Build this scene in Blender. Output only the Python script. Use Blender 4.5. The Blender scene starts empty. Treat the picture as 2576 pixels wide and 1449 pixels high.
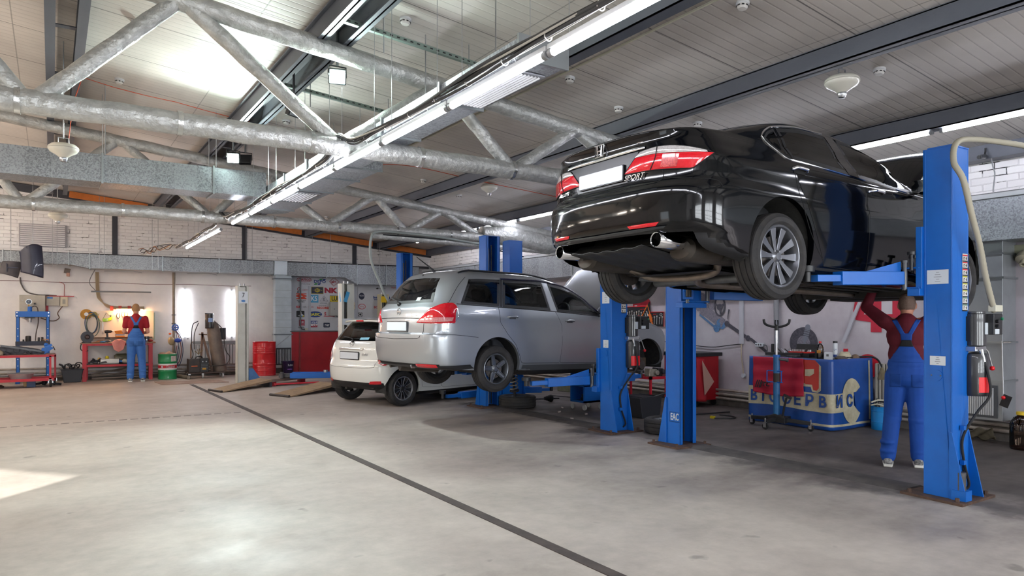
import bpy, bmesh, math, random
from mathutils import Vector as V, Matrix, Euler, noise
from mathutils.bvhtree import BVHTree
random.seed(7)
PI=math.pi
SC=bpy.context.scene
COL=SC.collection
# ------------------------------------------------------------------ colours / materials
def hx(h):
    h=h.lstrip('#'); r=[]
    for i in (0,2,4):
        c=int(h[i:i+2],16)/255.
        r.append(c/12.92 if c<=.04045 else ((c+.055)/1.055)**2.4)
    return (r[0],r[1],r[2],1.)
MATS={}
def nd(nt,t,**kw):
    n=nt.nodes.new(t)
    for k,v in kw.items():
        if hasattr(n,k): setattr(n,k,v)
        else: n.inputs[k.replace('_',' ')].default_value=v
    return n
def M(name,col='#808080',rough=.5,metal=0.,var=0.,vscale=4.,var2=None,bump=0.,bscale=40.,coat=0.,emit=None,estr=0.,stretch=(1,1,1),spec=.5,aniso=None,rvar=0.,bdist=.01):
    """principled material; var mixes the colour with var2 (or a darker tone) by noise; bump adds a noise relief"""
    if name in MATS: return MATS[name]
    m=bpy.data.materials.new(name); m.use_nodes=True
    nt=m.node_tree; b=nt.nodes['Principled BSDF']; L=nt.links.new
    c=hx(col); b.inputs['Base Color'].default_value=c
    b.inputs['Roughness'].default_value=rough; b.inputs['Metallic'].default_value=metal
    b.inputs['Specular IOR Level'].default_value=spec
    b.inputs['Coat Weight'].default_value=coat; b.inputs['Coat Roughness'].default_value=.03
    if emit:
        b.inputs['Emission Color'].default_value=hx(emit); b.inputs['Emission Strength'].default_value=estr
    if var or bump or rvar:
        tc=nd(nt,'ShaderNodeTexCoord'); mp=nd(nt,'ShaderNodeMapping'); mp.inputs['Scale'].default_value=stretch
        L(tc.outputs['Object'],mp.inputs['Vector'])
    if var or rvar:
        n=nd(nt,'ShaderNodeTexNoise'); n.inputs['Scale'].default_value=vscale; n.inputs['Detail'].default_value=6; n.inputs['Roughness'].default_value=.62
        L(mp.outputs[0],n.inputs['Vector'])
        r=nd(nt,'ShaderNodeMapRange'); r.inputs['From Min'].default_value=.38; r.inputs['From Max'].default_value=.66
        L(n.outputs['Fac'],r.inputs['Value'])
    if var:
        mul=nd(nt,'ShaderNodeMath',operation='MULTIPLY'); mul.inputs[1].default_value=var
        L(r.outputs[0],mul.inputs[0])
        mx=nd(nt,'ShaderNodeMix',data_type='RGBA'); mx.inputs[6].default_value=c
        mx.inputs[7].default_value=hx(var2) if var2 else tuple(x*.45 for x in c[:3])+(1,)
        L(mul.outputs[0],mx.inputs[0]); L(mx.outputs[2],b.inputs['Base Color'])
    if rvar:
        rr=nd(nt,'ShaderNodeMath',operation='MULTIPLY_ADD'); rr.inputs[1].default_value=rvar; rr.inputs[2].default_value=rough
        L(r.outputs[0],rr.inputs[0]); L(rr.outputs[0],b.inputs['Roughness'])
    if bump:
        n2=nd(nt,'ShaderNodeTexNoise'); n2.inputs['Scale'].default_value=bscale; n2.inputs['Detail'].default_value=6
        L(mp.outputs[0],n2.inputs['Vector'])
        bp=nd(nt,'ShaderNodeBump'); bp.inputs['Strength'].default_value=bump; bp.inputs['Distance'].default_value=bdist
        L(n2.outputs['Fac'],bp.inputs['Height']); L(bp.outputs[0],b.inputs['Normal'])
    MATS[name]=m; return m
def MG(name,tint='#ffffff',refl=1.0,rough=.0):
    """window glass: tinted see-through plus mirror by fresnel"""
    if name in MATS: return MATS[name]
    m=bpy.data.materials.new(name); m.use_nodes=True; nt=m.node_tree; nt.nodes.clear(); L=nt.links.new
    o=nd(nt,'ShaderNodeOutputMaterial'); t=nd(nt,'ShaderNodeBsdfTransparent'); g=nd(nt,'ShaderNodeBsdfGlossy')
    t.inputs['Color'].default_value=hx(tint); g.inputs['Roughness'].default_value=rough; g.inputs['Color'].default_value=(1,1,1,1)
    f=nd(nt,'ShaderNodeFresnel'); f.inputs['IOR'].default_value=1.5
    mu=nd(nt,'ShaderNodeMath',operation='MULTIPLY'); mu.inputs[1].default_value=refl
    x=nd(nt,'ShaderNodeMixShader'); L(f.outputs[0],mu.inputs[0]); L(mu.outputs[0],x.inputs[0]); L(t.outputs[0],x.inputs[1]); L(g.outputs[0],x.inputs[2]); L(x.outputs[0],o.inputs[0])
    MATS[name]=m; return m
# ------------------------------------------------------------------ mesh builder
class MB:
    def __init__(s): s.v=[]; s.f=[]
    def add(s,vs,fs):
        o=len(s.v); s.v+= [tuple(v) for v in vs]; s.f+=[tuple(i+o for i in f) for f in fs]; return s
    def box(s,c,d,rot=None):
        """c centre, d full size"""
        x,y,z=[k/2. for k in d]
        vs=[V((i,j,k)) for i in (-x,x) for j in (-y,y) for k in (-z,z)]
        if rot is not None:
            R=Euler(rot).to_matrix() if not isinstance(rot,Matrix) else rot
            vs=[R@v for v in vs]
        c=V(c)
        return s.add([v+c for v in vs],[(0,1,3,2),(4,6,7,5),(0,4,5,1),(2,3,7,6),(0,2,6,4),(1,5,7,3)])
    def bb(s,x0,x1,y0,y1,z0,z1): return s.box(((x0+x1)/2,(y0+y1)/2,(z0+z1)/2),(abs(x1-x0),abs(y1-y0),abs(z1-z0)))
    def beam(s,a,b,w,h,up=(0,0,1)):
        """bar of rectangular section from a to b, h along up"""
        a,b=V(a),V(b); d=(b-a); L=d.length; d.normalize(); u=V(up); sd=d.cross(u)
        if sd.length<1e-5: sd=d.cross(V((1,0,0)))
        sd.normalize(); u=sd.cross(d)
        R=Matrix((d,sd,u)).transposed()
        return s.box((a+b)/2,(L,w,h),R)
    def tube(s,pts,r,n=10,cap=True,closed=False):
        P=[V(p) for p in pts]; N=len(P)
        rs=r if isinstance(r,(list,tuple)) else [r]*N
        T=[]
        for i in range(N):
            a=P[i-1] if (i>0 or closed) else P[i]; b=P[(i+1)%N] if (i<N-1 or closed) else P[i]
            t=(b-a); T.append(t.normalized() if t.length>1e-9 else V((0,0,1)))
        up=V((0,0,1)) if abs(T[0].z)<.9 else V((1,0,0))
        nrm=(up-T[0]*up.dot(T[0])).normalized(); vs=[]
        for i in range(N):
            nrm=(nrm-T[i]*nrm.dot(T[i]))
            nrm=nrm.normalized() if nrm.length>1e-6 else V((1,0,0))
            bn=T[i].cross(nrm)
            for k in range(n):
                a=2*PI*k/n; vs.append(P[i]+(nrm*math.cos(a)+bn*math.sin(a))*rs[i])
        fs=[]
        for i in range(N if closed else N-1):
            j=(i+1)%N
            for k in range(n):
                l=(k+1)%n; fs.append((i*n+k,i*n+l,j*n+l,j*n+k))
        if cap and not closed:
            fs.append(tuple(range(n-1,-1,-1))); fs.append(tuple((N-1)*n+k for k in range(n)))
        return s.add(vs,fs)
    def cyl(s,a,b,r,r2=None,n=20): return s.tube([a,b],[r,r if r2 is None else r2],n)
    def lathe(s,prof,c=(0,0,0),axis='z',n=32,closed=False):
        """prof list of (radius, height)"""
        vs=[];m=len(prof)
        for k in range(n):
            a=2*PI*k/n; ca,sa=math.cos(a),math.sin(a)
            for r,h in prof:
                p=(r*ca,r*sa,h)
                if axis=='x': p=(h,r*ca,r*sa)
                elif axis=='y': p=(r*sa,h,r*ca)
                vs.append((p[0]+c[0],p[1]+c[1],p[2]+c[2]))
        fs=[]
        for k in range(n):
            l=(k+1)%n
            for i in range(m if closed else m-1):
                j=(i+1)%m; fs.append((k*m+i,l*m+i,l*m+j,k*m+j))
        return s.add(vs,fs)
    def prism(s,poly,t0,t1,plane='xz'):
        """2-D outline extruded; plane xz -> along y, xy -> along z, yz -> along x"""
        n=len(poly)
        def mk(p,t): return {'xz':(p[0],t,p[1]),'xy':(p[0],p[1],t),'yz':(t,p[0],p[1])}[plane]
        vs=[mk(p,t0) for p in poly]+[mk(p,t1) for p in poly]
        fs=[tuple(range(n)),tuple(range(2*n-1,n-1,-1))]+[(i,i+n,(i+1)%n+n,(i+1)%n) for i in range(n)]
        return s.add(vs,fs)
    def grid(s,fn,nu,nv):
        vs=[fn(i/(nu-1.),j/(nv-1.)) for j in range(nv) for i in range(nu)]
        return s.add(vs,[(j*nu+i,j*nu+i+1,(j+1)*nu+i+1,(j+1)*nu+i) for j in range(nv-1) for i in range(nu-1)])
    def sph(s,c,r,n=16,sc=(1,1,1)):
        m=max(6,n//2); vs=[];fs=[]
        for i in range(m+1):
            for k in range(n):
                a=PI*i/m;b=2*PI*k/n
                vs.append((c[0]+r*sc[0]*math.sin(a)*math.cos(b),c[1]+r*sc[1]*math.sin(a)*math.sin(b),c[2]+r*sc[2]*math.cos(a)))
        for i in range(m):
            for k in range(n):
                l=(k+1)%n; fs.append((i*n+k,(i+1)*n+k,(i+1)*n+l,i*n+l))
        return s.add(vs,fs)
    def torus(s,c,R,r,axis='z',n=28,m=8):
        pts=[]
        for k in range(n):
            a=2*PI*k/n; p={'z':(R*math.cos(a),R*math.sin(a),0),'x':(0,R*math.cos(a),R*math.sin(a)),'y':(R*math.cos(a),0,R*math.sin(a))}[axis]
            pts.append((p[0]+c[0],p[1]+c[1],p[2]+c[2]))
        return s.tube(pts,r,m,closed=True)
    def xf(s,mat,start=0):
        s.v=s.v[:start]+[tuple(mat@V(v)) for v in s.v[start:]]; return s
    def mesh(s,name,angle=40):
        me=bpy.data.meshes.new(name); me.from_pydata(s.v,[],s.f); me.update()
        bm=bmesh.new(); bm.from_mesh(me); bmesh.ops.remove_doubles(bm,verts=bm.verts,dist=1e-6); bmesh.ops.recalc_face_normals(bm,faces=bm.faces); bm.to_mesh(me); bm.free()
        me.polygons.foreach_set('use_smooth',[True]*len(me.polygons))
        me.set_sharp_from_angle(angle=math.radians(angle)); return me
def obj(name,mb,mat,parent=None,bev=0,angle=40,seg=2,loc=None,rot=None,solid=0,sub=0):
    me=mb.mesh(name,angle) if isinstance(mb,MB) else mb
    if mat and not me.materials: me.materials.append(mat)
    o=bpy.data.objects.new(name,me); COL.objects.link(o)
    if parent is not None: o.parent=parent
    if loc is not None: o.location=loc
    if rot is not None: o.rotation_euler=rot
    if solid:
        m=o.modifiers.new('s','SOLIDIFY'); m.thickness=solid; m.offset=-1
    if bev:
        m=o.modifiers.new('b','BEVEL'); m.width=bev; m.segments=seg; m.limit_method='ANGLE'; m.angle_limit=math.radians(35); m.harden_normals=True
    if sub:
        m=o.modifiers.new('u','SUBSURF'); m.levels=sub; m.render_levels=sub
    return o
def tag(o,label=None,cat=None,group=None,kind=None):
    if label: o['label']=label
    if cat: o['category']=cat
    if group: o['group']=group
    if kind: o['kind']=kind
    return o
def thing(name,label,cat,loc=(0,0,0),rz=0,group=None,rot=None):
    o=bpy.data.objects.new(name,None); COL.objects.link(o); o.location=loc; o.rotation_euler=rot or (0,0,rz); o.empty_display_size=.1
    return tag(o,label,cat,group)
def one(name,mb,mat,label,cat,group=None,**kw): return tag(obj(name,mb,mat,**kw),label,cat,group)
def struct(name,mb,mat,parent=None,**kw): return tag(obj(name,mb,mat,parent,**kw),kind='structure')
KIDS={}
def dup(o,loc=None,rz=None,label=None,group=None,parent=None,rot=None):
    c=o.copy(); COL.objects.link(c)
    if parent is not None: c.parent=parent
    if loc is not None: c.location=loc
    if rz is not None: c.rotation_euler=(0,0,rz)
    if rot is not None: c.rotation_euler=rot
    if label: c['label']=label
    if group: c['group']=group
    for k in list(SC.objects):
        if k.parent==o: dup(k,parent=c)
    return c
def text(name,s,size,mat,parent=None,loc=(0,0,0),rot=(0,0,0),ext=.001,align='CENTER',sx=1.,shear=0.,bold=0.,sp=1.):
    c=bpy.data.curves.new(name,'FONT'); c.body=s; c.size=size; c.extrude=ext; c.align_x=align; c.align_y='CENTER'; c.shear=shear; c.offset=bold; c.resolution_u=3; c.space_character=sp
    t=bpy.data.objects.new(name,c); COL.objects.link(t)
    bpy.context.view_layer.update()
    me=bpy.data.meshes.new_from_object(t.evaluated_get(bpy.context.evaluated_depsgraph_get()))
    bpy.data.objects.remove(t); bpy.data.curves.remove(c)
    me.name=name; me.materials.clear(); me.materials.append(mat)
    o=bpy.data.objects.new(name,me); COL.objects.link(o)
    if parent is not None: o.parent=parent
    o.location=loc; o.rotation_euler=rot; o.scale=(sx,1,1); return o
def rrect(w,h,r,n=5,cx=0,cy=0):
    p=[]
    for (x,y,a0) in ((w/2-r,h/2-r,0),(-w/2+r,h/2-r,90),(-w/2+r,-h/2+r,180),(w/2-r,-h/2+r,270)):
        for k in range(n+1):
            a=math.radians(a0+90.*k/n); p.append((cx+x+r*math.cos(a),cy+y+r*math.sin(a)))
    return p
def spline(pts,n=8,closed=False):
    P=[V(p) for p in pts]; N=len(P); out=[]
    for i in range(N if closed else N-1):
        p0=P[i-1] if (i>0 or closed) else P[i]*2-P[i+1]; p1=P[i]; p2=P[(i+1)%N]; p3=P[(i+2)%N] if (i+2<N or closed) else p2*2-p1
        for k in range(n):
            t=k/float(n); out.append(.5*((2*p1)+(p2-p0)*t+(2*p0-5*p1+4*p2-p3)*t*t+(3*p1-p0-3*p2+p3)*t**3))
    if not closed: out.append(P[-1])
    return out
def pchip(xs,ys):
    n=len(xs); h=[xs[i+1]-xs[i] for i in range(n-1)]; d=[(ys[i+1]-ys[i])/h[i] for i in range(n-1)]; m=[0]*n
    for i in range(1,n-1):
        if d[i-1]*d[i]>0:
            w1=2*h[i]+h[i-1]; w2=h[i]+2*h[i-1]; m[i]=(w1+w2)/(w1/d[i-1]+w2/d[i])
    m[0]=d[0]; m[-1]=d[-1]
    def f(x):
        if x<=xs[0]: return ys[0]
        if x>=xs[-1]: return ys[-1]
        i=0
        while x>xs[i+1]: i+=1
        t=(x-xs[i])/h[i]
        return (1+2*t)*(1-t)**2*ys[i]+t*(1-t)**2*h[i]*m[i]+t*t*(3-2*t)*ys[i+1]+t*t*(t-1)*h[i]*m[i+1]
    return f
# ------------------------------------------------------------------ car bodies: horizontal outlines lofted upward, features laid on the surface
class Car:
    """local frame: origin rear axle centre, x forward, y left, z up. rows: (z, x_rear, x_front, half width, rear corner, front corner)"""
    def __init__(s,rows,ztop,nz=84,nr=2.5,nf=2.4,nc=15,ns=104):
        zs=[r[0] for r in rows]
        s.fr,s.ff,s.fw,s.lr,s.lf=[pchip(zs,[r[i] for r in rows]) for i in (1,2,3,4,5)]
        s.nr,s.nf,s.nc,s.ns=nr,nf,nc,ns; s.z0,s.z1=zs[0],zs[-1]
        N=3000; acc=[0]; pz=s.z0
        for i in range(1,N+1):
            z=s.z0+(s.z1-s.z0)*i/N
            acc.append(acc[-1]+abs(z-pz)+.5*abs(s.fr(z)-s.fr(pz))+.35*abs(s.ff(z)-s.ff(pz))+1.*abs(s.fw(z)-s.fw(pz))); pz=z
        s.zz=[];k=0
        for i in range(nz):
            t=acc[-1]*i/(nz-1)
            while acc[k]<t-1e-9 and k<N: k+=1
            s.zz.append(s.z0+(s.z1-s.z0)*k/N)
        mb=MB(); n=len(s.half(s.z0)); rows_=[]
        for z in s.zz:
            h=s.half(z); full=[(x,-y) for x,y in h]+[(x,y) for x,y in reversed(h[1:-1])]
            rows_.append(full)
        m=len(rows_[0])
        vs=[(x,y,z) for z,rw in zip(s.zz,rows_) for x,y in rw]
        fs=[(j*m+i,j*m+(i+1)%m,(j+1)*m+(i+1)%m,(j+1)*m+i) for j in range(nz-1) for i in range(m)]
        fs.append(tuple((nz-1)*m+i for i in range(m)))
        mb.add(vs,fs); s.mb=mb
        s.bvh=BVHTree.FromPolygons([V(v) for v in vs],fs)
    def half(s,z):
        """outline of one half from the rear centre to the front centre, y>=0"""
        xr,xf,W,Lr,Lf=s.fr(z),s.ff(z),max(s.fw(z),.01),s.lr(z),s.lf(z)
        mid=(xr+xf)/2; Lr=min(Lr,mid-xr-.02); Lf=min(Lf,xf-mid-.02); out=[]
        def cap(x0,L,n,sg):
            r=[]
            for k in range(s.nc+1):
                a=PI/2*k/s.nc; r.append((x0+sg*L*(1-math.cos(a)**(2./n)),W*math.sin(a)**(2./n)))
            return r
        a=cap(xr,Lr,s.nr,1); b=cap(xf,Lf,s.nf,-1); b.reverse()
        x0,x1=xr+Lr,xf-Lf
        side=[(x0+(x1-x0)*k/s.ns,W) for k in range(1,s.ns)]
        return a+side+b
    def hit(s,o,d):
        h=s.bvh.ray_cast(V(o),V(d).normalized())
        if h[0] is None: return None
        n=h[1]
        if n.dot(V(d))>0: n=-n
        return h[0],n
    def side(s,x,z,sg=-1):
        """surface point at (x,z) seen from the side; sg -1 is the right-hand side"""
        h=s.hit((x,sg*3,z),(0,-sg,0)); return h if h else (V((x,sg*s.fw(z),z)),V((0,sg,0)))
    def rear(s,y,z):
        h=s.hit((-6,y,z),(1,0,0)); return h if h else (V((s.fr(z),y,z)),V((-1,0,0)))
    def front(s,y,z):
        h=s.hit((9,y,z),(-1,0,0)); return h if h else (V((s.ff(z),y,z)),V((1,0,0)))
    def top(s,x,y):
        h=s.hit((x,y,5),(0,0,-1)); return h if h else (V((x,y,s.z1)),V((0,0,1)))
    def wrap(s,p,z,sg=-1):
        """p metres around the body from the rear centre line at height z"""
        h=s.half(z); acc=0
        for i in range(1,len(h)):
            l=math.dist(h[i],h[i-1])
            if acc+l>=p or i==len(h)-1:
                t=(p-acc)/l if l else 0; x=h[i-1][0]+(h[i][0]-h[i-1][0])*t; y=h[i-1][1]+(h[i][1]-h[i-1][1])*t
                tx,ty=(h[i][0]-h[i-1][0])/max(l,1e-6),(h[i][1]-h[i-1][1])/max(l,1e-6)
                return V((x,sg*y,z)),V((-ty,sg*tx,0))
            acc+=l
    def cutbody(s,arches,windows,thick=.05,zlow=.10,openb=None):
        """bmesh of the body: wheel arches opened (vertices slid onto the arch), window openings removed"""
        bm=bmesh.new(); me=s.mb.mesh('b'); bm.from_mesh(me); bpy.data.meshes.remove(me)
        for (ax,az,R) in arches:
            def D(v): return math.hypot(v.co.x-ax,v.co.z-az)
            cr=[]
            for e in list(bm.edges):
                a,b=e.verts
                if abs(a.co.y)<.45 or abs(b.co.y)<.45 or a.co.y*b.co.y<0: continue
                da,db=D(a)-R,D(b)-R
                if da*db<0 and min(abs(da),abs(db))>1e-5:
                    lo,hi=0.,1.
                    for _ in range(18):
                        t=(lo+hi)/2; p=a.co.lerp(b.co,t); dm=math.hypot(p.x-ax,p.z-az)-R
                        if dm*da>0: lo=t
                        else: hi=t
                    cr.append((e,a,(lo+hi)/2))
            nv=[bmesh.utils.edge_split(e,a,t)[1] for e,a,t in cr]
            bmesh.ops.connect_verts(bm,verts=nv)
            kill=[f for f in bm.faces if all(D(v)<=R+1e-3 and abs(v.co.y)>.42 for v in f.verts)]
            bmesh.ops.delete(bm,geom=kill,context='FACES')
            be=[e for e in bm.edges if e.is_boundary and all(abs(D(v)-R)<.03 and abs(v.co.y)>.5 for v in e.verts)]
            r=bmesh.ops.extrude_edge_only(bm,edges=be)
            for g in r['geom']:
                if isinstance(g,bmesh.types.BMVert): g.co.y-=math.copysign(thick,g.co.y)
        kill=set()
        for f in bm.faces:
            c=f.calc_center_median(); n=f.normal
            for kind,poly in windows:
                q={'side':(c.x,c.z),'rear':(c.y,c.z),'front':(c.y,c.z)}[kind]
                if kind=='side' and abs(n.y)<.45: continue
                if kind=='rear' and (c.x>s.xmid or n.x>-.12 or abs(n.y)>.75): continue
                if kind=='front' and (c.x<s.xmid or n.x<.12 or abs(n.y)>.75): continue
                ins=False; j=len(poly)-1
                for i in range(len(poly)):
                    (x1,y1),(x2,y2)=poly[i],poly[j]
                    if (y1>q[1])!=(y2>q[1]) and q[0]<(x2-x1)*(q[1]-y1)/(y2-y1)+x1: ins=not ins
                    j=i
                if ins: kill.add(f); break
        bmesh.ops.delete(bm,geom=list(kill),context='FACES')
        if openb:
            for co,no in (((0,openb[1],0),(0,1,0)),((0,-openb[1],0),(0,1,0)),((0,0,openb[0]),(0,0,1)),((openb[2],0,0),(1,0,0))):
                bmesh.ops.bisect_plane(bm,geom=[g for g in list(bm.verts)+list(bm.edges)+list(bm.faces)],plane_co=co,plane_no=no)
            bmesh.ops.delete(bm,geom=[f for f in bm.faces if (lambda c:c.z<openb[0] and abs(c.y)<openb[1] and c.x<openb[2])(f.calc_center_median())],context='FACES')
        for f in bm.faces:
            if f.calc_center_median().z<zlow and f.normal.z<-.3: f.material_index=1
        me=bpy.data.meshes.new('body'); bm.to_mesh(me); bm.free()
        me.polygons.foreach_set('use_smooth',[True]*len(me.polygons)); me.set_sharp_from_angle(angle=math.radians(50)); return me
CARS={}
def midpoly(lo,inn): return [((a[0]+c[0])/2,(a[1]+c[1])/2) for a,c in zip(lo,inn)]
def respl(pts,n,smooth=True):
    """n points spread evenly along a 2-D polyline"""
    P=[V((p[0],p[1],0)) for p in pts]
    if smooth and len(P)>2: P=spline(P,6)
    L=[0]
    for i in range(1,len(P)): L.append(L[-1]+(P[i]-P[i-1]).length)
    out=[];k=0
    for i in range(n):
        t=L[-1]*i/(n-1)
        while k<len(P)-2 and L[k+1]<t: k+=1
        d=L[k+1]-L[k]; q=P[k].lerp(P[k+1],(t-L[k])/d if d else 0); out.append((q.x,q.y))
    return out
def patch(fn,bot,topl,nu=14,nv=8,off=.003,smooth=True,bulge=0):
    """surface strip between two 2-D lines, mapped through fn(a,b)->(point,normal)"""
    A=respl(bot,nu,smooth);B=respl(topl,nu,smooth);mb=MB(); vs=[]
    for j in range(nv):
        t=j/(nv-1.)
        for i in range(nu):
            a=A[i][0]*(1-t)+B[i][0]*t; b=A[i][1]*(1-t)+B[i][1]*t
            p,n=fn(a,b); e=off+bulge*max(0,math.sin(PI*t))**.5*max(0,math.sin(PI*i/(nu-1.)))**.5 if bulge else off
            vs.append(p+n*e)
    mb.add(vs,[(j*nu+i,j*nu+i+1,(j+1)*nu+i+1,(j+1)*nu+i) for j in range(nv-1) for i in range(nu-1)])
    return mb
def ring(fn,bot,topl,w,off=.002,nu=22):
    """band of width w just inside the outline bot/topl"""
    A=respl(bot,nu);B=respl(topl,nu); loop=A+[(A[-1][0]+(B[-1][0]-A[-1][0])*k/5.,A[-1][1]+(B[-1][1]-A[-1][1])*k/5.) for k in range(1,5)]+B[::-1]+[(B[0][0]+(A[0][0]-B[0][0])*k/5.,B[0][1]+(A[0][1]-B[0][1])*k/5.) for k in range(1,5)]
    n=len(loop); cx=sum(p[0] for p in loop)/n; cy=sum(p[1] for p in loop)/n; mb=MB(); vs=[]; inner=[]
    area=sum(loop[i][0]*loop[(i+1)%n][1]-loop[(i+1)%n][0]*loop[i][1] for i in range(n)); sg=1 if area>0 else -1
    for i in range(n):
        a,b=V(loop[i-1]+(0,)),V(loop[(i+1)%n]+(0,)); t=(b-a).normalized(); nn=V((-t.y,t.x,0))*sg
        inner.append((loop[i][0]+nn.x*w,loop[i][1]+nn.y*w))
    for q in loop+inner:
        p,m=fn(*q); vs.append(p+m*off)
    mb.add(vs,[(i,(i+1)%n,n+(i+1)%n,n+i) for i in range(n)])
    return mb,loop,inner
def line(fn,pts,r=.003,n=6,smooth=True,off=0,cnt=24,closed=False):
    P=respl(pts,cnt,smooth); q=[]
    for a,b in P:
        p,m=fn(a,b); q.append(p+m*off)
    return MB().tube(q,r,n,closed=closed)
def text_on(name,fn,a,z,s,size,mat,parent,off=.006,sx=1.,shear=0.,ext=.003,bold=0.):
    """lettering lying on the surface at (a,z)"""
    p,n=fn(a,z); n=n.normalized(); r=V((0,0,1)).cross(n).normalized(); u=n.cross(r)
    o=text(name,s,size,mat,parent,(0,0,0),(0,0,0),ext,sx=1.,shear=shear,bold=bold)
    R=Matrix((r,u,n)).transposed().to_4x4(); o.matrix_basis=Matrix.Translation(p+n*off)@R@Matrix.Diagonal((sx,1,1,1)); return o
def wheel(parent,name,c,R,w,rimR,style,side=-1,lab=None,rim_mat=None,dark=None):
    """tyre and rim as parts; side -1: the outer face looks to -y"""
    e=bpy.data.objects.new(name,None); COL.objects.link(e); e.parent=parent; e.location=c; e.empty_display_size=.1
    if side>0: e.rotation_euler=(0,0,PI)
    h=w/2; s=R-rimR
    prof=[(rimR,-h*.72),(rimR+.01,-h*.86),(rimR+.25*s,-h*.98),(rimR+.6*s,-h),(R-.03,-h*.9),(R-.009,-h*.78)]
    g=[-.62,-.24,.20,.58]
    for k in g: prof+=[(R-.001 if abs(k)<.3 else R-.004,h*(k-.045)),(R-.009,h*(k-.04)),(R-.009,h*(k+.04)),(R-.001 if abs(k)<.3 else R-.004,h*(k+.045))]
    prof+=[(R-.009,h*.78),(R-.03,h*.9),(rimR+.6*s,h),(rimR+.25*s,h*.98),(rimR+.01,h*.86),(rimR,h*.72)]
    mb=MB().lathe(prof,axis='y',n=72)
    t=obj('tire',mb,TYRE,e,angle=25)
    # rim barrel
    b=MB().lathe([(rimR+.004,-h*.74),(rimR+.004,-h*.80),(rimR-.012,-h*.80),(rimR-.02,-h*.6),(rimR-.035,-h*.2),(rimR-.04,h*.5),(rimR-.01,h*.7),(rimR+.004,h*.75)],axis='y',n=60)
    obj('rim_barrel',b,rim_mat,e,angle=35)
    d=MB().cyl((0,-h*.15,0),(0,-h*.02,0),rimR*.66,n=40); d.cyl((0,-.1*h,0),(0,h*.75,0),.07,n=20)
    obj('brake_disc',d,M('brake','#6b6562',.45,.8,var=.5,vscale=20),e)
    sp=MB(); y0=-h*.66; y1=-h*.52
    def spoke(a,r0,r1,w0,w1,t=.018,d0=0,d1=0,yi=None):
        ca,sa=math.cos(a),math.sin(a); pts=[]
        for (r,ww,dd,yy) in ((r0,w0,d0,y1 if yi is None else yi),((r0+r1)/2,(w0+w1)/2*.9,(d0+d1)/2,y1-.004),(r1,w1,d1,y0)):
            for sg in (-1,1):
                u=dd+sg*ww/2
                for k in (0,1): pts.append((r*ca-u*sa,yy+k*t,r*sa+u*ca))
        f=[]
        for i in (0,4):
            f+=[(i,i+2,i+6,i+4),(i+1,i+5,i+7,i+3),(i,i+4,i+5,i+1),(i+2,i+3,i+7,i+6)]
        sp.add(pts,f+[(0,1,3,2),(8,10,11,9)])
    rr=rimR-.006
    if style=='ten':
        for k in range(5):
            a=PI/2+2*PI*k/5
            for sg in (-1,1): spoke(a+sg*.12,.03,rr,.026,.070,d0=sg*.006,d1=sg*.040)
    elif style=='five':
        for k in range(5): 
            a=PI/2+.25+2*PI*k/5; spoke(a,.05,rr,.046,.030); 
            for sg in (-1,1): spoke(a,.06,rr,.012,.008,t=.026,d0=sg*.03,d1=sg*.02)
    else:
        for k in range(7):
            a=PI/2+2*PI*k/7; spoke(a,.045,rr,.03,.095); 
    spo=obj('spoke_star' if style!='seven' else 'spoke_star',sp,rim_mat if style!='seven' else dark,e,bev=.003)
    if style=='seven':
        ed=MB()
        for k in range(7):
            a=PI/2+2*PI*k/7
            for sg in (-1,1):
                q=[]
                for t in range(7):
                    r=.045+(rr-.045)*t/6.; u=sg*(.015+.032*(t/6.)**1.6); q.append((r*math.cos(a)-u*math.sin(a),y1+(y0-y1)*t/6.-.002,r*math.sin(a)+u*math.cos(a)))
                ed.tube(q,.0045,6)
        obj('polished_edge',ed,rim_mat,e)
    hb=MB().lathe([(0,-h*.52-.022),(.028,-h*.52-.02),(.034,-h*.52-.010),(.052,-h*.50-.002),(.060,-h*.44),(.062,0)],axis='y',n=28)
    obj('hub_cap',hb,rim_mat if style!='seven' else dark,e)
    nb=MB()
    for k in range(5):
        a=PI/2+2*PI*(k+.5)/5; nb.cyl(((.048)*math.cos(a),-h*.5-.010,.048*math.sin(a)),(.048*math.cos(a),-h*.4,.048*math.sin(a)),.009,n=8)
    obj('wheel_nuts',nb,M('steel','#b8babd',.25,1.),e)
    lip=MB().torus((0,-h*.77,0),rimR-.004,.008,axis='y',n=60,m=8); obj('rim_lip',lip,rim_mat if style!='seven' else MATS.get('alloy',rim_mat),e)
    if lab: e['label']=lab
    return e
TYRE=M('tyre','#222224',.75,var=.6,vscale=9,var2='#3f3b38',bump=.15,bscale=90)
ALLOY=M('alloy','#a9abb0',.3,.85)
ALLOY2=M('alloy_grey','#7d8187',.32,.9)
CHROME=M('chrome','#e8eaee',.08,1.)
STEEL=M('steel','#b8babd',.3,1.)
BLK=M('black_plastic','#17181b',.42,var=.3,vscale=8,var2='#2b2b2e')
RUB=M('black_rubber','#141416',.7)
GREYM=M('grey_metal','#6d6f72',.45,.7,var=.5,vscale=12)
DARKPIT=M('dark_cavity','#0b0b0c',.9)
WHITEP=M('white_plate','#cfd6dc',.4)
RED_L=M('red_lens','#c0061b',.12,coat=.6,var=.25,vscale=60,var2='#e8343c')
CLEAR_L=M('clear_lens','#c9c6c4',.12,.3,coat=1.,var=.5,vscale=70,var2='#8f8782')
GLASS_D=MG('dark_glass','#090a0b',1.1)
GLASS_M=MG('mid_glass','#6f7d78',1.3)
GLASS_S=MG('smoke_glass','#4a4d52',1.2)
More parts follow.
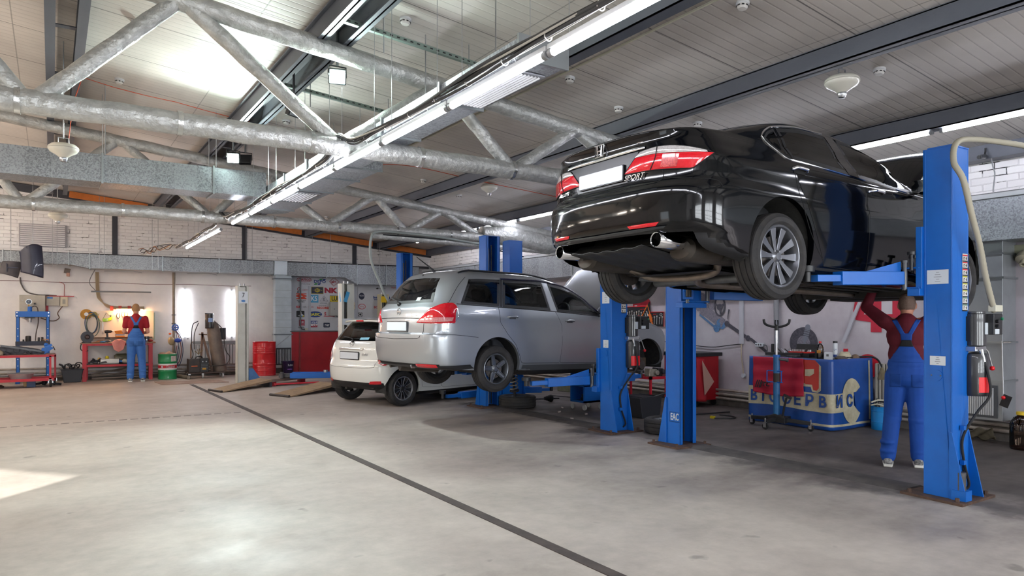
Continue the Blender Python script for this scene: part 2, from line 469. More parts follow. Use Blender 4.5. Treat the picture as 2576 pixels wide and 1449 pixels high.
# ------------------------------------------------------------------ the black saloon on the near lift
def build_sedan():
    T=thing('sedan','glossy black four-door saloon raised high on the blue lift with its bonnet open','car',rot=(0,.026,-.009))
    T.location=(4.637,4.195,1.937)
    rows=[(-.15,.36,3.0,.76,.3,.3),(-.12,.36,3.2,.83,.3,.5),(-.10,-.30,3.5,.862,.35,.7),(-.045,-.62,3.62,.885,.45,.9),(.0,-.90,3.68,.895,.5,.95),(.05,-.985,3.71,.902,.52,1.0),(.12,-1.035,3.73,.91,.54,1.0),
     (.14,-1.07,3.73,.912,.54,1.0),(.30,-1.095,3.74,.923,.55,1.05),(.42,-1.095,3.74,.927,.55,1.05),(.45,-1.085,3.73,.927,.55,1.05),(.472,-1.045,3.71,.924,.54,1.05),(.52,-1.035,3.67,.918,.54,1.1),(.60,-1.035,3.6,.918,.54,1.1),(.665,-1.035,3.4,.914,.53,1.1),
     (.70,-1.035,3.2,.90,.52,1.05),(.735,-1.035,2.95,.878,.5,1.),(.79,-1.035,2.5,.85,.5,.9),(.835,-1.045,2.25,.82,.48,.7),(.862,-1.055,2.16,.80,.46,.6),(.872,-1.03,2.13,.795,.46,.6),(.88,-.95,2.11,.79,.5,.6),(.90,-.68,2.07,.785,.30,.5),
     (.935,-.52,1.98,.775,.24,.42),(1.0,-.30,1.80,.745,.24,.4),(1.06,-.10,1.57,.715,.24,.4),(1.10,.06,1.40,.69,.24,.4),(1.14,.25,1.18,.65,.25,.35),(1.17,.43,.98,.58,.2,.3),(1.19,.57,.88,.47,.2,.2),(1.203,.66,.82,.30,.1,.1),(1.21,.72,.78,.04,.05,.05)]
    c=Car(rows,1.21,nz=104,nr=3.0); c.xmid=.8; CARS['black']=(c,T)
    PAINT=M('black_paint','#050609',.10,coat=.3,spec=.3)
    RS=c.side
    # window outlines (x,z)
    w1b=[(.165,.766),(.5,.762),(.90,.745)]; w1t=[(.12,1.035),(.45,1.083),(.80,1.092)]
    q_b=[(.08,.772),(.11,.77),(.14,.768)]; q_t=[(-.09,.915),(-.02,.975),(.085,1.022)]
    w2b=[(1.05,.738),(1.5,.716),(1.95,.69)]; w2t=[(.93,1.09),(1.3,1.068),(1.66,.985)]
    rb=[(-.66,.925),(0,.925),(.66,.925)]; rt=[(-.56,1.11),(0,1.14),(.56,1.11)]
    fb=[(-.66,.88),(0,.90),(.66,.88)]; ft=[(-.56,1.10),(0,1.135),(.56,1.10)]
    holes=[]
    def shr(b,t,w,fn):
        return ring(fn,b,t,w)
    parts=[]
    for (b,t,g,nm) in ((w1b,w1t,GLASS_D,'rear_door_window'),(q_b,q_t,GLASS_D,'quarter_window'),(w2b,w2t,GLASS_M,'front_door_window')):
        for sg in (-1,1):
            fn=lambda a,z,sg=sg:RS(a,z,sg)
            rm,lo,inn=ring(fn,b,t,.036 if nm!='quarter_window' else .02)
            parts.append((nm,patch(fn,b,t,18,8,off=.0015),g,rm))
        holes.append(('side',midpoly(lo,inn)))
    bm_=c.cutbody([(0,.06,.385),(2.776,.04,.385)],[h for h in holes]+[('rear',[(-.61,.935),(.61,.935),(.52,1.11),(-.52,1.11)]),('front',[(-.61,.91),(.61,.91),(.51,1.10),(-.51,1.10)])],openb=(.115,.80,-.28))
    bm_.materials.append(PAINT); bm_.materials.append(M('lower_matte','#131316',.6)); obj('body',bm_,None,T)
    for nm,mb,g,rm in parts:
        w=obj(nm,mb,g,T); obj('window_frame',rm,BLK,w)
    w=obj('rear_windscreen',patch(c.rear,rb,rt,20,10,off=.002),GLASS_D,T); obj('window_frame',ring(c.rear,rb,rt,.05)[0],BLK,w)
    w=obj('windscreen',patch(c.front,fb,ft,20,10,off=.002),GLASS_M,T); obj('window_frame',ring(c.front,fb,ft,.05)[0],BLK,w)
    # chrome line around the side glass
    for sg in (-1,1):
        fn=lambda a,z,sg=sg:RS(a,z,sg)
        obj('window_chrome_trim',line(fn,[(2.02,.682),(1.5,.705),(.9,.734),(.5,.75),(.13,.757),(.07,.763),(-.03,.835),(-.11,.915),(-.10,.94),(-.03,.99),(.10,1.045),(.42,1.10),(.8,1.112)],.007,6,cnt=70,off=.002),CHROME,T)
        obj('door_pillar_trim',patch(fn,[(.905,.745),(1.045,.738)],[(.805,1.092),(.925,1.09)],5,8,off=.004,smooth=False),M('pillar_black','#101014',.12,coat=1),T)
        # doors as panels with seams
        for nm,bot,top in (('rear_door',[(.55,-.04),(.8,-.045),(1.13,-.05)],[(.10,.70),(.6,.71),(1.07,.70)]),('front_door',[(1.145,-.05),(1.7,-.055),(2.23,-.06)],[(1.09,.70),(1.5,.69),(2.12,.665)])):
            A=bot;B=top
            if nm=='rear_door':
                ed=[(.10,.70),(.17,.50),(.30,.25),(.43,.09),(.53,.0),(.55,-.04)]
            else: ed=[(1.08,.70),(1.13,.4),(1.14,.1),(1.14,-.05)]
            seam=line(fn,ed,.0028,6,cnt=30)
            if nm=='rear_door':
                s2=line(fn,[(.55,-.04),(.8,-.045),(1.16,-.05),(1.7,-.055),(2.2,-.06)],.0028,6,cnt=30); seam.add(s2.v,s2.f)
            else:
                s2=line(fn,[(2.12,.66),(2.2,.3),(2.2,-.07)],.0028,6,cnt=30); seam.add(s2.v,s2.f)
            pp=patch(fn,respl([(x,z) for x,z in (ed[-1],)+tuple(A[1:])],18,False),B,18,12,off=.0016)
            d=obj(nm,pp,PAINT,T); obj('door_seam',seam,DARKPIT,d)
            hx_=.075 if nm=='rear_door' else 1.145; zh=.015 if nm=='rear_door' else -.02
            pts=[(hx_+.0,.655+zh),(hx_+.08,.662+zh),(hx_+.2,.655+zh)]
            hm=MB(); q=[]
            for a,z in respl(pts,12):
                p,n=fn(a,z); q.append(p+n*(.03 if .02<a-hx_<.18 else .006))
            hm.tube(q,[.008]+[.014]*10+[.008],10); h=obj('door_handle',hm,CHROME,d)
            obj('handle_recess',patch(fn,[(hx_+.03,.628+zh),(hx_+.17,.628+zh)],[(hx_+.03,.675+zh),(hx_+.17,.675+zh)],8,5,off=.003),DARKPIT,h)
        # sill strip and crease
        obj('sill_skirt',patch(fn,[(.40,-.145),(1.4,-.15),(2.36,-.15)],[(.42,-.075),(1.4,-.08),(2.36,-.085)],24,4,off=.012),PAINT,T)
    # rear: boot lid seam, bumper seam, plate recess, chrome bar, lamps
    W=c.wrap
    for sg in (-1,1):
        fw=lambda p,z,sg=sg:W(p,z,sg)
        # tail lamp: inner part on the boot lid, outer part wraps to the wing
        RT=[(.37,.690),(.55,.692),(.75,.678),(.98,.672)]; WT=[(.42,.728),(.55,.742),(.66,.738),(.76,.724),(.92,.690)]
        lm=obj('tail_light',patch(fw,[(.26,.583),(.53,.577),(.83,.560)],RT,34,10,off=.006,bulge=.012),RED_L,T)
        obj('reversing_lens',patch(fw,[(.372,.692),(.55,.694),(.75,.680),(.93,.676)],WT,26,6,off=.008,bulge=.006),CLEAR_L,lm)
        obj('brake_lens',patch(fw,[(.60,.585),(.72,.58)],[(.62,.68),(.74,.67)],8,6,off=.019),M('deep_red_lens','#8e0414',.15,coat=1,var=.5,vscale=90,var2='#ff5a50'),lm)
        obj('lamp_outline',line(fw,[(.26,.583),(.53,.577),(.83,.560),(.98,.672),(.92,.692),(.76,.726),(.66,.740),(.55,.744),(.42,.730),(.37,.69),(.26,.583)],.0045,6,cnt=60,smooth=False,off=.004),DARKPIT,lm)
        obj('lamp_divider',line(fw,[(.52,.578),(.56,.66),(.57,.742)],.004,6,cnt=10,off=.018),DARKPIT,lm)
        obj('rear_reflector',patch(fw,[(.37,.155),(.49,.156),(.60,.16)],[(.35,.178),(.49,.182),(.63,.186)],12,4,off=.004,bulge=.004),RED_L,T)
        obj('boot_seam',line(fw,[(.57,.745),(.60,.60),(.62,.52),(.56,.485),(.3,.478),(.0,.475)],.003,6,cnt=40,off=.001),DARKPIT,T)
        obj('bumper_seam',line(fw,[(.62,.52),(.72,.50),(.85,.49),(1.0,.48),(1.1,.44)],.003,6,cnt=20),DARKPIT,T)
        # bumper side groove
        obj('bumper_chin_strip',patch(fw,[(0,.125),(.4,.127),(.66,.14)],[(0,.142),(.4,.146),(.68,.156)],20,4,off=.012),M('chin_gloss','#30343a',.2,.6,coat=1),T)
    obj('boot_chrome_strip',patch(c.rear,[(-.46,.746),(-.3,.742),(0,.738),(.3,.742),(.46,.746)],[(-.46,.765),(-.3,.766),(0,.764),(.3,.766),(.46,.765)],26,4,off=.010,bulge=.008),CHROME,T)
    obj('plate_recess',patch(c.rear,[(-.30,.52),(0,.518),(.30,.52)],[(-.40,.735),(0,.733),(.40,.735)],18,6,off=.002),M('recess_black','#0a0a0d',.3),T)
    pl=MB(); pl.prism(rrect(.52,.112,.01),0,.012,'yz'); 
    p0=c.rear(0,.60)[0]
    p=obj('licence_plate',pl,WHITEP,T,loc=(p0.x-.018,0,.600)); tag(p,'blank white licence plate')
    fr=MB().prism(rrect(.535,.128,.012),0.004,.014,'yz'); obj('plate_frame',fr,BLK,p)
    text('dealer_lettering','HONDA',.02,M('plate_ink','#8d9096',.5),p,(-.001,0,-.058),(PI/2,0,-PI/2),.001)
    # emblem H
    em=MB(); 
    ex=c.rear(0,.805)[0].x-.026
    out=[(-.055,.045),(.055,.045),(.045,-.045),(-.045,-.045)]
    em.tube([(ex,y,.812+z) for y,z in out],.006,8,closed=True)
    em.tube([(ex,-.030,.812+.04),(ex,-.020,.812-.04)],.007,8); em.tube([(ex,.030,.812+.04),(ex,.020,.812-.04)],.007,8); em.tube([(ex,-.024,.812),(ex,.024,.812)],.007,8)
    obj('emblem',em,CHROME,T)
    text_on('model_lettering',c.rear,-.37,.548,'SPORT',.052,CHROME,T,.016,1.25,.35)
    text_on('model_lettering',c.rear,.50,.548,'Accord',.05,CHROME,T,.014,1.1,.2)
    # boot spoiler
    spn=MB(); spn.grid(lambda u,v:(lambda y:(-1.068+.17*abs(y/.70)**3+.20*v, y, .868+.020*math.sin(min(1,v*2.2)*PI/2)*(1-abs(y/.70)**6)-.012*max(0,v-.3)))(-.70+1.40*u),40,9)
    obj('boot_spoiler',spn,PAINT,T,solid=.016)
    # mirrors
    for sg in (-1,1):
        m=MB().sph((1.90,sg*1.0,.76),.1,16,(.62,1.15,.75)); m=obj('door_mirror',m,PAINT,T)
        obj('mirror_glass',MB().prism([(sg*.985+y,.76+z) for y,z in rrect(.17,.11,.03)],1.835,1.842,'yz'),M('mirror','#dfe6e6',.03,1.),m)
        obj('mirror_stalk',MB().tube([(1.90,sg*.80,.70),(1.9,sg*.9,.715),(1.9,sg*.96,.74)],.022,8),BLK,m)
    # open bonnet
    def bon(u,v):
        x=2.14+math.cos(math.radians(30))*1.12*u; y=(-.74+1.48*v)*(1-.10*u*u); z=.84+math.sin(math.radians(30))*1.12*u+.05*math.sin(PI*u)*(1-(2*v-1)**2)-.05*(2*v-1)**4+.06*math.sin(PI*u)
        return (x,y,z)
    b=obj('bonnet',MB().grid(bon,20,20),PAINT,T,solid=.02); 
    # aerial fin
    fp=c.top(.42,0)[0]; obj('roof_fin',MB().prism([(.34,fp.z-.01),(.52,fp.z+.01),(.36,fp.z+.05),(.33,fp.z+.045)],-.012,.012,'xz'),PAINT,T,bev=.006)
    # underside
    UB=M('underbody','#34322f',.65,.2,var=.7,vscale=5,var2='#1a1917',bump=.3,bscale=25)
    RUST=M('exhaust_steel','#4f4a45',.5,.6,var=.6,vscale=9,var2='#38322d'); PIPEM=M('exhaust_pipe_steel','#857a70',.42,.6,var=.5,vscale=9,var2='#5c5148')
    u=MB(); u.prism([(-.92,.045),(-.5,-.02),(.42,-.10),(.5,-.125),(3.1,-.125),(3.4,-.05),(3.3,.1),(-.8,.12)],-.60,.60,'xz')
    ub=obj('underbody_pan',u,UB,T,bev=.01)
    tr=MB().grid(lambda a,b:(-.99+1.0*a,-.42+.84*b,.035-.135*a-.012*math.sin(b*PI)+.006*math.cos(b*26)),14,26); obj('rear_undertray',tr,M('tray_plastic','#1d1e21',.55,bump=.1),T,solid=.006)
    rb_=MB(); 
    for k in range(5): rb_.box((1.9,-.44+.22*k,-.135),(2.2,.05,.02))
    rb_.box((.55,0,-.14),(.16,1.0,.05)); rb_.box((1.1,0,-.135),(.07,1.1,.03)); rb_.box((2.9,0,-.17),(.35,.9,.06)); rb_.box((2.55,0,-.15),(.10,1.2,.08))
    obj('floor_rib',rb_,UB,ub,bev=.008)
    obj('axle_beam',MB().cyl((.12,-.55,-.13),(.12,.55,-.13),.045,n=12),GREYM,T)
    for sg in (-1,1):
        su=MB(); su.beam((.12,sg*.42,-.12),(.02,sg*.70,-.06),.05,.035); su.beam((.30,sg*.35,-.13),(.04,sg*.70,-.10),.04,.03); su.beam((-.12,sg*.38,-.05),(-.04,sg*.70,-.04),.035,.025); su.cyl((.05,sg*.66,-.05),(.0,sg*.60,.30),.028,n=10); su.cyl((0,sg*.62,0),(0,sg*.71,0),.05,n=14); su.beam((.62,sg*.52,-.11),(.08,sg*.68,-.07),.06,.045); obj('rear_suspension',su,GREYM,T,bev=.004)
        su=MB(); su.beam((2.776,sg*.30,-.16),(2.776,sg*.70,-.14),.09,.03); su.cyl((2.776,sg*.66,-.1),(2.74,sg*.56,.45),.04,n=12); su.cyl((2.776,sg*.6,-.08),(2.776,sg*.71,-.08),.055,n=14); su.cyl((2.776,sg*.15,-.06),(2.776,sg*.7,-.08),.016,n=8); obj('front_suspension',su,GREYM,T,bev=.004)
    for sg in (-1,1):
        mf=MB(); n0=len(mf.v); mf.lathe([(0,-.29),(.09,-.285),(.115,-.26),(.118,0),(.115,.26),(.09,.285),(0,.29)],axis='x',n=24); mf.xf(Matrix.Translation((-.45,sg*.56,.02))@Matrix.Diagonal((1,1.15,.78,1)),n0)
        mu=obj('silencer',mf,RUST,T)
        tp=MB().lathe([(.048,-.10),(.054,-.105),(.058,-.10),(.058,.13),(.045,.17),(.045,.14),(.050,.12),(.048,-.09)],axis='x',n=28); tp.xf(Matrix.Translation((-.90,sg*.578,.067)))
        e=obj('exhaust_tip',tp,CHROME,T); obj('tip_bore',MB().cyl((-.84,sg*.578,.067),(-.72,sg*.578,.067),.047,n=20),DARKPIT,e)
        obj('link_pipe',MB().tube(spline([(-.74,sg*.578,.06),(-.7,sg*.57,.05),(-.68,sg*.56,.04)],4),.035,12),RUST,e)
    ex_=MB(); ex_.tube(spline([(-.28,-.52,-.02),(-.18,-.42,-.10),(-.12,-.2,-.13),(-.10,.1,-.13),(-.14,.36,-.11),(-.28,.52,-.02)],6),.03,12); ex_.tube(spline([(-.10,-.15,-.13),(.05,-.05,-.17),(.4,.0,-.17),(1.2,.02,-.16),(2.6,.05,-.15)],6),.032,12)
    obj('exhaust_pipe',ex_,PIPEM,T)
    for ax in (0,2.776):
        for sg in (-1,1):
            wl=MB(); wl.add([(ax+.40*math.cos(PI*(k/16.*1.16-.08)),sg*y,.05+.40*math.sin(PI*(k/16.*1.16-.08))) for k in range(17) for y in (.50,.885)]+[(ax,sg*.5,.05)],[(2*k,2*k+1,2*k+3,2*k+2) for k in range(16)]+[(34,2*k,2*k+2) for k in range(16)])
            obj('wheel_well_liner',wl,M('liner','#232321',.85,bump=.6,bscale=60,var=.5,var2='#3b3a36',vscale=15),T)
    # cabin
    cb=MB(); cb.bb(.2,2.2,-.70,.70,.05,.12); cb.bb(2.0,2.35,-.72,.72,.45,.78); cb.bb(-.2,.2,-.62,.62,.3,.80)
    obj('cabin_trim',cb,M('cabin_black','#151517',.7),T)
    st=MB()
    for x in (.35,1.15):
        for y in (-.36,.36): st.bb(x,x+.5,y-.25,y+.25,.12,.36); st.box((x+.02,y,.60),(.14,.48,.58),(0,-.25,0)); st.box((x-.07,y,.98),(.08,.26,.16),(0,-.2,0))
    obj('seat',st,M('seat_cloth','#26262a',.8),T,bev=.04)
    for (x,y,z) in ((0,-.79,0),(0,.79,0),(2.776,-.79,-.02),(2.776,.79,-.02)):
        wheel(T,'wheel',(x,y,z),.334,.235,.236,'ten',-1 if y<0 else 1,rim_mat=M('sport_alloy','#83858b',.3,.85),dark=BLK)
    # turned-in dark spoke faces behind the bright ones
    return T
build_sedan()
def well_liners(T,axles,R,yin,yout,zc=0):
    for ax in axles:
        for sg in (-1,1):
            wl=MB(); wl.add([(ax+R*math.cos(PI*(k/16.*1.16-.08)),sg*y,zc+R*math.sin(PI*(k/16.*1.16-.08))) for k in range(17) for y in (yin,yout)]+[(ax,sg*yin,zc)],[(2*k,2*k+1,2*k+3,2*k+2) for k in range(16)]+[(34,2*k,2*k+2) for k in range(16)])
            obj('wheel_well_liner',wl,M('liner2','#1d1d1e',.85,bump=.6,bscale=60,var=.5,var2='#35322e',vscale=15),T)
def glass_set(c,T,wins,gl,holes,frame=BLK,fw=.036):
    for nm,b,t,kind in wins:
        if kind=='side':
            for sg in (-1,1):
                fn=lambda a,z,sg=sg:c.side(a,z,sg)
                rm,lo,inn=ring(fn,b,t,fw); w=obj(nm,patch(fn,b,t,18,8,off=.0015),gl[nm],T); obj('window_frame',rm,frame,w)
            holes.append(('side',midpoly(lo,inn)))
        else:
            fn=c.rear if kind=='rear' else c.front
            rm,lo,inn=ring(fn,b,t,.045); w=obj(nm,patch(fn,b,t,22,10,off=.002),gl[nm],T); obj('window_frame',rm,frame,w); holes.append((kind,midpoly(lo,inn)))
def build_wagon():
    T=thing('estate_car','silver estate car with roof rails raised on the middle blue lift, front wheel off','car',rot=(0,.016,.08)); T.location=(4.86,8.65,.80)
    rows=[(-.10,.42,2.5,.74,.3,.3),(-.07,.40,2.9,.79,.3,.3),(-.03,.36,3.40,.815,.3,.3),(.0,-.80,3.46,.822,.3,.3),(.03,-1.02,3.50,.828,.38,.3),(.08,-1.06,3.53,.836,.42,.3),(.3,-1.095,3.57,.845,.42,.32),(.43,-1.10,3.57,.847,.42,.32),(.452,-1.095,3.57,.847,.42,.32),(.468,-1.045,3.56,.845,.38,.32),
     (.56,-1.04,3.48,.847,.37,.32),(.62,-1.035,3.34,.846,.37,.35),(.68,-1.025,3.10,.842,.36,.4),(.72,-1.02,2.85,.836,.36,.4),(.745,-1.015,2.60,.830,.36,.4),(.78,-1.005,2.28,.822,.36,.4),(.83,-.965,2.10,.808,.36,.4),(.86,-.94,2.03,.80,.36,.4),(1.0,-.85,1.77,.765,.36,.35),(1.1,-.78,1.56,.74,.36,.35),(1.18,-.71,1.36,.715,.38,.35),
     (1.225,-.665,1.2,.69,.38,.35),(1.26,-.63,1.02,.65,.38,.35),(1.29,-.55,.85,.57,.3,.3),(1.312,-.44,.68,.42,.3,.3),(1.324,-.34,.52,.22,.2,.2),(1.328,-.24,.42,.04,.1,.1)]
    c=Car(rows,1.33,nz=96,nr=3.2,nf=3.0); c.xmid=.7; CARS['silver']=(c,T)
    P=M('silver_paint','#a9aeb3',.30,.7,coat=.8)
    wins=[('quarter_window',[(-.58,.852),(-.3,.842),(.03,.830)],[(-.40,1.178),(-.2,1.190),(.10,1.192)],'side'),
          ('rear_door_window',[(.09,.824),(.5,.810),(.93,.796)],[(.16,1.195),(.5,1.200),(.84,1.190)],'side'),
          ('front_door_window',[(1.05,.785),(1.5,.765),(1.90,.742)],[(.94,1.183),(1.25,1.13),(1.50,1.045)],'side'),
          ('tailgate_window',[(-.62,.86),(0,.85),(.62,.86)],[(-.46,1.185),(0,1.20),(.46,1.185)],'rear'),
          ('windscreen',[(-.68,.86),(0,.88),(.68,.86)],[(-.56,1.20),(0,1.22),(.56,1.20)],'front')]
    gl=dict(quarter_window=GLASS_D if False else MG('tint1','#6a7076',1.2),rear_door_window=MG('tint2','#929a99',1.2),front_door_window=MG('tint3','#b9c8c2',1.2),tailgate_window=MG('tint4','#767d81',1.3),windscreen=MG('tint5','#b9c6c2',1.2))
    holes=[]; glass_set(c,T,wins,gl,holes)
    bm_=c.cutbody([(0,.05,.375),(2.96,.03,.375)],holes); bm_.materials.append(P); bm_.materials.append(MATS['lower_matte']); obj('body',bm_,None,T)
    for sg in (-1,1):
        fn=lambda a,z,sg=sg:c.side(a,z,sg); fw=lambda p,z,sg=sg:c.wrap(p,z,sg)
        for nm,pn,top in (('rear_door',[(.02,.815),(.03,.62),(.16,.46),(.30,.32),(.38,.15),(.40,.08),(.44,.07),(.8,.065),(1.09,.06)],[(.02,.815),(1.0,.79)]),('front_door',[(1.02,.78),(1.12,.6),(1.14,.35),(1.10,.06),(1.6,.05),(2.2,.04),(2.28,.3),(2.2,.7)],[(1.02,.78),(2.1,.73)])):
            if nm=='rear_door': pp=patch(fn,[(.44,.075),(.8,.07),(1.08,.065)],[(.03,.81),(.5,.80),(.99,.785)],16,12,off=.0015)
            else: pp=patch(fn,[(1.11,.065),(1.6,.055),(2.2,.045)],[(1.03,.775),(1.5,.76),(2.05,.735)],18,12,off=.0015)
            d=obj(nm,pp,P,T); obj('door_seam',line(fn,pn,.0025,6,cnt=60,smooth=False),DARKPIT,d)
            hx_=.14 if nm=='rear_door' else 1.18; z0=.69 if nm=='rear_door' else .655
            q=[]
            for k in range(12):
                p,n=fn(hx_+.19*k/11.,z0+.006*math.sin(PI*k/11.)); q.append(p+n*(.028 if 1<k<10 else .006))
            h=obj('door_handle',MB().tube(q,[.008]+[.013]*10+[.008],10),P,d); obj('handle_recess',patch(fn,[(hx_+.04,z0-.025),(hx_+.15,z0-.025)],[(hx_+.04,z0+.02),(hx_+.15,z0+.02)],8,5,off=.003),GREYM,h)
        obj('pillar_trim',patch(fn,[(.035,.828),(.085,.826)],[(.105,1.192),(.155,1.195)],4,8,off=.004,smooth=False),BLK,T)
        obj('pillar_trim',patch(fn,[(.94,.797),(1.05,.785)],[(.845,1.19),(.935,1.184)],4,8,off=.004,smooth=False),P,T)
        obj('wind_deflector',line(fn,[(.12,1.202),(.5,1.208),(.88,1.20),(1.25,1.145),(1.52,1.05),(1.9,.77)],.012,6,cnt=40,off=.008),M('deflector','#2b2740',.15,coat=1),T)
        obj('waist_strip',line(fn,[(-.64,.845),(0,.822),(.93,.788),(1.9,.735)],.006,6,cnt=50,off=.003),BLK,T)
        obj('sill_trim',patch(fn,[(.40,-.03),(1.4,-.035),(2.55,-.04)],[(.42,.045),(1.4,.04),(2.55,.03)],24,4,off=.008),M('silver_dark','#6d7175',.3,.7,coat=1),T)
        lm=obj('tail_light',patch(fw,[(.46,.600),(.62,.592),(.80,.590),(1.04,.600)],[(.66,.775),(.78,.845),(.90,.855),(1.02,.80)],26,14,off=.006,bulge=.012),RED_L,T)
        obj('indicator_lens',patch(fw,[(.50,.612),(.74,.608),(.98,.625)],[(.56,.655),(.76,.668),(1.0,.672)],20,6,off=.020),M('pink_lens','#c98c8c',.15,coat=1,var=.5,vscale=60,var2='#a83a40'),lm)
        obj('lamp_outline',line(fw,[(.46,.600),(.80,.588),(1.04,.598),(1.08,.70),(1.02,.80),(.92,.86),(.78,.85),(.66,.78),(.46,.600)],.004,6,cnt=50,smooth=False,off=.003),CHROME,lm)
        obj('bumper_reflector',patch(fw,[(.48,.035),(.62,.032),(.80,.035)],[(.48,.075),(.62,.078),(.80,.072)],14,4,off=.008,bulge=.004),RED_L,T)
        obj('bumper_black_strip',patch(fw,[(0,.0),(.6,.0),(.95,.005),(1.30,.02)],[(0,.05),(.6,.055),(.95,.06),(1.28,.07)],40,5,off=.006),BLK,T)
        obj('bumper_seam',line(fw,[(.60,.46),(.8,.455),(1.1,.45),(1.45,.42)],.0025,6,cnt=30,off=.001),DARKPIT,T)
        obj('tailgate_seam',line(fw,[(.80,1.20),(.84,.86),(.66,.77),(.60,.60),(.60,.42),(.57,.40),(.0,.385)],.003,6,cnt=50,smooth=False,off=.001),DARKPIT,T)
        q=[]
        for k in range(30):
            x=-.50+1.65*k/29.; p,n=c.top(x,sg*.60); q.append(p+V((0,0,.020*min(1,k/3.,(29-k)/3.))))
        obj('roof_rail',MB().tube(q,.014,8),BLK,T)
        m=MB().sph((1.86,sg*.94,.83),.09,16,(.6,1.15,.75)); m=obj('door_mirror',m,P,T); obj('mirror_stalk',MB().tube([(1.86,sg*.78,.78),(1.86,sg*.9,.80)],.02,8),BLK,m)
    obj('number_plate_recess',patch(c.rear,[(-.34,.43),(0,.428),(.34,.43)],[(-.36,.665),(0,.668),(.36,.665)],18,6,off=.0015),P,T)
    p0=c.rear(0,.55)[0]
    pl=tag(obj('licence_plate',MB().prism(rrect(.52,.112,.01),0,.012,'yz'),WHITEP,T,loc=(p0.x-.02,0,.55)),'blank white licence plate')
    obj('plate_frame',MB().prism(rrect(.54,.135,.012),.004,.014,'yz'),GREYM,pl)
    hb=MB(); hb.prism(rrect(.36,.03,.01,cy=.415),p0.x-.03,p0.x-.01,'yz'); obj('tailgate_grip',hb,P,T,bev=.004)
    obj('garnish_line',line(c.rear,[(-.60,.655),(0,.66),(.60,.655)],.004,6,cnt=30,off=.002),DARKPIT,T)
    p1=c.rear(0,.745)[0]; em=MB().torus((p1.x-.008,0,.745),.042,.006,axis='x'); em.box((p1.x-.010,0,.745),(.008,.11,.018)); obj('emblem',em,CHROME,T)
    wi=MB(); w0=c.rear(.10,.865)[0]; wi.tube([(w0.x-.03,.10,.84),(w0.x-.045,.12,.88),(c.rear(.45,.93)[0].x-.03,.42,.935)],.010,8); wi.tube([(c.rear(.15,.90)[0].x-.02,.10,.90),(c.rear(.52,.95)[0].x-.018,.50,.955)],.006,6); wi.sph((w0.x-.03,.10,.845),.03,12); obj('rear_wiper',wi,BLK,T)
    obj('rear_washer',MB().sph(tuple(c.rear(.02,1.245)[0]),.014,10),BLK,T)
    obj('window_sticker',patch(c.rear,[(-.35,.885),(-.26,.885)],[(-.35,.93),(-.26,.93)],6,4,off=.003),M('sticker_pale','#bfe8e4',.4),T)
    a0=c.top(-.45,.05)[0]; an=MB(); an.tube([a0,a0+V((-.03,0,.03)),a0+V((-.28,.02,.19))],[.022,.012,.004],8); obj('roof_aerial',an,BLK,T)
    ub=MB().prism([(-.95,.02),(-.3,.0),(.4,-.07),(.5,-.09),(2.6,-.09),(2.62,.1),(-.9,.2)],-.56,.56,'xz'); obj('underbody_pan',ub,MATS['underbody'],T)
    ax=MB(); ax.cyl((0,-.68,0),(0,.68,0),.045,n=12); ax.tube([(-.75,-.1,.05),(-.3,-.25,-.02),(.3,-.3,-.04)],.03,10); obj('rear_axle',ax,MATS['underbody'],T)
    mf=MB(); mf.tube([(-.98,.30,.01),(-.85,.30,.03),(-.80,.25,.03)],[.025,.03,.03],12); mf.cyl((-.82,.32,.03),(-.30,.18,.0),.095,n=20); obj('silencer',mf,MATS['exhaust_steel'],T)
    hk=MB(); hk.tube([(-1.03,-.45,.03),(-1.08,-.45,.03),(-1.09,-.45,.06)],.012,8); obj('towing_eye',hk,STEEL,T)
    well_liners(T,(0,),.385,.48,.80,.05); well_liners(T,(2.96,),.385,.45,.80,.03)
    fs=MB(); fs.cyl((2.96,-.62,-.02),(2.96,-.68,-.02),.125,n=32); fs.cyl((2.96,-.68,-.02),(2.96,-.735,-.02),.07,n=20); obj('bare_brake_disc',fs,MATS['brake'],T,bev=.004)
    k=MB(); k.box((3.06,-.62,.02),(.09,.12,.15)); k.tube([(2.96,-.6,-.02),(2.93,-.55,.15),(2.95,-.5,.4)],.04,10); k.beam((2.96,-.62,-.12),(2.8,-.3,-.12),.08,.04); k.beam((2.7,-.62,-.14),(2.96,-.62,-.13),.05,.04); obj('steering_knuckle',k,M('dirty_iron','#4b4540',.6,.5,var=.6,vscale=14,var2='#75604f'),T,bev=.006)
    bo=MB()
    def bon(u,v):
        return (2.10+math.cos(math.radians(48))*1.05*u,(-.70+1.40*v)*(1-.08*u*u),.80+math.sin(math.radians(48))*1.05*u+.05*math.sin(PI*u)*(1-(2*v-1)**4)-.04*(2*v-1)**4)
    obj('bonnet',MB().grid(bon,18,18),P,T,solid=.02)
    # cabin
    cb=MB(); cb.bb(-.9,2.1,-.68,.68,.05,.12); obj('cabin_floor',cb,M('cabin_dark','#1b1b1d',.8),T)
    da=MB(); da.prism([(1.85,.35),(2.05,.35),(2.1,.80),(1.95,.83),(1.75,.78),(1.72,.60)],-.68,.68,'xz'); obj('dashboard',da,MATS['cabin_dark'],T,bev=.02)
    sw=MB().torus((0,0,0),.185,.014,axis='x'); sw.tube([(0,-.18,0),(.02,0,-.02),(0,.18,0)],.012,8); sw.tube([(.02,0,0),(.25,0,-.12)],.025,8); obj('steering_wheel',sw,BLK,T,loc=(1.55,-.34,.76),rot=(0,.35,0))
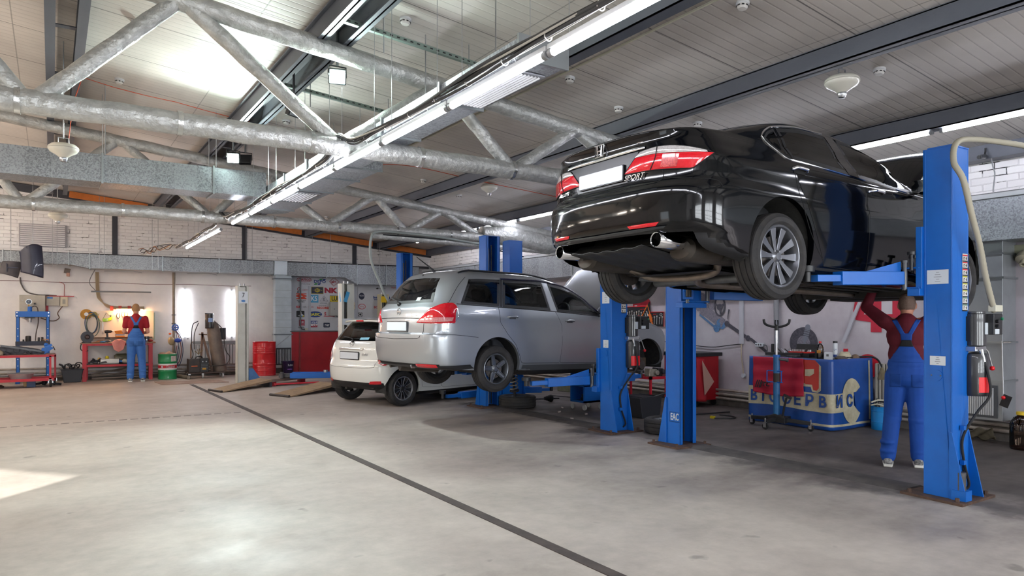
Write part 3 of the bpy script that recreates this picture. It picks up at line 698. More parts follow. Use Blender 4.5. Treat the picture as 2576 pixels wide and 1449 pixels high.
    for (x,y) in ((.98,-.34),(.98,.34),(.12,-.34),(.12,.34)):
        s=MB(); s.bb(x,x+.5,y-.23,y+.23,.15,.40); s.box((x-.02,y,.64),(.14,.46,.56),(0,-.25,0)); s.box((x-.10,y,1.0),(.09,.26,.17),(0,-.2,0)); obj('seat',s,M('seat_grey','#34363c',.85),T,bev=.04)
    obj('rear_view_mirror',MB().box((1.45,0,1.12),(.03,.24,.07)),BLK,T,bev=.01)
    for y in (-.73,.73): wheel(T,'wheel',(0,y,0),.31,.19,.20,'five',-1 if y<0 else 1,rim_mat=ALLOY2,dark=BLK)
    return T
build_wagon()
def build_hatch():
    T=thing('hatchback_car','white hatchback parked on the floor behind the silver estate','car',rz=.246); T.location=(4.738,11.588,.30)
    rows=[(-.14,.36,2.6,.74,.3,.3),(-.10,.33,2.85,.80,.3,.4),(-.04,-.30,3.0,.82,.3,.6),(.0,-.43,3.05,.828,.36,.6),(.1,-.53,3.1,.84,.42,.7),(.3,-.565,3.14,.848,.44,.7),(.40,-.56,3.12,.848,.43,.7),(.44,-.525,3.1,.845,.40,.7),(.6,-.50,3.0,.848,.40,.7),(.68,-.485,2.75,.845,.4,.7),(.74,-.46,2.4,.835,.38,.6),
     (.79,-.43,2.1,.815,.36,.5),(.9,-.34,1.92,.78,.33,.4),(1.0,-.25,1.66,.745,.3,.4),(1.1,-.16,1.36,.70,.3,.4),(1.14,-.10,1.2,.67,.3,.4),(1.17,-.02,1.0,.60,.3,.3),(1.19,.10,.85,.48,.2,.2),(1.205,.25,.7,.28,.1,.1),(1.21,.35,.6,.05,.05,.05)]
    c=Car(rows,1.21,nz=80,nr=2.9); c.xmid=.7; CARS['white']=(c,T)
    P=M('white_paint','#d9dbd6',.2,coat=1.)
    wins=[('rear_door_window',[(.0,.80),(.4,.79),(.78,.775)],[(.10,1.05),(.45,1.09),(.80,1.10)],'side'),('front_door_window',[(.88,.77),(1.3,.76),(1.85,.745)],[(.88,1.10),(1.15,1.06),(1.45,.97)],'side'),
          ('tailgate_window',[(-.64,.80),(0,.79),(.64,.80)],[(-.52,1.09),(0,1.11),(.52,1.09)],'rear'),('windscreen',[(-.66,.85),(0,.87),(.66,.85)],[(-.52,1.10),(0,1.12),(.52,1.10)],'front')]
    gl=dict(rear_door_window=MATS['tint2'],front_door_window=MATS['tint3'],tailgate_window=MG('tint6','#8d9595',1.2),windscreen=MATS['tint5'])
    holes=[]; glass_set(c,T,wins,gl,holes)
    bm_=c.cutbody([(0,.02,.345),(2.51,.02,.345)],holes); bm_.materials.append(P); bm_.materials.append(MATS['lower_matte']); obj('body',bm_,None,T)
    for sg in (-1,1):
        fn=lambda a,z,sg=sg:c.side(a,z,sg); fw=lambda p,z,sg=sg:c.wrap(p,z,sg)
        for nm,b,t,pn in (('rear_door',[(.42,-.02),(.6,-.025),(.82,-.03)],[(.02,.74),(.4,.75),(.82,.74)],[(.02,.76),(.03,.60),(.22,.42),(.36,.2),(.40,.0),(.82,-.03)]),('front_door',[(.85,-.03),(1.3,-.035),(1.78,-.04)],[(.85,.74),(1.3,.74),(1.78,.72)],[(.83,.76),(.84,-.03),(1.8,-.04),(1.82,.70)])):
            d=obj(nm,patch(fn,b,t,14,10,off=.0015),P,T); obj('door_seam',line(fn,pn,.0025,6,cnt=40,smooth=False),DARKPIT,d)
        lm=obj('tail_light',patch(fw,[(.70,.44),(.82,.40),(.90,.42)],[(.78,.66),(.88,.73),(1.0,.76)],14,12,off=.005,bulge=.012),RED_L,T)
        obj('clear_lens',patch(fw,[(.74,.43),(.80,.42),(.86,.43)],[(.82,.56),(.87,.60),(.93,.60)],10,6,off=.020),CLEAR_L,lm)
        obj('bumper_reflector',patch(fw,[(.52,.085),(.62,.083),(.76,.09)],[(.56,.13),(.66,.138),(.76,.14)],10,4,off=.006,bulge=.003),RED_L,T)
        obj('tailgate_seam',line(fw,[(.74,1.08),(.76,.80),(.72,.62),(.66,.42),(.60,.36),(.0,.345)],.0025,6,cnt=50,off=.001),DARKPIT,T)
        m=obj('door_mirror',MB().sph((1.65,sg*.93,.80),.085,14,(.6,1.15,.75)),P,T)
    obj('number_plate_recess',patch(c.rear,[(-.33,.475),(0,.47),(.33,.475)],[(-.36,.62),(0,.625),(.36,.62)],16,5,off=.0015),P,T)
    p0=c.rear(0,.545)[0]; pl=tag(obj('licence_plate',MB().prism(rrect(.52,.112,.01),0,.012,'yz'),WHITEP,T,loc=(p0.x-.02,0,.545)),'blank white licence plate'); obj('plate_frame',MB().prism(rrect(.545,.14,.012),.004,.014,'yz'),BLK,pl)
    obj('chrome_strip',patch(c.rear,[(-.34,.64),(0,.642),(.34,.64)],[(-.36,.672),(0,.678),(.36,.672)],16,4,off=.01,bulge=.008),CHROME,T)
    e=MB(); ee=c.rear(0,.735)[0].x-.012; e.tube([(ee,.055*math.cos(2*PI*k/20),.735+.038*math.sin(2*PI*k/20)) for k in range(20)],.005,6,closed=True); e.tube([(ee,.02*math.cos(2*PI*k/16),.735+.036*math.sin(2*PI*k/16)) for k in range(16)],.004,6,closed=True); e.tube([(ee,.04*math.cos(2*PI*k/16),.75+.014*math.sin(2*PI*k/16)) for k in range(16)],.004,6,closed=True); obj('emblem',e,CHROME,T)
    text_on('model_lettering',c.rear,-.40,.57,'YARIS',.05,CHROME,T,.006,1.2,.3)
    wi=MB(); wi.tube([(c.rear(.0,.80)[0].x-.03,.0,.78),(c.rear(.03,.84)[0].x-.035,.03,.83),(c.rear(.4,.86)[0].x-.03,.36,.865)],.009,8); wi.sph((c.rear(0,.79)[0].x-.02,0,.785),.028,12); obj('rear_wiper',wi,BLK,T)
    sp=MB().grid(lambda u,v:(-.30+.10*abs(2*u-1)**3+.34*v,(-.60+1.2*u),1.150+.03*math.sin(PI/2*min(1,v*1.5))-.03*abs(2*u-1)**4+.004*v),24,6); sp=obj('tailgate_spoiler',sp,P,T,solid=.03,bev=.006)
    obj('high_brake_light',MB().box((-.295,0,1.135),(.03,.20,.03)),RED_L,sp,bev=.006)
    obj('window_sticker',patch(c.rear,[(-.38,.815),(-.15,.81)],[(-.38,.855),(-.15,.85)],6,4,off=.004),M('sticker_blue','#8ccbe4',.4),T)
    ub=MB().prism([(-.42,.0),(.3,-.10),(2.5,-.12),(2.6,.1),(-.4,.1)],-.55,.55,'xz'); obj('underbody_pan',ub,MATS['underbody'],T)
    ax=MB(); ax.cyl((0,-.68,-.02),(0,.68,-.02),.04,n=12); ax.cyl((-.38,.30,-.03),(-.25,.30,-.03),.03,n=12); obj('rear_axle',ax,MATS['underbody'],T)
    well_liners(T,(0,2.51),.352,.5,.80,.02)
    cb=MB(); cb.bb(-.3,1.9,-.68,.68,.05,.12); cb.bb(1.6,2.0,-.68,.68,.4,.78); obj('cabin_floor',cb,MATS['cabin_dark'],T)
    for (x,y) in ((.85,-.34),(.85,.34),(.08,-.34),(.08,.34)):
        s=MB(); s.bb(x,x+.48,y-.22,y+.22,.12,.34); s.box((x-.02,y,.56),(.14,.44,.50),(0,-.25,0)); s.box((x-.10,y,.88),(.09,.26,.15),(0,-.2,0)); obj('seat',s,MATS['seat_grey'],T,bev=.04)
    for (x,y) in ((0,-.735),(0,.735),(2.51,-.735),(2.51,.735)): wheel(T,'wheel',(x,y,0),.30,.19,.20,'seven',-1 if y<0 else 1,rim_mat=ALLOY,dark=BLK)
build_hatch()
# ------------------------------------------------------------------ the hall
def yw(x): return 19.95-.085*x
BR=-math.atan(.085)
def ceilz(x): return 3.55+.108*(9.6-x) if x>-1.2 else 4.716-.108*(-1.2-x)
def nodemat(name):
    m=bpy.data.materials.new(name); m.use_nodes=True; MATS[name]=m; nt=m.node_tree
    return m,nt,nt.nodes['Principled BSDF'],nt.links.new
def floor_mat():
    m,nt,b,L=nodemat('concrete_floor')
    tc=nd(nt,'ShaderNodeTexCoord'); mp=nd(nt,'ShaderNodeMapping'); L(tc.outputs['Object'],mp.inputs[0])
    def noise_(sc,det=6,ro=.6,src=mp,st=None):
        if st:
            q=nd(nt,'ShaderNodeMapping'); q.inputs['Scale'].default_value=st; L(tc.outputs['Object'],q.inputs[0]); src=q
        n=nd(nt,'ShaderNodeTexNoise'); n.inputs['Scale'].default_value=sc; n.inputs['Detail'].default_value=det; n.inputs['Roughness'].default_value=ro; L(src.outputs[0],n.inputs['Vector']); return n
    def ramp(src,a,b_,c0,c1):
        r=nd(nt,'ShaderNodeValToRGB'); r.color_ramp.elements[0].position=a; r.color_ramp.elements[1].position=b_; r.color_ramp.elements[0].color=c0; r.color_ramp.elements[1].color=c1; L(src,r.inputs[0]); return r
    def mix(f,a,c,bt='MIX'):
        x=nd(nt,'ShaderNodeMix',data_type='RGBA',blend_type=bt)
        if isinstance(f,float): x.inputs[0].default_value=f
        else: L(f,x.inputs[0])
        for s,k in ((a,6),(c,7)):
            if isinstance(s,tuple): x.inputs[k].default_value=s
            else: L(s,x.inputs[k])
        return x.outputs[2]
    base=ramp(noise_(.55,8,.62).outputs['Fac'],.35,.68,hx('#938c85'),hx('#c0b7ae'))
    fine=ramp(noise_(7,8,.7).outputs['Fac'],.3,.75,hx('#918a83'),hx('#c9c0b7'))
    col=mix(.35,base.outputs[0],fine.outputs[0])
    # dirty purplish oil patches around the lifts
    sp=nd(nt,'ShaderNodeSeparateXYZ'); L(tc.outputs['Object'],sp.inputs[0])
    n2=noise_(.8,6,.65); 
    def mr(src,a,b_,c=0.,d=1.):
        r=nd(nt,'ShaderNodeMapRange'); r.inputs[1].default_value=a; r.inputs[2].default_value=b_; r.inputs[3].default_value=c; r.inputs[4].default_value=d; L(src,r.inputs[0]); return r.outputs[0]
    def ma(op,a,b_):
        x=nd(nt,'ShaderNodeMath',operation=op)
        for s,k in ((a,0),(b_,1)):
            if isinstance(s,(float,int)): x.inputs[k].default_value=s
            else: L(s,x.inputs[k])
        return x.outputs[0]
    xx=ma('ADD',sp.outputs[0],mr(n2.outputs['Fac'],.3,.7,-.5,.5))
    dirt=mr(xx,5.75,6.7); mid=ma('MULTIPLY',mr(xx,3.4,6.0),mr(noise_(1.1,6,.6,st=(.5,1,1)).outputs['Fac'],.45,.66)); mid=ma('MULTIPLY',mid,.8)
    col=mix(mid,col,hx('#4d4246'))
    dk=ramp(noise_(2.2,8,.7,st=(.45,1,1)).outputs['Fac'],.32,.72,hx('#363130'),hx('#625a56'))
    dd=ma('MULTIPLY',dirt,.93); col=mix(dd,col,dk.outputs[0])
    # dark seam of stains along the lift posts
    sx=nd(nt,'ShaderNodeMath',operation='ABSOLUTE'); L(ma('SUBTRACT',xx,6.15),sx.inputs[0]); st_=ma('MULTIPLY',mr(sx.outputs[0],.45,.0),mr(noise_(1.6).outputs['Fac'],.42,.62)); col=mix(ma('MULTIPLY',st_,.6),col,hx('#2b292d'))
    spots=mr(noise_(3.5,3,.5).outputs['Fac'],.68,.74); col=mix(ma('MULTIPLY',spots,.45),col,hx('#3b3836'))
    # warm light towards the far left wall, painted into the floor colour
    fy=ma('MULTIPLY',mr(sp.outputs[1],9.,17.),mr(sp.outputs[0],5.,3.)); col=mix(ma('MULTIPLY',fy,.35),col,hx('#c3ac97'))
    L(col,b.inputs['Base Color'])
    ro=mr(noise_(1.4,6,.6).outputs['Fac'],.3,.7,.42,.75); L(ro,b.inputs['Roughness'])
    bp=nd(nt,'ShaderNodeBump'); bp.inputs['Strength'].default_value=.25; bp.inputs['Distance'].default_value=.004; L(noise_(22,8,.7).outputs['Fac'],bp.inputs['Height']); L(bp.outputs[0],b.inputs['Normal'])
    return m
def ceil_mat():
    m,nt,b,L=nodemat('ceiling_panels')
    tc=nd(nt,'ShaderNodeTexCoord'); sp=nd(nt,'ShaderNodeSeparateXYZ'); L(tc.outputs['Object'],sp.inputs[0])
    def ma(op,a,b_=0.,c_=0.):
        x=nd(nt,'ShaderNodeMath',operation=op)
        for s,k in ((a,0),(b_,1),(c_,2)):
            if isinstance(s,(float,int)): x.inputs[k].default_value=s
            else: L(s,x.inputs[k])
        return x.outputs[0]
    rib=ma('PINGPONG',sp.outputs[1],.055); ribf=ma('LESS_THAN',rib,.004)
    jy=ma('PINGPONG',sp.outputs[1],.575); jf=ma('LESS_THAN',jy,.007)
    jx=ma('PINGPONG',ma('ADD',sp.outputs[0],.35),1.02); jxf=ma('LESS_THAN',jx,.006)
    n=nd(nt,'ShaderNodeTexNoise'); n.inputs['Scale'].default_value=.9; n.inputs['Detail'].default_value=6; L(tc.outputs['Object'],n.inputs['Vector'])
    r=nd(nt,'ShaderNodeValToRGB'); r.color_ramp.elements[0].position=.3; r.color_ramp.elements[1].position=.72; r.color_ramp.elements[0].color=hx('#bdb7b1'); r.color_ramp.elements[1].color=hx('#dcd6cf'); L(n.outputs['Fac'],r.inputs[0])
    def mix(f,a,c):
        x=nd(nt,'ShaderNodeMix',data_type='RGBA'); L(f,x.inputs[0]); L(a,x.inputs[6]); x.inputs[7].default_value=c; return x.outputs[2]
    c=mix(ma('MULTIPLY',ribf,.30),r.outputs[0],hx('#6c6a6a')); c=mix(ma('MULTIPLY',jf,.75),c,hx('#4a4848')); c=mix(ma('MULTIPLY',jxf,.55),c,hx('#6a6764'))
    L(c,b.inputs['Base Color']); b.inputs['Roughness'].default_value=.55
    h=ma('ADD',ma('SMOOTH_MIN',rib,.012,.006),0.); bp=nd(nt,'ShaderNodeBump'); bp.inputs['Strength'].default_value=.55; bp.inputs['Distance'].default_value=.35; L(h,bp.inputs['Height']); L(bp.outputs[0],b.inputs['Normal'])
    return m
def brick_mat(name='painted_brick',c0='#fbf9f9',c1='#f0edee',mort='#6f6d70',yaxis=False):
    m,nt,b,L=nodemat(name)
    tc=nd(nt,'ShaderNodeTexCoord'); sp=nd(nt,'ShaderNodeSeparateXYZ'); cb=nd(nt,'ShaderNodeCombineXYZ'); L(tc.outputs['Object'],sp.inputs[0])
    L(sp.outputs[1 if yaxis else 0],cb.inputs[0]); L(sp.outputs[2],cb.inputs[1])
    n=nd(nt,'ShaderNodeTexNoise'); n.inputs['Scale'].default_value=2.; n.inputs['Detail'].default_value=6; L(tc.outputs['Object'],n.inputs['Vector'])
    va=nd(nt,'ShaderNodeVectorMath',operation='SCALE'); L(n.outputs['Color'],va.inputs[0]); va.inputs['Scale'].default_value=.05
    ad=nd(nt,'ShaderNodeVectorMath',operation='ADD'); L(cb.outputs[0],ad.inputs[0]); L(va.outputs[0],ad.inputs[1])
    bk=nd(nt,'ShaderNodeTexBrick'); bk.inputs['Scale'].default_value=1.; bk.inputs['Brick Width'].default_value=.26; bk.inputs['Row Height'].default_value=.085; bk.inputs['Mortar Size'].default_value=.007; bk.inputs['Mortar Smooth'].default_value=.6
    bk.inputs['Color1'].default_value=hx(c0); bk.inputs['Color2'].default_value=hx(c1); bk.inputs['Mortar'].default_value=hx(c1); L(ad.outputs[0],bk.inputs['Vector'])
    n2=nd(nt,'ShaderNodeTexNoise'); n2.inputs['Scale'].default_value=4.5; n2.inputs['Detail'].default_value=5; L(tc.outputs['Object'],n2.inputs['Vector'])
    g=nd(nt,'ShaderNodeMapRange'); g.inputs[1].default_value=.58; g.inputs[2].default_value=.64; L(n2.outputs['Fac'],g.inputs[0])
    k=nd(nt,'ShaderNodeMath',operation='MULTIPLY'); L(bk.outputs['Fac'],k.inputs[0]); L(g.outputs[0],k.inputs[1])
    x=nd(nt,'ShaderNodeMix',data_type='RGBA'); L(k.outputs[0],x.inputs[0]); L(bk.outputs['Color'],x.inputs[6]); x.inputs[7].default_value=hx('#232224'); L(x.outputs[2],b.inputs['Base Color'])
    b.inputs['Roughness'].default_value=.8
    bp=nd(nt,'ShaderNodeBump'); bp.invert=True; bp.inputs['Strength'].default_value=.8; bp.inputs['Distance'].default_value=.012; L(bk.outputs['Fac'],bp.inputs['Height']); L(bp.outputs[0],b.inputs['Normal'])
    return m
PLASTER=M('white_plaster','#eeebe8',.85,var=.8,vscale=.9,var2='#d3d0d2',bump=.5,bscale=9)
STEELB=M('grey_steel','#555963',.5,var=.35,vscale=3,var2='#444852',bump=.06,bscale=60)
STEELD=M('dark_steel','#3c3e47',.55,var=.3,vscale=4)
FOIL=M('foil_wrap','#c6c7c4',.36,.6,var=.55,vscale=9,var2='#8f908e',bump=1.,bscale=17,stretch=(1,1,1),rvar=.25,bdist=.024)
def galv_mat(name='galvanised',tint='#979ca1'):
    m,nt,b,L=nodemat(name)
    tc=nd(nt,'ShaderNodeTexCoord'); v=nd(nt,'ShaderNodeTexVoronoi'); v.inputs['Scale'].default_value=70; L(tc.outputs['Object'],v.inputs['Vector'])
    s=nd(nt,'ShaderNodeSeparateColor'); L(v.outputs['Color'],s.inputs[0])
    sp=nd(nt,'ShaderNodeSeparateXYZ'); L(tc.outputs['Object'],sp.inputs[0])
    fl=nd(nt,'ShaderNodeVectorMath',operation='SNAP'); L(tc.outputs['Object'],fl.inputs[0]); fl.inputs[1].default_value=(.28,.28,9)
    wn=nd(nt,'ShaderNodeTexWhiteNoise'); L(fl.outputs[0],wn.inputs['Vector'])
    ad=nd(nt,'ShaderNodeMath',operation='MULTIPLY_ADD'); L(wn.outputs['Value'],ad.inputs[0]); ad.inputs[1].default_value=.45; L(s.outputs[0],ad.inputs[2])
    r=nd(nt,'ShaderNodeValToRGB'); c=hx(tint); r.color_ramp.elements[0].color=tuple(k*.55 for k in c[:3])+(1,); r.color_ramp.elements[1].color=tuple(min(1,k*1.15) for k in c[:3])+(1,); r.color_ramp.elements[0].position=.1; r.color_ramp.elements[1].position=1.1 if False else 1.
    L(ad.outputs[0],r.inputs[0]); L(r.outputs[0],b.inputs['Base Color']); b.inputs['Metallic'].default_value=.5
    rr=nd(nt,'ShaderNodeMapRange'); rr.inputs[3].default_value=.32; rr.inputs[4].default_value=.55; L(s.outputs[1],rr.inputs[0]); L(rr.outputs[0],b.inputs['Roughness'])
    return m
GALV=galv_mat()
BRICK=brick_mat(); BRICKY=brick_mat('painted_brick_side',yaxis=True)
FLOORM=floor_mat(); CEILM=ceil_mat()
# floor, ceiling
struct('floor',MB().bb(-9.4,9.9,-5.4,20.9,-.3,0),FLOORM)
cm=MB()
def slab(pts):
    n=len(pts); cm.add([(x,y,ceilz(x)) for x,y in pts]+[(x,y,ceilz(x)+.2) for x,y in pts],[tuple(range(n)),tuple(range(2*n-1,n-1,-1))]+[(i,(i+1)%n,n+(i+1)%n,n+i) for i in range(n)])
slab([(-1.2,-5.4),(9.9,-5.4),(9.9,20.9),(-1.2,20.9)]); slab([(-2.4,-5.4),(-1.2,-5.4),(-1.2,20.9),(-9.5,20.9),(-9.5,8.3),(-2.4,-.3)])
struct('ceiling',cm,CEILM)
# back wall: plaster below, brick above (rotated a little like the building)
def walls():
    mb=MB(); mb.add([(-9.6,0,0),(9.75,0,0),(9.75,0,3.02),(-9.6,0,3.02),(-9.6,.3,0),(9.75,.3,0),(9.75,.3,3.02),(-9.6,.3,3.02)],[(0,1,2,3),(4,7,6,5),(0,3,7,4),(1,5,6,2),(0,4,5,1),(3,2,6,7)])
    w=struct('wall_back',mb,PLASTER,loc=(0,19.95,0),rot=(0,0,BR))
    ub=MB(); ub.add([(-9.6,.01,3.02),(9.75,.01,3.02),(9.75,.01,3.60),(-1.1,.01,4.80),(-9.6,.01,3.9),(-9.6,.3,3.02),(9.75,.3,3.02),(9.75,.3,3.60),(-1.1,.3,4.80),(-9.6,.3,3.9)],[(0,1,2,3,4),(9,8,7,6,5),(0,5,6,1),(1,6,7,2)])
    struct('wall_back_brick',ub,BRICK,w)
    lg=MB(); lg.bb(-9.6,9.6,-.06,.01,3.0,3.07); struct('trim_ledge',lg,M('sooty_ledge','#48474a',.9,bump=.8,bscale=50),w)
    for x in (-2.0,1.31,4.33,7.32): struct('trim_post',MB().bb(x-.06,x+.06,-.012,.0,3.05,ceilz(x)-.1),STEELD,w)
    gb=MB(); gb.beam((-1.1,-.03,4.60),(9.7,-.03,3.42),.12,.17); struct('trim_gable_beam',gb,STEELD,w)
    pw=MB()
    for z in (.10,.2,.30): pw.tube([(-9.4,-.07,z),(4.6,-.07,z)],.024,8)
    struct('trim_heating_pipes',pw,M('pipe_paint','#a79f96',.5,var=.6,vscale=6,var2='#6d5f55'),w)
    bs=MB().bb(-9.6,9.5,-.012,.0,0,.14); struct('baseboard_back',bs,M('grimy_base','#5e5853',.9,var=.7,vscale=3,var2='#8b857e'),w)
    cr=MB(); cr.tube([(-9,-.004,2.36)]+[(-8.5+k*.5,-.004,2.36+.012*math.sin(k*1.7)) for k in range(27)],.006,5); struct('trim_wall_crack',cr,M('crack','#7b5e5b',.9),w)
    r=MB().bb(9.6,9.9,-5.2,19.6,0,2.98); struct('wall_right',r,M('corrugated_banner_wall','#c8c3c8',.8,var=.7,vscale=1.3,var2='#aaa0a9'))
    r2=MB(); r2.bb(9.62,9.9,-5.2,19.6,2.98,3.62); struct('wall_right_brick',r2,BRICKY)
    rb=MB().bb(9.42,9.6,-5,19.1,3.40,3.58); rb.bb(9.40,9.6,-5,19.1,3.39,3.405); struct('trim_eaves_beam',rb,STEELB)
    r3=MB().bb(9.5,9.62,-5,19.0,2.90,2.99); struct('trim_wall_ledge',r3,M('ledge_grey','#77797a',.7))
    kb=MB().bb(9.5,9.6,-5,19,0,.22); struct('baseboard_right',kb,MATS['grimy_base'])
    pp=MB()
    for z in (.13,.20,.27): pp.tube([(9.44,-5,z),(9.44,18.9,z)],.022,8)
    struct('trim_wall_pipes',pp,MATS['pipe_paint'])
    p=MB().tube([(9.42,-5,2.93),(9.42,18.9,2.93)],.05,14); struct('trim_large_pipe',p,M('zinc_pipe','#9a9c9d',.4,.6,var=.4,vscale=5))
    # front wall behind the camera with tall windows, unseen left wall canted and cut to shape the sun patch
    fw=MB(); Y=-5.
    xs=[-2.2,-1.0,1.6,3.0,5.6,7.0,9.2,9.9]
    fw.bb(-2.2,9.9,Y-.3,Y,0,.9); fw.bb(-2.2,9.9,Y-.3,Y,3.1,5)
    for a,b in ((-2.2,-1.0),(1.6,3.0),(5.6,7.0),(9.2,9.9)): fw.bb(a,b,Y-.3,Y,.9,3.1)
    struct('wall_front',fw,PLASTER)
    for i,(a,b) in enumerate(((-1.0,1.6),(3.0,5.6),(7.0,9.2))):
        m=MB(); n=5
        for k in range(n+1): x=a+(b-a)*k/n; m.bb(x-.03,x+.03,Y-.16,Y-.10,.9,3.1)
        for k in range(5): z=.9+2.2*k/4; m.bb(a,b,Y-.16,Y-.10,z-.03,z+.03)
        struct('window_%d'%(i+1),m,STEELD)
    struct('wall_left_near',MB().bb(-2.4,-2.2,-5,-.4,0,4.7),PLASTER)
    lw=MB(); A=V((-1.9,-.8,0)); 
    n=len(lw.v)
    L=13.0
    def seg(t0,t1,z0,z1): lw.box(((t0+t1)/2,-.1,(z0+z1)/2),(t1-t0,.2,z1-z0))
    seg(-.4,4.04,0,4.6); seg(4.04,6.4,2.59,4.6); seg(6.4,L,0,4.6); lw.box((-.4,0,2.3),(.2,.2,4.6))
    o=struct('wall_left_sun_mask',lw,PLASTER,loc=(-1.9,-.8,0),rot=(0,0,math.atan2(.76,-.64)))  # angle and opening invented to throw the sun patch on the floor
    gl=MB(); 
    l2=MB().bb(-9.5,-9.2,6.5,20.9,0,4.4); struct('wall_left_far',l2,PLASTER)
walls()
# purlins along the hall (double channel beams)
def purlin(x,w,h,label,dbl=False):
    z=ceilz(x)-.012
    t=thing('roof_beam',label,'beam',(x,0,0),group='grey steel beams under the roof')
    for nm,dx in ((('steel_channel',-w/2+.045),('steel_channel',w/2-.045)) if dbl else (('steel_channel',0),)):
        m=MB(); ww=.09 if dbl else w
        m.bb(dx-.008,dx+.008,-5,19.2,z-h,z-.01); m.bb(dx-ww/2,dx+ww/2,-5,19.2,z-h,z-h+.014); m.bb(dx-ww/2,dx+ww/2,-5,19.2,z-.03,z-.014)
        if not dbl: m.bb(dx-ww/2,dx-ww/2+.01,-5,19.2,z-h,z-h+.16 if False else z-.02)
        obj(nm,m,STEELB,t)
    if dbl:
        m=MB()
        for k in range(14): m.bb(-w/2+.05,w/2-.05,-3+1.6*k,-2.92+1.6*k,z-h+.02,z-h+.03)
        obj('batten_plate',m,STEELD,t)
    return t
purlin(.12,.36,.22,'dark grey twin steel roof beam furthest from the near lift row',True)
purlin(2.25,.34,.24,'twin steel roof beam just left of the long row of tube lamps',True)
purlin(4.15,.14,.2,'single grey steel roof beam right above the long row of tube lamps')
purlin(5.9,.16,.2,'single grey steel roof beam passing over the boot of the black saloon')
purlin(8.0,.16,.2,'single grey steel roof beam carrying the second lamp row')
# orange insulation boards against the gable
OR=M('orange_board','#d0793a',.8,var=.3,vscale=8)
for a,b,l in ((.35,2.0,'orange board under the ceiling above the wall louvre'),(2.5,4.05,'orange board under the ceiling beside the twin steel beam'),(4.3,5.75,'orange board under the ceiling left of the blue posts, longest in view'),(6.05,7.75,'orange board under the ceiling above the grey hose'),(8.15,9.38,'small orange board nearest the far right corner')):
    m=MB(); y=yw((a+b)/2)-.30; m.beam((a,yw(a)-.22,ceilz(a)-.10),(b,yw(b)-.22,ceilz(b)-.10),.03,.15); one('insulation_board',m,OR,l,'board',group='orange boards along the gable')
# trusses wrapped in foil
def truss(Y,nodesb,nodest,x0,x1,label,n=0):
    t=thing('roof_truss',label,'truss',(0,Y,0),group='foil-wrapped roof trusses')
    def wob(a,b,r,n=26):
        a,b=V(a),V(b); P=[];R=[]
        for k in range(n+1):
            q=a.lerp(b,k/n); P.append(q+V((0,.003*math.sin(k*2.1+a.x),.003*math.sin(k*1.3)))); R.append(r*(1+.025*math.sin(k*2.7+b.x*3)+.02*math.cos(k*5.1)))
        return P,R
    P,R=wob((x0,0,3.13),(x1,0,3.13),.098,90); bc=MB(); bc.tube(P,R,12); obj('bottom_chord',bc,FOIL,t,angle=60)
    P,R=wob((-1.2,0,ceilz(-1.2)-.31),(x1,0,ceilz(x1)-.31),.088,90); tcd=MB(); tcd.tube(P,R,12); obj('top_chord',tcd,FOIL,t,angle=60)
    seq=[]
    for i,b in enumerate(nodesb):
        for s in (-1,1):
            c=[q for q in nodest if (q-b)*s>0]
            if not c: continue
            q=min(c,key=lambda v:abs(v-b))
            P,R=wob((b+s*.07,0,3.18),(q-s*.06,0,ceilz(q)-.34),.068 if True else .06,14); d=MB(); d.tube(P,R,12); obj('diagonal',d,FOIL,t,angle=60)
    for x in [x0+.5+k*1.13 for k in range(int((x1-x0)/1.13))]:
        r=MB(); r.cyl((x,0,3.13),(x+.04,0,3.13),.107,n=10); obj('tape_band',r,M('foil_tape','#cfd1d0',.2,.9,bump=.6,bscale=30),t)
truss(6.54,(-.14,2.32,4.33,6.2,8.3),(-1.2,.93,3.42,5.22,7.3),-3,9.45,'foil-wrapped roof truss nearest the camera, crossing above the black saloon')
truss(12.2,(-.33,2.16,4.1,5.65,7.25,8.7),(-1.3,.86,2.95,4.98,6.4,7.95),-3,9.45,'foil-wrapped roof truss further back, above the white hatchback')
truss(.9,(-.14,2.32,4.33,6.2,8.3),(-1.2,.93,3.42,5.22,7.3),-1.8,9.45,'foil-wrapped roof truss directly over the camera')
# floor details
g=MB(); g.beam((2.62,17.05,.002),(2.70,-4.9,.002),.085,.006); struct('trim_floor_channel',g,M('channel_iron','#3d3533',.7,var=.5,vscale=7,var2='#5e524d'))
g=MB()
for k in range(60): g.beam((-6+k*.142,11.86-.006*k,.001),(-6+k*.142+.10,11.86-.006*k,.001),.03,.003)
struct('trim_floor_joint',g,M('joint_dark','#6a6260',.9))
pl=MB(); pl.add([(2.05,17.3,.012),(3.45,17.2,.012),(3.35,17.9,.012),(2.0,18.2,.012),(2.05,17.3,0),(3.45,17.2,0),(3.35,17.9,0),(2.0,18.2,0)],[(0,1,2,3),(0,4,5,1),(1,5,6,2),(2,6,7,3),(3,7,4,0)])
one('floor_plate',pl,M('rusty_plate','#8d7468',.7,var=.5,vscale=4,var2='#b49c8c'),'rusty flat steel plate on the floor by the green oil drum','plate')
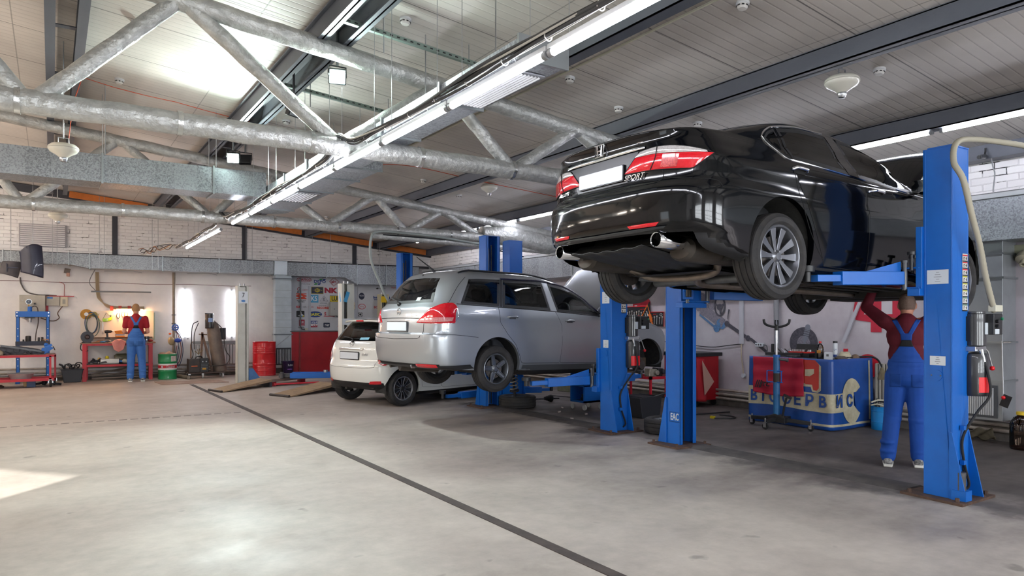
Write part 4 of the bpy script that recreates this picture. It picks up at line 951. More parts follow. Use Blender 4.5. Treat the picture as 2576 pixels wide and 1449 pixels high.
# ------------------------------------------------------------------ lights
TUBE=M('tube_glow','#ffffff',.4,emit='#f1f3ff',estr=24.)
FIX=M('fixture_white','#d9dbdd',.4)
def tube_lamp(loc,L,label,rz=0,nm='tube_lamp',r=.022,rot=None,g=None,tm=None):
    t=thing(nm,label,'lamp',loc,rz,g,rot=rot)
    for s in (-1,1): obj('hanger_wire',MB().cyl((0,s*L*.35,.04),(0,s*L*.35,ceilz(loc[0])-loc[2]-(.0 if abs(loc[0]-8)>.1 else .2)),.0025,n=5),STEEL,t)
    b=MB().bb(-.022,.022,-L/2,L/2,.02,.05); obj('lamp_body',b,FIX,t,bev=.004)
    obj('fluorescent_tube',MB().cyl((0,-L/2+.035,0),(0,L/2-.035,0),r,n=12),tm or TUBE,t)
    for s in (-1,1): obj('end_cap',MB().cyl((0,s*(L/2-.035),0),(0,s*L/2,0),r*1.15,n=12),M('cap_grey','#8b8d90',.4),t)
    return t
fw=[3.05,4.07,5.07,6.10,7.09,8.08,9.14,10.16,11.11]
names=['tube lamp in the long overhead row, partly out at the top edge','large tube lamp of the long row directly before the near duct end','tube lamp of the long row over the duct grille','tube lamp of the long row just before the near truss','tube lamp of the long row crossing under the near truss','tube lamp of the long row beyond the near truss, beside the second duct','tube lamp of the long row passing the second duct grille','tube lamp of the long row where the wide duct ends','tube lamp of the long row just before the far truss','dimly connected tube lamp of the long row after the white junction box','tube lamp second from the far end of the long row','tube lamp at the far end of the long row above the brick wall']
ys=[]
x=2.42
for i in range(12):
    f=4.07+1.02*(i-1); y=(f-.51*1-x*.5505)/.8348 if i<9 else None
    if i<9: y=((4.07+1.02*(i-1))+.51-1.02+.0-x*.5505)/.8348
    else: y=(11.9+1.02*(i-9)+.55-x*.5505)/.8348
    tube_lamp((x,y,3.0),1.2,names[i],g='tube lamps in the long overhead row')
for y in (-1.2,.0): tube_lamp((x,y,3.0),1.2,'tube lamp of the long row directly over the camera, outside the photo',g='tube lamps in the long overhead row')
n2=['tube lamp of the wall-side row at the right edge','tube lamp of the wall-side row ending above the blue post','tube lamp of the wall-side row just above the black roof','tube lamp of the wall-side row hidden behind the black roof','tube lamp of the wall-side row above the black boot','tube lamp of the wall-side row left of the black saloon','tube lamp of the wall-side row seen through the truss web','tube lamp of the wall-side row further behind the truss web','tube lamp of the wall-side row above the silver estate front','last tube lamp of the wall-side row near the corner']
for i in range(10):
    tube_lamp((8.0,1.35+1.62*i,3.49),1.55,n2[i],r=.02,g='tube lamps in the wall-side row')
for i in range(6): tube_lamp((-3.6,8.0+2.05*i,3.5),1.5,'added tube lamp out of view on the left, brightening ceiling and far wall',r=.05,g='added tube lamps out of view on the left',tm=M('fill_tube_glow','#ffffff',.4,emit='#fff0e0',estr=38.))  # unseen lamps added to fill the ceiling and back wall with light
# vertical tubes on the plaster wall
for X,l in ((2.87,'glowing vertical tube lamp on the wall behind the oil drum pole'),(3.99,'glowing vertical tube lamp on the wall beside the white post marked 7')):
    t=thing('wall_tube_lamp',l,'lamp',(X,yw(X)-.06,1.62),BR)
    obj('fluorescent_tube',MB().cyl((0,0,-.6),(0,0,.6),.018,n=12),M('tube_wall_glow','#ffffff',.4,emit='#f4f6ff',estr=12.),t)
    for s in (-1,1): obj('wall_clip',MB().box((0,.03,s*.62),(.03,.06,.04)),STEEL,t)
# warm strip lamp under the tool board, and the unlit strip above
t=thing('bench_lamp','warm glowing strip lamp on the tool board behind the working mechanic','lamp',(1.62,yw(1.62)-.12,1.70),BR)
obj('lamp_body',MB().bb(-.3,.3,-.02,.08,0,.03),FIX,t); obj('warm_tube',MB().cyl((-.28,-.02,-.03),(.28,-.02,-.03),.016,n=10),M('warm_glow','#ffffff',.4,emit='#ffbf80',estr=70.),t)
t=thing('strip_lamp','unlit grey strip lamp hanging over the workbench','lamp',(1.43,19.52,2.135),BR)
obj('lamp_body',MB().bb(-.64,.64,-.04,.04,-.015,.02),M('strip_grey','#707274',.5),t,bev=.004); obj('hanging_cable',MB().tube(spline([(-.55,0,.02),(-.68,.1,.25),(-.5,.2,.7),(-.52,.3,.95)],5),.008,6),MATS['strip_grey'],t)
# floodlights on rods
def flood(loc,rodtop,lit,label,rz):
    t=thing('floodlight',label,'floodlight',loc)
    obj('drop_rod',MB().tube([(0,0,.10),(0,0,rodtop-.10),(0,0,rodtop)],.014,8),GREYM,t)
    h=MB().box((0,0,0),(.17,.06,.15),(math.radians(25),0,rz)); obj('floodlight_housing',h,BLK,t,bev=.01)
    R=Euler((math.radians(25),0,rz)).to_matrix(); c=R@V((0,-.038,0))
    fm=MB().box(tuple(c),(.14,.006,.12),(math.radians(25),0,rz)); obj('floodlight_glass',fm,M('flood_glow','#ffffff',.3,emit='#dffff2',estr=120.) if lit else M('flood_off','#8e9496',.15),t)
    obj('bracket',MB().tube([(-.09,0,0),(-.09,0,.10),(.09,0,.10),(.09,0,0)],.008,6),BLK,t)
    if lit:
        l=bpy.data.lights.new('floodlight_beam','SPOT'); l.energy=90 if loc[1]<9 else 260; l.spot_size=math.radians(160); l.spot_blend=.6; l.shadow_soft_size=.08; l.color=(.85,1,.94)
        lo=bpy.data.objects.new('floodlight_beam',l); COL.objects.link(lo); lo.parent=t; c2=R@V((0,-.06,0)); lo.location=c2; d=R@V((0,-1,0)); lo.rotation_euler=d.to_track_quat('-Z','Y').to_euler()
flood((2.36,6.72,3.86),.52,True,'lit floodlight hanging on a rod before the near truss',-.3)
flood((2.30,8.0,3.84),.48,False,'unlit black floodlight hanging on a rod behind the truss diagonal',.5)
flood((2.12,10.3,3.72),.55,True,'lit floodlight above the cross duct',-.3)
flood((2.35,10.6,3.78),.45,False,'unlit floodlight beside the lit one above the cross duct',2.6)
# daylight: sky through the windows behind, one low sun beam on the floor
w=bpy.data.worlds.new('sky'); SC.world=w; w.use_nodes=True; bg=w.node_tree.nodes['Background']
sk=nd(w.node_tree,'ShaderNodeTexSky'); sk.sky_type='HOSEK_WILKIE'; sk.turbidity=3.; sk.sun_direction=(-.62,-.70,.36); mixn=nd(w.node_tree,'ShaderNodeMix',data_type='RGBA'); mixn.inputs[0].default_value=.75; w.node_tree.links.new(sk.outputs[0],mixn.inputs[6]); mixn.inputs[7].default_value=(.86,.93,1,1); w.node_tree.links.new(mixn.outputs[2],bg.inputs[0]); bg.inputs[1].default_value=1.5
s=bpy.data.lights.new('sun','SUN'); s.energy=6; s.angle=.01; s.color=(1,.97,.9); so=bpy.data.objects.new('sun',s); COL.objects.link(so); el=math.radians(20); so.rotation_euler=V((.66*math.cos(el),.75*math.cos(el),-math.sin(el))).to_track_quat('-Z','Y').to_euler()
for i,(a,b) in enumerate(((-1.0,1.6),(3.0,5.6),(7.0,9.2))):
    l=bpy.data.lights.new('window_daylight','AREA'); l.shape='RECTANGLE'; l.size=b-a; l.size_y=2.2; l.energy=110; l.color=(.92,.96,1)
    lo=bpy.data.objects.new('window_daylight',l); COL.objects.link(lo); lo.location=((a+b)/2,-5.2,2.); lo.rotation_euler=(math.radians(90),0,0)
EXPO=1.32
# ------------------------------------------------------------------ two-post lifts
BLUE=M('lift_blue','#0962bb',.40,var=.35,vscale=6,var2='#0955a6',bump=.05,bscale=30)
RUSTY=M('rusty_base','#5c4437',.8,var=.7,vscale=14,var2='#2f2724',bump=.4,bscale=40)
def post(loc,rz,label,H=2.85,carr=None,arms=(),power=False,mat=None,base=True,w=.27,d=.22,notes=()):
    """channel post; opening towards local +y"""
    mat=mat or BLUE
    t=thing('lift_post',label,'car lift post',loc,rz,'two-post lift columns')
    m=MB(); m.bb(-w/2,w/2,-d/2,-d/2+.012,.02,H); m.bb(-w/2,-w/2+.012,-d/2,d/2,.02,H); m.bb(w/2-.012,w/2,-d/2,d/2,.02,H); m.bb(-w/2,-w/2+.05,d/2-.012,d/2,.02,H); m.bb(w/2-.05,w/2,d/2-.012,d/2,.02,H)
    obj('column',m,mat,t,bev=.004)
    obj('top_plate',MB().bb(-w/2-.004,w/2+.004,-d/2-.004,d/2-.03,H-.002,H+.008),mat,t)
    obj('lifting_ram',MB().cyl((.02,0,.05),(.02,0,H*.93),.016,n=10),GREYM,t)
    obj('lifting_chain',MB().bb(-.03,-.01,.02,.03,.05,H*.95),BLK,t)
    if base:
        obj('base_plate',MB().prism([(-.26,-.24),(.30,-.24),(.30,.22),(-.22,.26)],0,.02,'xy'),RUSTY,t)
        for sx in (-1,1):
            for (dx,dy) in ((sx*(w/2+.006),0),):
                g=MB().prism([(-d/2+.02,.02),(-d/2+.02,.55),(-d/2-.0,.55),(-d/2-.11,.02)],dx-.006,dx+.006,'yz'); obj('gusset',g,mat,t)
        for (x,y) in ((-.21,-.18),(.25,-.19),(.25,.17),(-.18,.2)):
            obj('anchor_bolt',MB().cyl((x,y,.02),(x,y,.05),.016,n=6),RUSTY,t)
    if carr:
        z=carr
        c=MB(); c.bb(-w/2-.03,w/2+.03,d/2+.0,d/2+.05,z-.10,z+.42 if H>2.5 else z+.2); c.bb(-.17,.17,d/2+.02,d/2+.17,z-.09,z-.075); c.bb(-.17,.17,d/2+.02,d/2+.17,z+.075,z+.09); c.bb(-.20,.20,d/2+.0,d/2+.10,z-.15,z-.09)
        cr=obj('carriage',c,mat,t,bev=.004)
        for (px,py,ex,ey,ph) in arms:
            p=V((px,py,z)); e=V((ex,ey,z-.02)); dr=(e-p).normalized(); L=(e-p).length
            a=MB(); s=p+dr*.06; k=p+dr*(L*.70); a.beam(s,k,.11,.11); q=p+dr*(L*.93)
            n0=len(a.v)
            ar=obj('lift_arm',a,mat,t,bev=.006)
            b=MB(); b.beam(k-dr*.05,q,.08,.055); obj('arm_extension',b,mat,ar,bev=.004)
            gs=MB(); u=V((0,0,1)); sd=dr.cross(u); 
            g0,g1=p+dr*.05+u*.055,p+dr*(L*.42)+u*.055
            gs.add([g0+sd*.006,g1+sd*.006,g0+u*.085+sd*.006,g0-sd*.006,g1-sd*.006,g0+u*.085-sd*.006],[(0,1,2),(3,5,4),(0,3,4,1),(1,4,5,2),(2,5,3,0)]); obj('arm_stiffener',gs,mat,ar)
            pin=MB().cyl(p-u*.10,p+u*.13,.022,n=14); pin.cyl(p+u*.13,p+u*.15,.03,n=14); obj('pivot_pin',pin,GREYM,ar)
            kn=MB().cyl(p+dr*.03-sd*.09+u*.06,p+dr*.03-sd*.09+u*.19,.014,n=10); kn.cyl(p+dr*.03-sd*.09+u*.19,p+dr*.03-sd*.09+u*.215,.032,n=14); obj('lock_knob',kn,BLK,ar)
            pd=MB().cyl(e-u*.03,e+u*(ph*.5),.03,n=16); pd.cyl(e+u*(ph*.5),e+u*ph,.058,n=20); obj('lift_pad',pd,BLK,ar,bev=.003)
    if power:
        x0=w/2+.06; y0=-d/2-.02
        pw=MB().cyl((x0,y0,1.24),(x0,y0,1.50),.082,n=28); pw.cyl((x0,y0,1.50),(x0,y0,1.52),.075,n=28); mo=obj('pump_motor',pw,M('motor_black','#25262a',.35,coat=.5),t,bev=.004)
        obj('motor_bracket',MB().bb(w/2-.04,x0,-d/2-.03,-d/2+.02,1.28,1.48),BLK,mo)
        obj('rating_plate',MB().prism(rrect(.055,.095,.004,cx=0,cy=0),-.003,.003,'xz').xf(Matrix.Translation((x0+.01,y0-.085,1.38))),WHITEP,mo)
        vb=MB().bb(x0-.10,x0+.09,y0-.05,y0+.05,1.195,1.235); vb.cyl((x0+.09,y0-.02,1.215),(x0+.12,y0-.02,1.215),.02,n=10); obj('valve_block',vb,STEEL,t,bev=.004)
        tk=MB().lathe([(0,.83),(.09,.83),(.098,.85),(.098,1.14),(.085,1.175),(0,1.19)],(x0+.01,y0,0),n=32); tk=obj('oil_tank',tk,MATS['motor_black'],t)
        rl=MB(); rl.add([(x0+.01+.099*math.sin(a_),y0-.099*math.cos(a_),z_) for a_ in [(-.9+1.9*k/14) for k in range(15)] for z_ in (.86,.985)],[(2*k,2*k+1,2*k+3,2*k+2) for k in range(14)]); obj('red_label',rl,M('label_red','#e3121c',.35),tk)
        wl=MB(); wl.add([(x0+.01+.099*math.sin(a_),y0-.099*math.cos(a_),z_) for a_ in [(.45+.5*k/6) for k in range(7)] for z_ in (1.06,1.12)],[(2*k,2*k+1,2*k+3,2*k+2) for k in range(6)]); obj('silver_label',wl,M('label_silver','#a7abae',.4),tk)
        lv=MB().tube([(x0+.085,y0-.03,1.23),(x0+.12,y0-.05,1.19),(x0+.17,y0-.06,1.06)],.006,8); lv=obj('release_lever',lv,STEEL,t); obj('lever_knob',MB().sph((x0+.172,y0-.06,1.05),.02,14),M('knob_red','#d81420',.3),lv)
        eb=MB().bb(x0+.03,x0+.19,y0-.13,y0-.01,1.33,1.50); eb=obj('switch_box',eb,BLK,t,bev=.006)
        obj('push_button',MB().cyl((x0+.07,y0-.13,1.44),(x0+.07,y0-.15,1.44),.014,n=12),M('button_black','#0c0c0c',.3),eb); obj('push_button',MB().cyl((x0+.07,y0-.13,1.40),(x0+.07,y0-.15,1.40),.014,n=12),MATS['button_black'],eb)
        obj('start_button',MB().cyl((x0+.165,y0-.13,1.46),(x0+.165,y0-.143,1.46),.012,n=12),M('button_green','#1f7a55',.3),eb); obj('box_label',MB().bb(x0+.045,x0+.12,y0-.133,y0-.129,1.335,1.375),WHITEP,eb)
        hs=MB().tube(spline([(x0-.03,y0-.06,1.20),(x0-.02,y0-.11,1.0),(x0-.02,y0-.12,.84),(x0-.10,y0-.06,.70),(x0-.19,y0+.005,.50),(x0-.18,y0+.0,.30),(x0-.12,y0-.01,.12),(x0-.13,y0+.02,.06)],7),.011,8); hs=obj('hydraulic_hose',hs,RUB,t)
        obj('hose_fitting',MB().cyl((x0-.03,y0-.06,1.21),(x0-.028,y0-.08,1.11),.015,n=8),STEEL,hs)
        for z_ in (.58,.30): obj('hose_clip',MB().box((x0-.19,y0-.0,z_),(.05,.03,.035)),mat,hs)
    return t
zf=-.0
# papers are stuck on the left (world -x) faces
def paper(t,x,y,z,w,h,lines=0,nm='paper_notice',side=-1):
    m=MB().box((x,y,z),(.002,w,h)); o=obj(nm,m,WHITEP,t)
    if lines:
        ml=MB()
        for k in range(lines): ml.box((x+side*.0015,y,z+h*.32-k*h*.64/max(1,lines-1)),(.001,w*(.15+.3*((k*7)%3)/3.),.004))
        obj('printed_lines',ml,M('print_grey','#8a8d93',.6),o)
    return o
A=post((6.145,2.83,0),0,'tall blue lift post beside the red-shirted mechanic, with black pump unit','',) if False else post((6.145,2.83,0),0,'nearest blue lift post, its pump unit on the right, supporting the black saloon',carr=1.80,arms=((-.16,.25,-1.15,.50,.10),(.16,.25,1.10,.62,.10)),power=True)
paper(A,-.137,.0,1.80,.165,.115,5); paper(A,-.137,0,1.12,.12,.075,4)
m=MB().cyl((-.135,.01,1.0),(-.142,.01,1.0),.046,n=28); cp=obj('access_cover',m,BLUE,A); obj('cover_screw',MB().cyl((-.142,-.025,1.0),(-.146,-.025,1.0),.006,n=8),GREYM,cp); obj('cover_screw',MB().cyl((-.142,.045,1.0),(-.146,.045,1.0),.006,n=8),GREYM,cp)
st=MB().bb(.030,.115,-.1125,-.1105,1.53,1.99); st=obj('warning_sticker_strip',st,M('sticker_white','#d8d6cf',.4),A)
for k in range(8):
    z=1.98-.0575*k; c=('label_red','label_red','label_red','warn_yellow','warn_yellow','warn_yellow','warn_green','warn_green')[k]
    obj('warning_bar',MB().bb(.032,.113,-.1135,-.112,z-.009,z),MATS.get(c) or M(c,'#b4b32a' if 'yel' in c else '#3c6e58',.4),st)
    obj('warning_text_bar',MB().bb(.032,.113,-.1135,-.112,z-.056,z-.046),BLK,st)
    ic=MB(); ic.box((.052,-.1128,z-.028),(.008,.001,.026)); ic.box((.057,-.1128,z-.020),(.016,.001,.006)); ic.box((.092,-.1128,z-.028),(.010,.001,.024)); ic.box((.092,-.1128,z-.028),(.022,.001,.006)); obj('warning_pictogram',ic,BLK,st)
obj('rubber_stop',MB().cyl((-.11,-.16,.10),(-.11,-.16,.24),.038,n=16),M('worn_steel','#5b5a5c',.6,.5,var=.6,vscale=40),A)
obj('stop_bracket',MB().bb(-.16,-.06,-.22,-.11,.02,.10),BLUE,A)
obj('hose_slot',MB().prism(rrect(.035,.17,.017),-.113,-.108,'xz').xf(Matrix.Translation((.055,-.0005,.20))),DARKPIT,A)
B=post((6.135,5.72,0),PI,'blue lift post on the far side of the black saloon, open channel towards the camera',carr=1.74,arms=((.16,.25,.55,.62,.12),(-.16,.25,-1.05,.62,.12)))
ea=MB(); 
text('conformity_mark','EAC',.11,WHITEP,B,(.1365,.03,.33),(PI/2,0,PI/2) ,.001,sx=.62,bold=.002)
obj('mark_border',MB().tube([(.1365,-.045,.275),(.1365,.115,.275),(.1365,.115,.385),(.1365,-.045,.385)],.002,4,closed=True),BLK,B)
C_=post((6.13,6.88,0),0,'blue lift post in the middle carrying a second black pump unit, under the silver estate',carr=.66,arms=((-.16,.25,-1.10,.42,.08),(.16,.25,1.0,.55,.08)),power=True)
paper(C_,-.137,.0,1.74,.14,.15,5); paper(C_,-.137,0,1.14,.10,.10,4); obj('access_cover',MB().cyl((-.135,.01,1.02),(-.142,.01,1.02),.046,n=24),BLUE,C_)
st=obj('warning_sticker_strip',MB().bb(.03,.11,-.1125,-.1105,1.55,1.95),MATS['sticker_white'],C_)
for k in range(7):
    z=1.94-.0575*k; obj('warning_text_bar',MB().bb(.032,.108,-.1135,-.112,z-.056,z-.046),BLK,st); ic=MB(); ic.box((.052,-.1128,z-.028),(.012,.001,.026)); ic.box((.088,-.1128,z-.028),(.022,.001,.008)); obj('warning_pictogram',ic,BLK,st)
D_=post((6.14,10.0,0),PI,'blue lift post behind the rear wheel of the silver estate, channel towards the camera',carr=.66,arms=((.16,.25,1.0,.55,.08),(-.16,.25,-1.05,.55,.08)))
E_=post((6.87,10.40,0),0,'blue lift post standing just right of another one, above the silver roof',carr=.17,arms=((-.2,.22,-1.35,.10,.11),(.2,.22,.95,.12,.11)))
F_=post((6.22,13.56,0),PI,'blue lift post seen left of the silver estate roof',carr=.17,arms=((.2,.22,1.1,.3,.11),(-.2,.22,-1.1,.3,.11)))
WPOST=M('post_cream','#c3c5bd',.45,var=.4,vscale=5,var2='#a9aaa2')
I_=post((3.64,16.75,0),PI,'cream lift post marked 7 standing beside the red drum',2.22,mat=WPOST,base=False,w=.24,d=.24)
text('bay_number','7',.15,BLK,I_,(.0,.0,0),(0,0,0)) if False else None
n7=obj('number_card',MB().bb(-.10,.10,.121,.124,1.83,2.10),WHITEP,I_)
text('bay_number','7',.15,BLK,n7,(.0,.126,2.01),(PI/2,0,PI),.001,sx=.8); obj('oval_badge',MB().prism([(.045*math.cos(2*PI*k/20),1.885+.025*math.sin(2*PI*k/20)) for k in range(20)],.124,.127,'xz'),M('badge_blue','#4d7fb8',.3),n7)
for x in (-.04,.05): obj('top_bolt',MB().cyl((x,0,2.22),(x,0,2.28),.018,n=10),STEEL,I_)
obj('blue_gusset',MB().prism([(-.12,0),(-.12,.34),(-.22,.34),(-.45,0)],-.02,.10,'xz'),M('dull_blue','#4a75ad',.5,var=.4,vscale=9),I_)
G_=post((5.14,14.1,0),PI,'cream lift post with a tilted blue sticker behind the white hatchback',2.2,mat=WPOST,base=False,w=.26,d=.24)
obj('blue_sticker',MB().box((.131,.0,1.93),(.002,.07,.22),(math.radians(20),0,0)),M('stick_blue','#3f93c4',.4),G_) 
sk_=obj('blue_sticker',MB().box((.03,.1215,1.93),(.075,.002,.22),(0,math.radians(-18),0)),MATS['stick_blue'],G_)
obj('white_patch',MB().bb(-.10,.12,.1205,.1225,1.35,1.48),WHITEP,G_)
for x in (-.04,.05): obj('top_bolt',MB().cyl((x,0,2.2),(x,0,2.26),.018,n=10),STEEL,G_)
H_=post((7.98,18.85,0),PI,'cream lift post with a yellow sticker far back near the logo wall',2.18,mat=M('post_beige','#c9c3a3',.5),base=False,w=.26,d=.24)
obj('yellow_sticker',MB().bb(-.05,.11,.1205,.1225,1.95,2.13),M('stick_yellow','#e8c21e',.4),H_)
for x in (-.04,.05): obj('top_bolt',MB().cyl((x,0,2.18),(x,0,2.24),.018,n=10),STEEL,H_)
# floor covers between the posts
CC=M('cover_grey','#55504e',.75,var=.7,vscale=5,var2='#2b292c')
for y0,y1,l in ((3.1,5.5,'low grey cable cover on the floor between the posts of the near lift'),(7.15,9.75,'low grey cable cover on the floor between the posts of the middle lift')):
    one('cable_cover',MB().prism([(6.02,0),(6.08,.022),(6.28,.022),(6.34,0)],y0,y1,'xz'),CC,l,'cable cover')
obj('front_cover',MB().bb(-.05,.122,.112,.1195,.0,2.20),WPOST,I_); obj('front_cover',MB().bb(-.13,.02,.112,.1195,.0,2.19),WPOST,G_)
# ------------------------------------------------------------------ ducts, cables, ceiling fittings
def duct(name,label,segs,axis,flanges=(),cat='duct',grilles=(),hang=(),mat=None):
    """segs: (x0,x1,y0,y1,z0,z1); flanges: positions along the axis"""
    c=segs[0]; t=thing(name,label,cat,(0,0,0))
    mb=MB()
    for s in segs: mb.bb(*s)
    obj('duct_sheet',mb,mat or GALV,t,bev=.004)
    for p in flanges:
        s=[q for q in segs if (q[0]-.01<=p<=q[1]+.01 if axis=='x' else q[2]-.01<=p<=q[3]+.01 if axis=='y' else q[4]-.01<=p<=q[5]+.01)]
        if not s: continue
        s=s[0]; e=.018; f=MB()
        if axis=='x': f.bb(p-.012,p+.012,s[2]-e,s[3]+e,s[4]-e,s[5]+e)
        elif axis=='y': f.bb(s[0]-e,s[1]+e,p-.012,p+.012,s[4]-e,s[5]+e)
        else: f.bb(s[0]-e,s[1]+e,s[2]-e,s[3]+e,p-.012,p+.012)
        obj('flange',f,M('flange_zinc','#9da3a5',.35,.85),t)
    for (kind,a0,a1,b0,b1,c_) in grilles:
        g=MB(); fr=MB()
        if kind=='under':   # below at z=c_, x a0-a1, y b0-b1, slats along y
            fr.bb(a0-.02,a1+.02,b0-.02,b1+.02,c_-.014,c_-.006); n=9
            for k in range(n): x=a0+(a1-a0)*(k+.5)/n; g.box((x,(b0+b1)/2,c_-.022),(.016,b1-b0,.006),(0,.5,0))
        elif kind=='-x':    # face towards -x at x=c_, y a0-a1, z b0-b1
            fr.bb(c_-.018,c_-.006,a0-.03,a1+.03,b0-.03,b1+.03); n=15
            for k in range(n): y=a0+(a1-a0)*(k+.5)/n; g.box((c_-.026,y,(b0+b1)/2),(.012,.012,b1-b0))
        else:               # face towards -y at y=c_
            fr.bb(a0-.03,a1+.03,c_-.018,c_-.006,b0-.03,b1+.03); n=9
            for k in range(n): x=a0+(a1-a0)*(k+.5)/n; g.box((x,c_-.026,(b0+b1)/2),(.012,.012,b1-b0))
        r=obj('grille',fr,M('grille_back','#4b4d50',.6) if kind!='under' else M('grille_under','#8c8f94',.5),t); obj('grille_slats',g,M('grille_slat','#c9cbcd',.4,.3),r)
    for (x,y,z0,z1) in hang: obj('hanger_rod',MB().cyl((x,y,z0),(x,y,z1),.006,n=6),STEEL,t)
    return t
duct('air_duct','big galvanised cross duct hanging in the upper left before the far truss',[(-5,2.62,10.5,11.0,3.24,3.60)],'x',[-1.9,-.65,.55,1.9],hang=[(x,y,3.60,ceilz(x)) for x in (-.62,.58,1.93) for y in (10.48,11.02)])
obj_=duct('air_duct','narrow galvanised duct beside the tube lamps ending near the black saloon',[(2.66,3.05,3.92,7.84,3.24,3.38)],'y',[3.93,5.1,6.3,7.0],grilles=[('under',2.72,2.99,4.15,5.0,3.24)],hang=[(3.07,y,3.3,ceilz(3)) for y in (4.9,6.2)])
d2=duct('air_duct','wide galvanised duct beside the tube lamps with a square grille underneath',[(2.64,3.30,7.84,11.75,3.24,3.42)],'y',[7.86,8.6,9.6,10.6,11.5],grilles=[('under',2.75,3.15,9.75,10.5,3.24)],hang=[(3.32,y,3.3,ceilz(3.3)) for y in (8.6,9.6)])
ec=MB(); ec.prism([(2.97+.33*math.cos(PI*k/16),11.75+.35*math.sin(PI*k/16)) for k in range(17)],3.24,3.42,'xy'); obj('rounded_end',ec,GALV,d2)
def wy(x,o): return yw(x)-o
t=thing('air_duct','galvanised duct running along the far wall above the workbench','duct',(0,19.95,0),BR)
m=MB(); m.bb(-6,.38,-.52,-.08,2.76,3.02); m.add([(.38,-.52,2.76),(.80,-.52,2.68),(.80,-.52,3.01),(.38,-.52,3.02),(.38,-.08,2.76),(.80,-.08,2.68),(.80,-.08,3.01),(.38,-.08,3.02)],[(0,1,2,3),(4,7,6,5),(0,4,5,1),(3,2,6,7)]); m.bb(.80,5.0,-.52,-.08,2.68,3.01); obj('duct_sheet',m,GALV,t)
m=MB().bb(5.02,5.34,-.56,-.06,2.66,3.02); obj('bright_connector',m,M('bright_zinc','#dde4ea',.25,.8),t)
m=MB(); m.bb(5.36,6.9,-.52,-.08,2.64,3.0); m.add([(6.9,-.52,2.64),(7.25,-.52,2.46),(7.25,-.52,3.0),(6.9,-.52,3.0),(6.9,-.08,2.64),(7.25,-.08,2.46),(7.25,-.08,3.0),(6.9,-.08,3.0)],[(0,1,2,3),(4,7,6,5),(0,4,5,1),(3,2,6,7)]); m.bb(7.25,9.1,-.52,-.08,2.46,3.0); obj('duct_sheet',m,GALV,t)
for x,z0,z1 in ((-.88,2.74,3.04),(.38,2.74,3.04),(.80,2.66,3.03),(2.35,2.66,3.03),(3.65,2.66,3.03),(5.02,2.64,3.03),(5.34,2.64,3.03),(6.4,2.62,3.02),(7.25,2.44,3.02),(8.1,2.44,3.02)): obj('flange',MB().bb(x-.012,x+.012,-.54,-.06,z0,z1),MATS['flange_zinc'],t)
for x in (.06,.15,1.0,1.1,2.12,2.25,4.3,4.45,6.0,6.5,7.9): obj('hanger_rod',MB().cyl((x,-.55,2.7),(x,-.55,ceilz(x)-.05),.005,n=6),STEEL,t)
m=MB()
for (a,b) in ((2.9,3.6),(4.2,4.9),(1.1,1.9)): m.tube([(a,-.54,2.62),(b-.2,-.54,2.64),(b,-.54,2.60)],.008,5)
obj('hanger_bracket',m,STEEL,t)
t=thing('air_duct','upright pale duct standing between the red drum and the logo wall','duct',(5.22,wy(5.22,.30),0),BR)
obj('duct_sheet',MB().bb(-.21,.21,-.13,.2,.24,2.66),M('pale_zinc','#b9c3c9',.35,.5,var=.3,vscale=3),t)
for z in (2.52,2.25,2.05,1.85,1.65,1.45,1.25): obj('sheet_fold',MB().bb(-.212,.212,-.136,.2,z-.005,z+.005),MATS['flange_zinc'],t)
for z in (2.56,1.06): obj('flange',MB().bb(-.24,.24,-.16,.2,z-.015,z+.015),M('flange_dark','#6f767c',.4,.6),t)
g=MB(); 
for k in range(9): x=-.16+.04*k; g.bb(x-.006,x+.006,-.16,-.135,.28,.66)
r=obj('grille',MB().bb(-.20,.20,-.14,-.128,.24,.70),M('grille_dark','#2b2d31',.6),t); obj('grille_slats',g,MATS['grille_slat'],r); obj('diagonal_brace',MB().tube([(-.18,-.14,.75),(.18,-.14,1.05)],.006,6),STEEL,t)
duct('air_duct','wide galvanised duct running along the right-hand wall below the brickwork',[(9.02,9.44,-4,18.4,2.36,2.84)],'y',[1.2,3.2,5.4,7.4,9.4,11.4,13.4,15.4])
m=MB(); 
for k in range(90): m.box((9.005,-1+.2*k,2.875),(.004,.10,.012))
t2=one('cable_channel',MB().bb(9.0,9.04,-4,18.4,2.85,2.90),M('rail_zinc','#b3b6b8',.4,.6),'slotted metal rail along the top of the right-hand wall duct','rail'); obj('rail_slot',m,BLK,t2)
duct('air_duct','upright grey duct with a large grille behind the nearest blue post',[(9.14,9.49,3.60,4.05,.28,2.37)],'z',[2.22,1.94,1.19,.74],grilles=[('-x',3.68,3.97,.34,.66,9.14)],mat=M('duct_grey','#9ca1a4',.4,.55,var=.3,vscale=3))
t=one('damper_rod',MB().tube([(9.12,3.58,1.19),(9.12,3.50,1.20),(9.12,3.60,1.21),(9.12,3.585,.60)],.006,6),STEEL,'thin steel pull rod with a red and black grip on the upright grey duct','rod')
obj('red_grip',MB().sph((9.11,3.58,.56),.022,12),MATS['knob_red'],t); obj('black_plate',MB().box((9.12,3.56,.52),(.006,.09,.14),(.35,0,0)),BLK,t)
# back gable louvre
t=thing('wall_louvre','large white louvred vent high on the brick wall, upper left','louvre',(-.17,wy(-.17,.0)-.02,3.45),BR)
obj('louvre_frame',MB().bb(-.47,.47,-.02,.02,-.27,.27),M('louvre_grey','#a9a7ab',.6),t)
g=MB()
for k in range(11): z=-.235+.047*k; g.box((0,-.035,z),(.88,.040,.008),(.75,0,0))
obj('louvre_slats',g,M('louvre_white','#eeecee',.5),t)
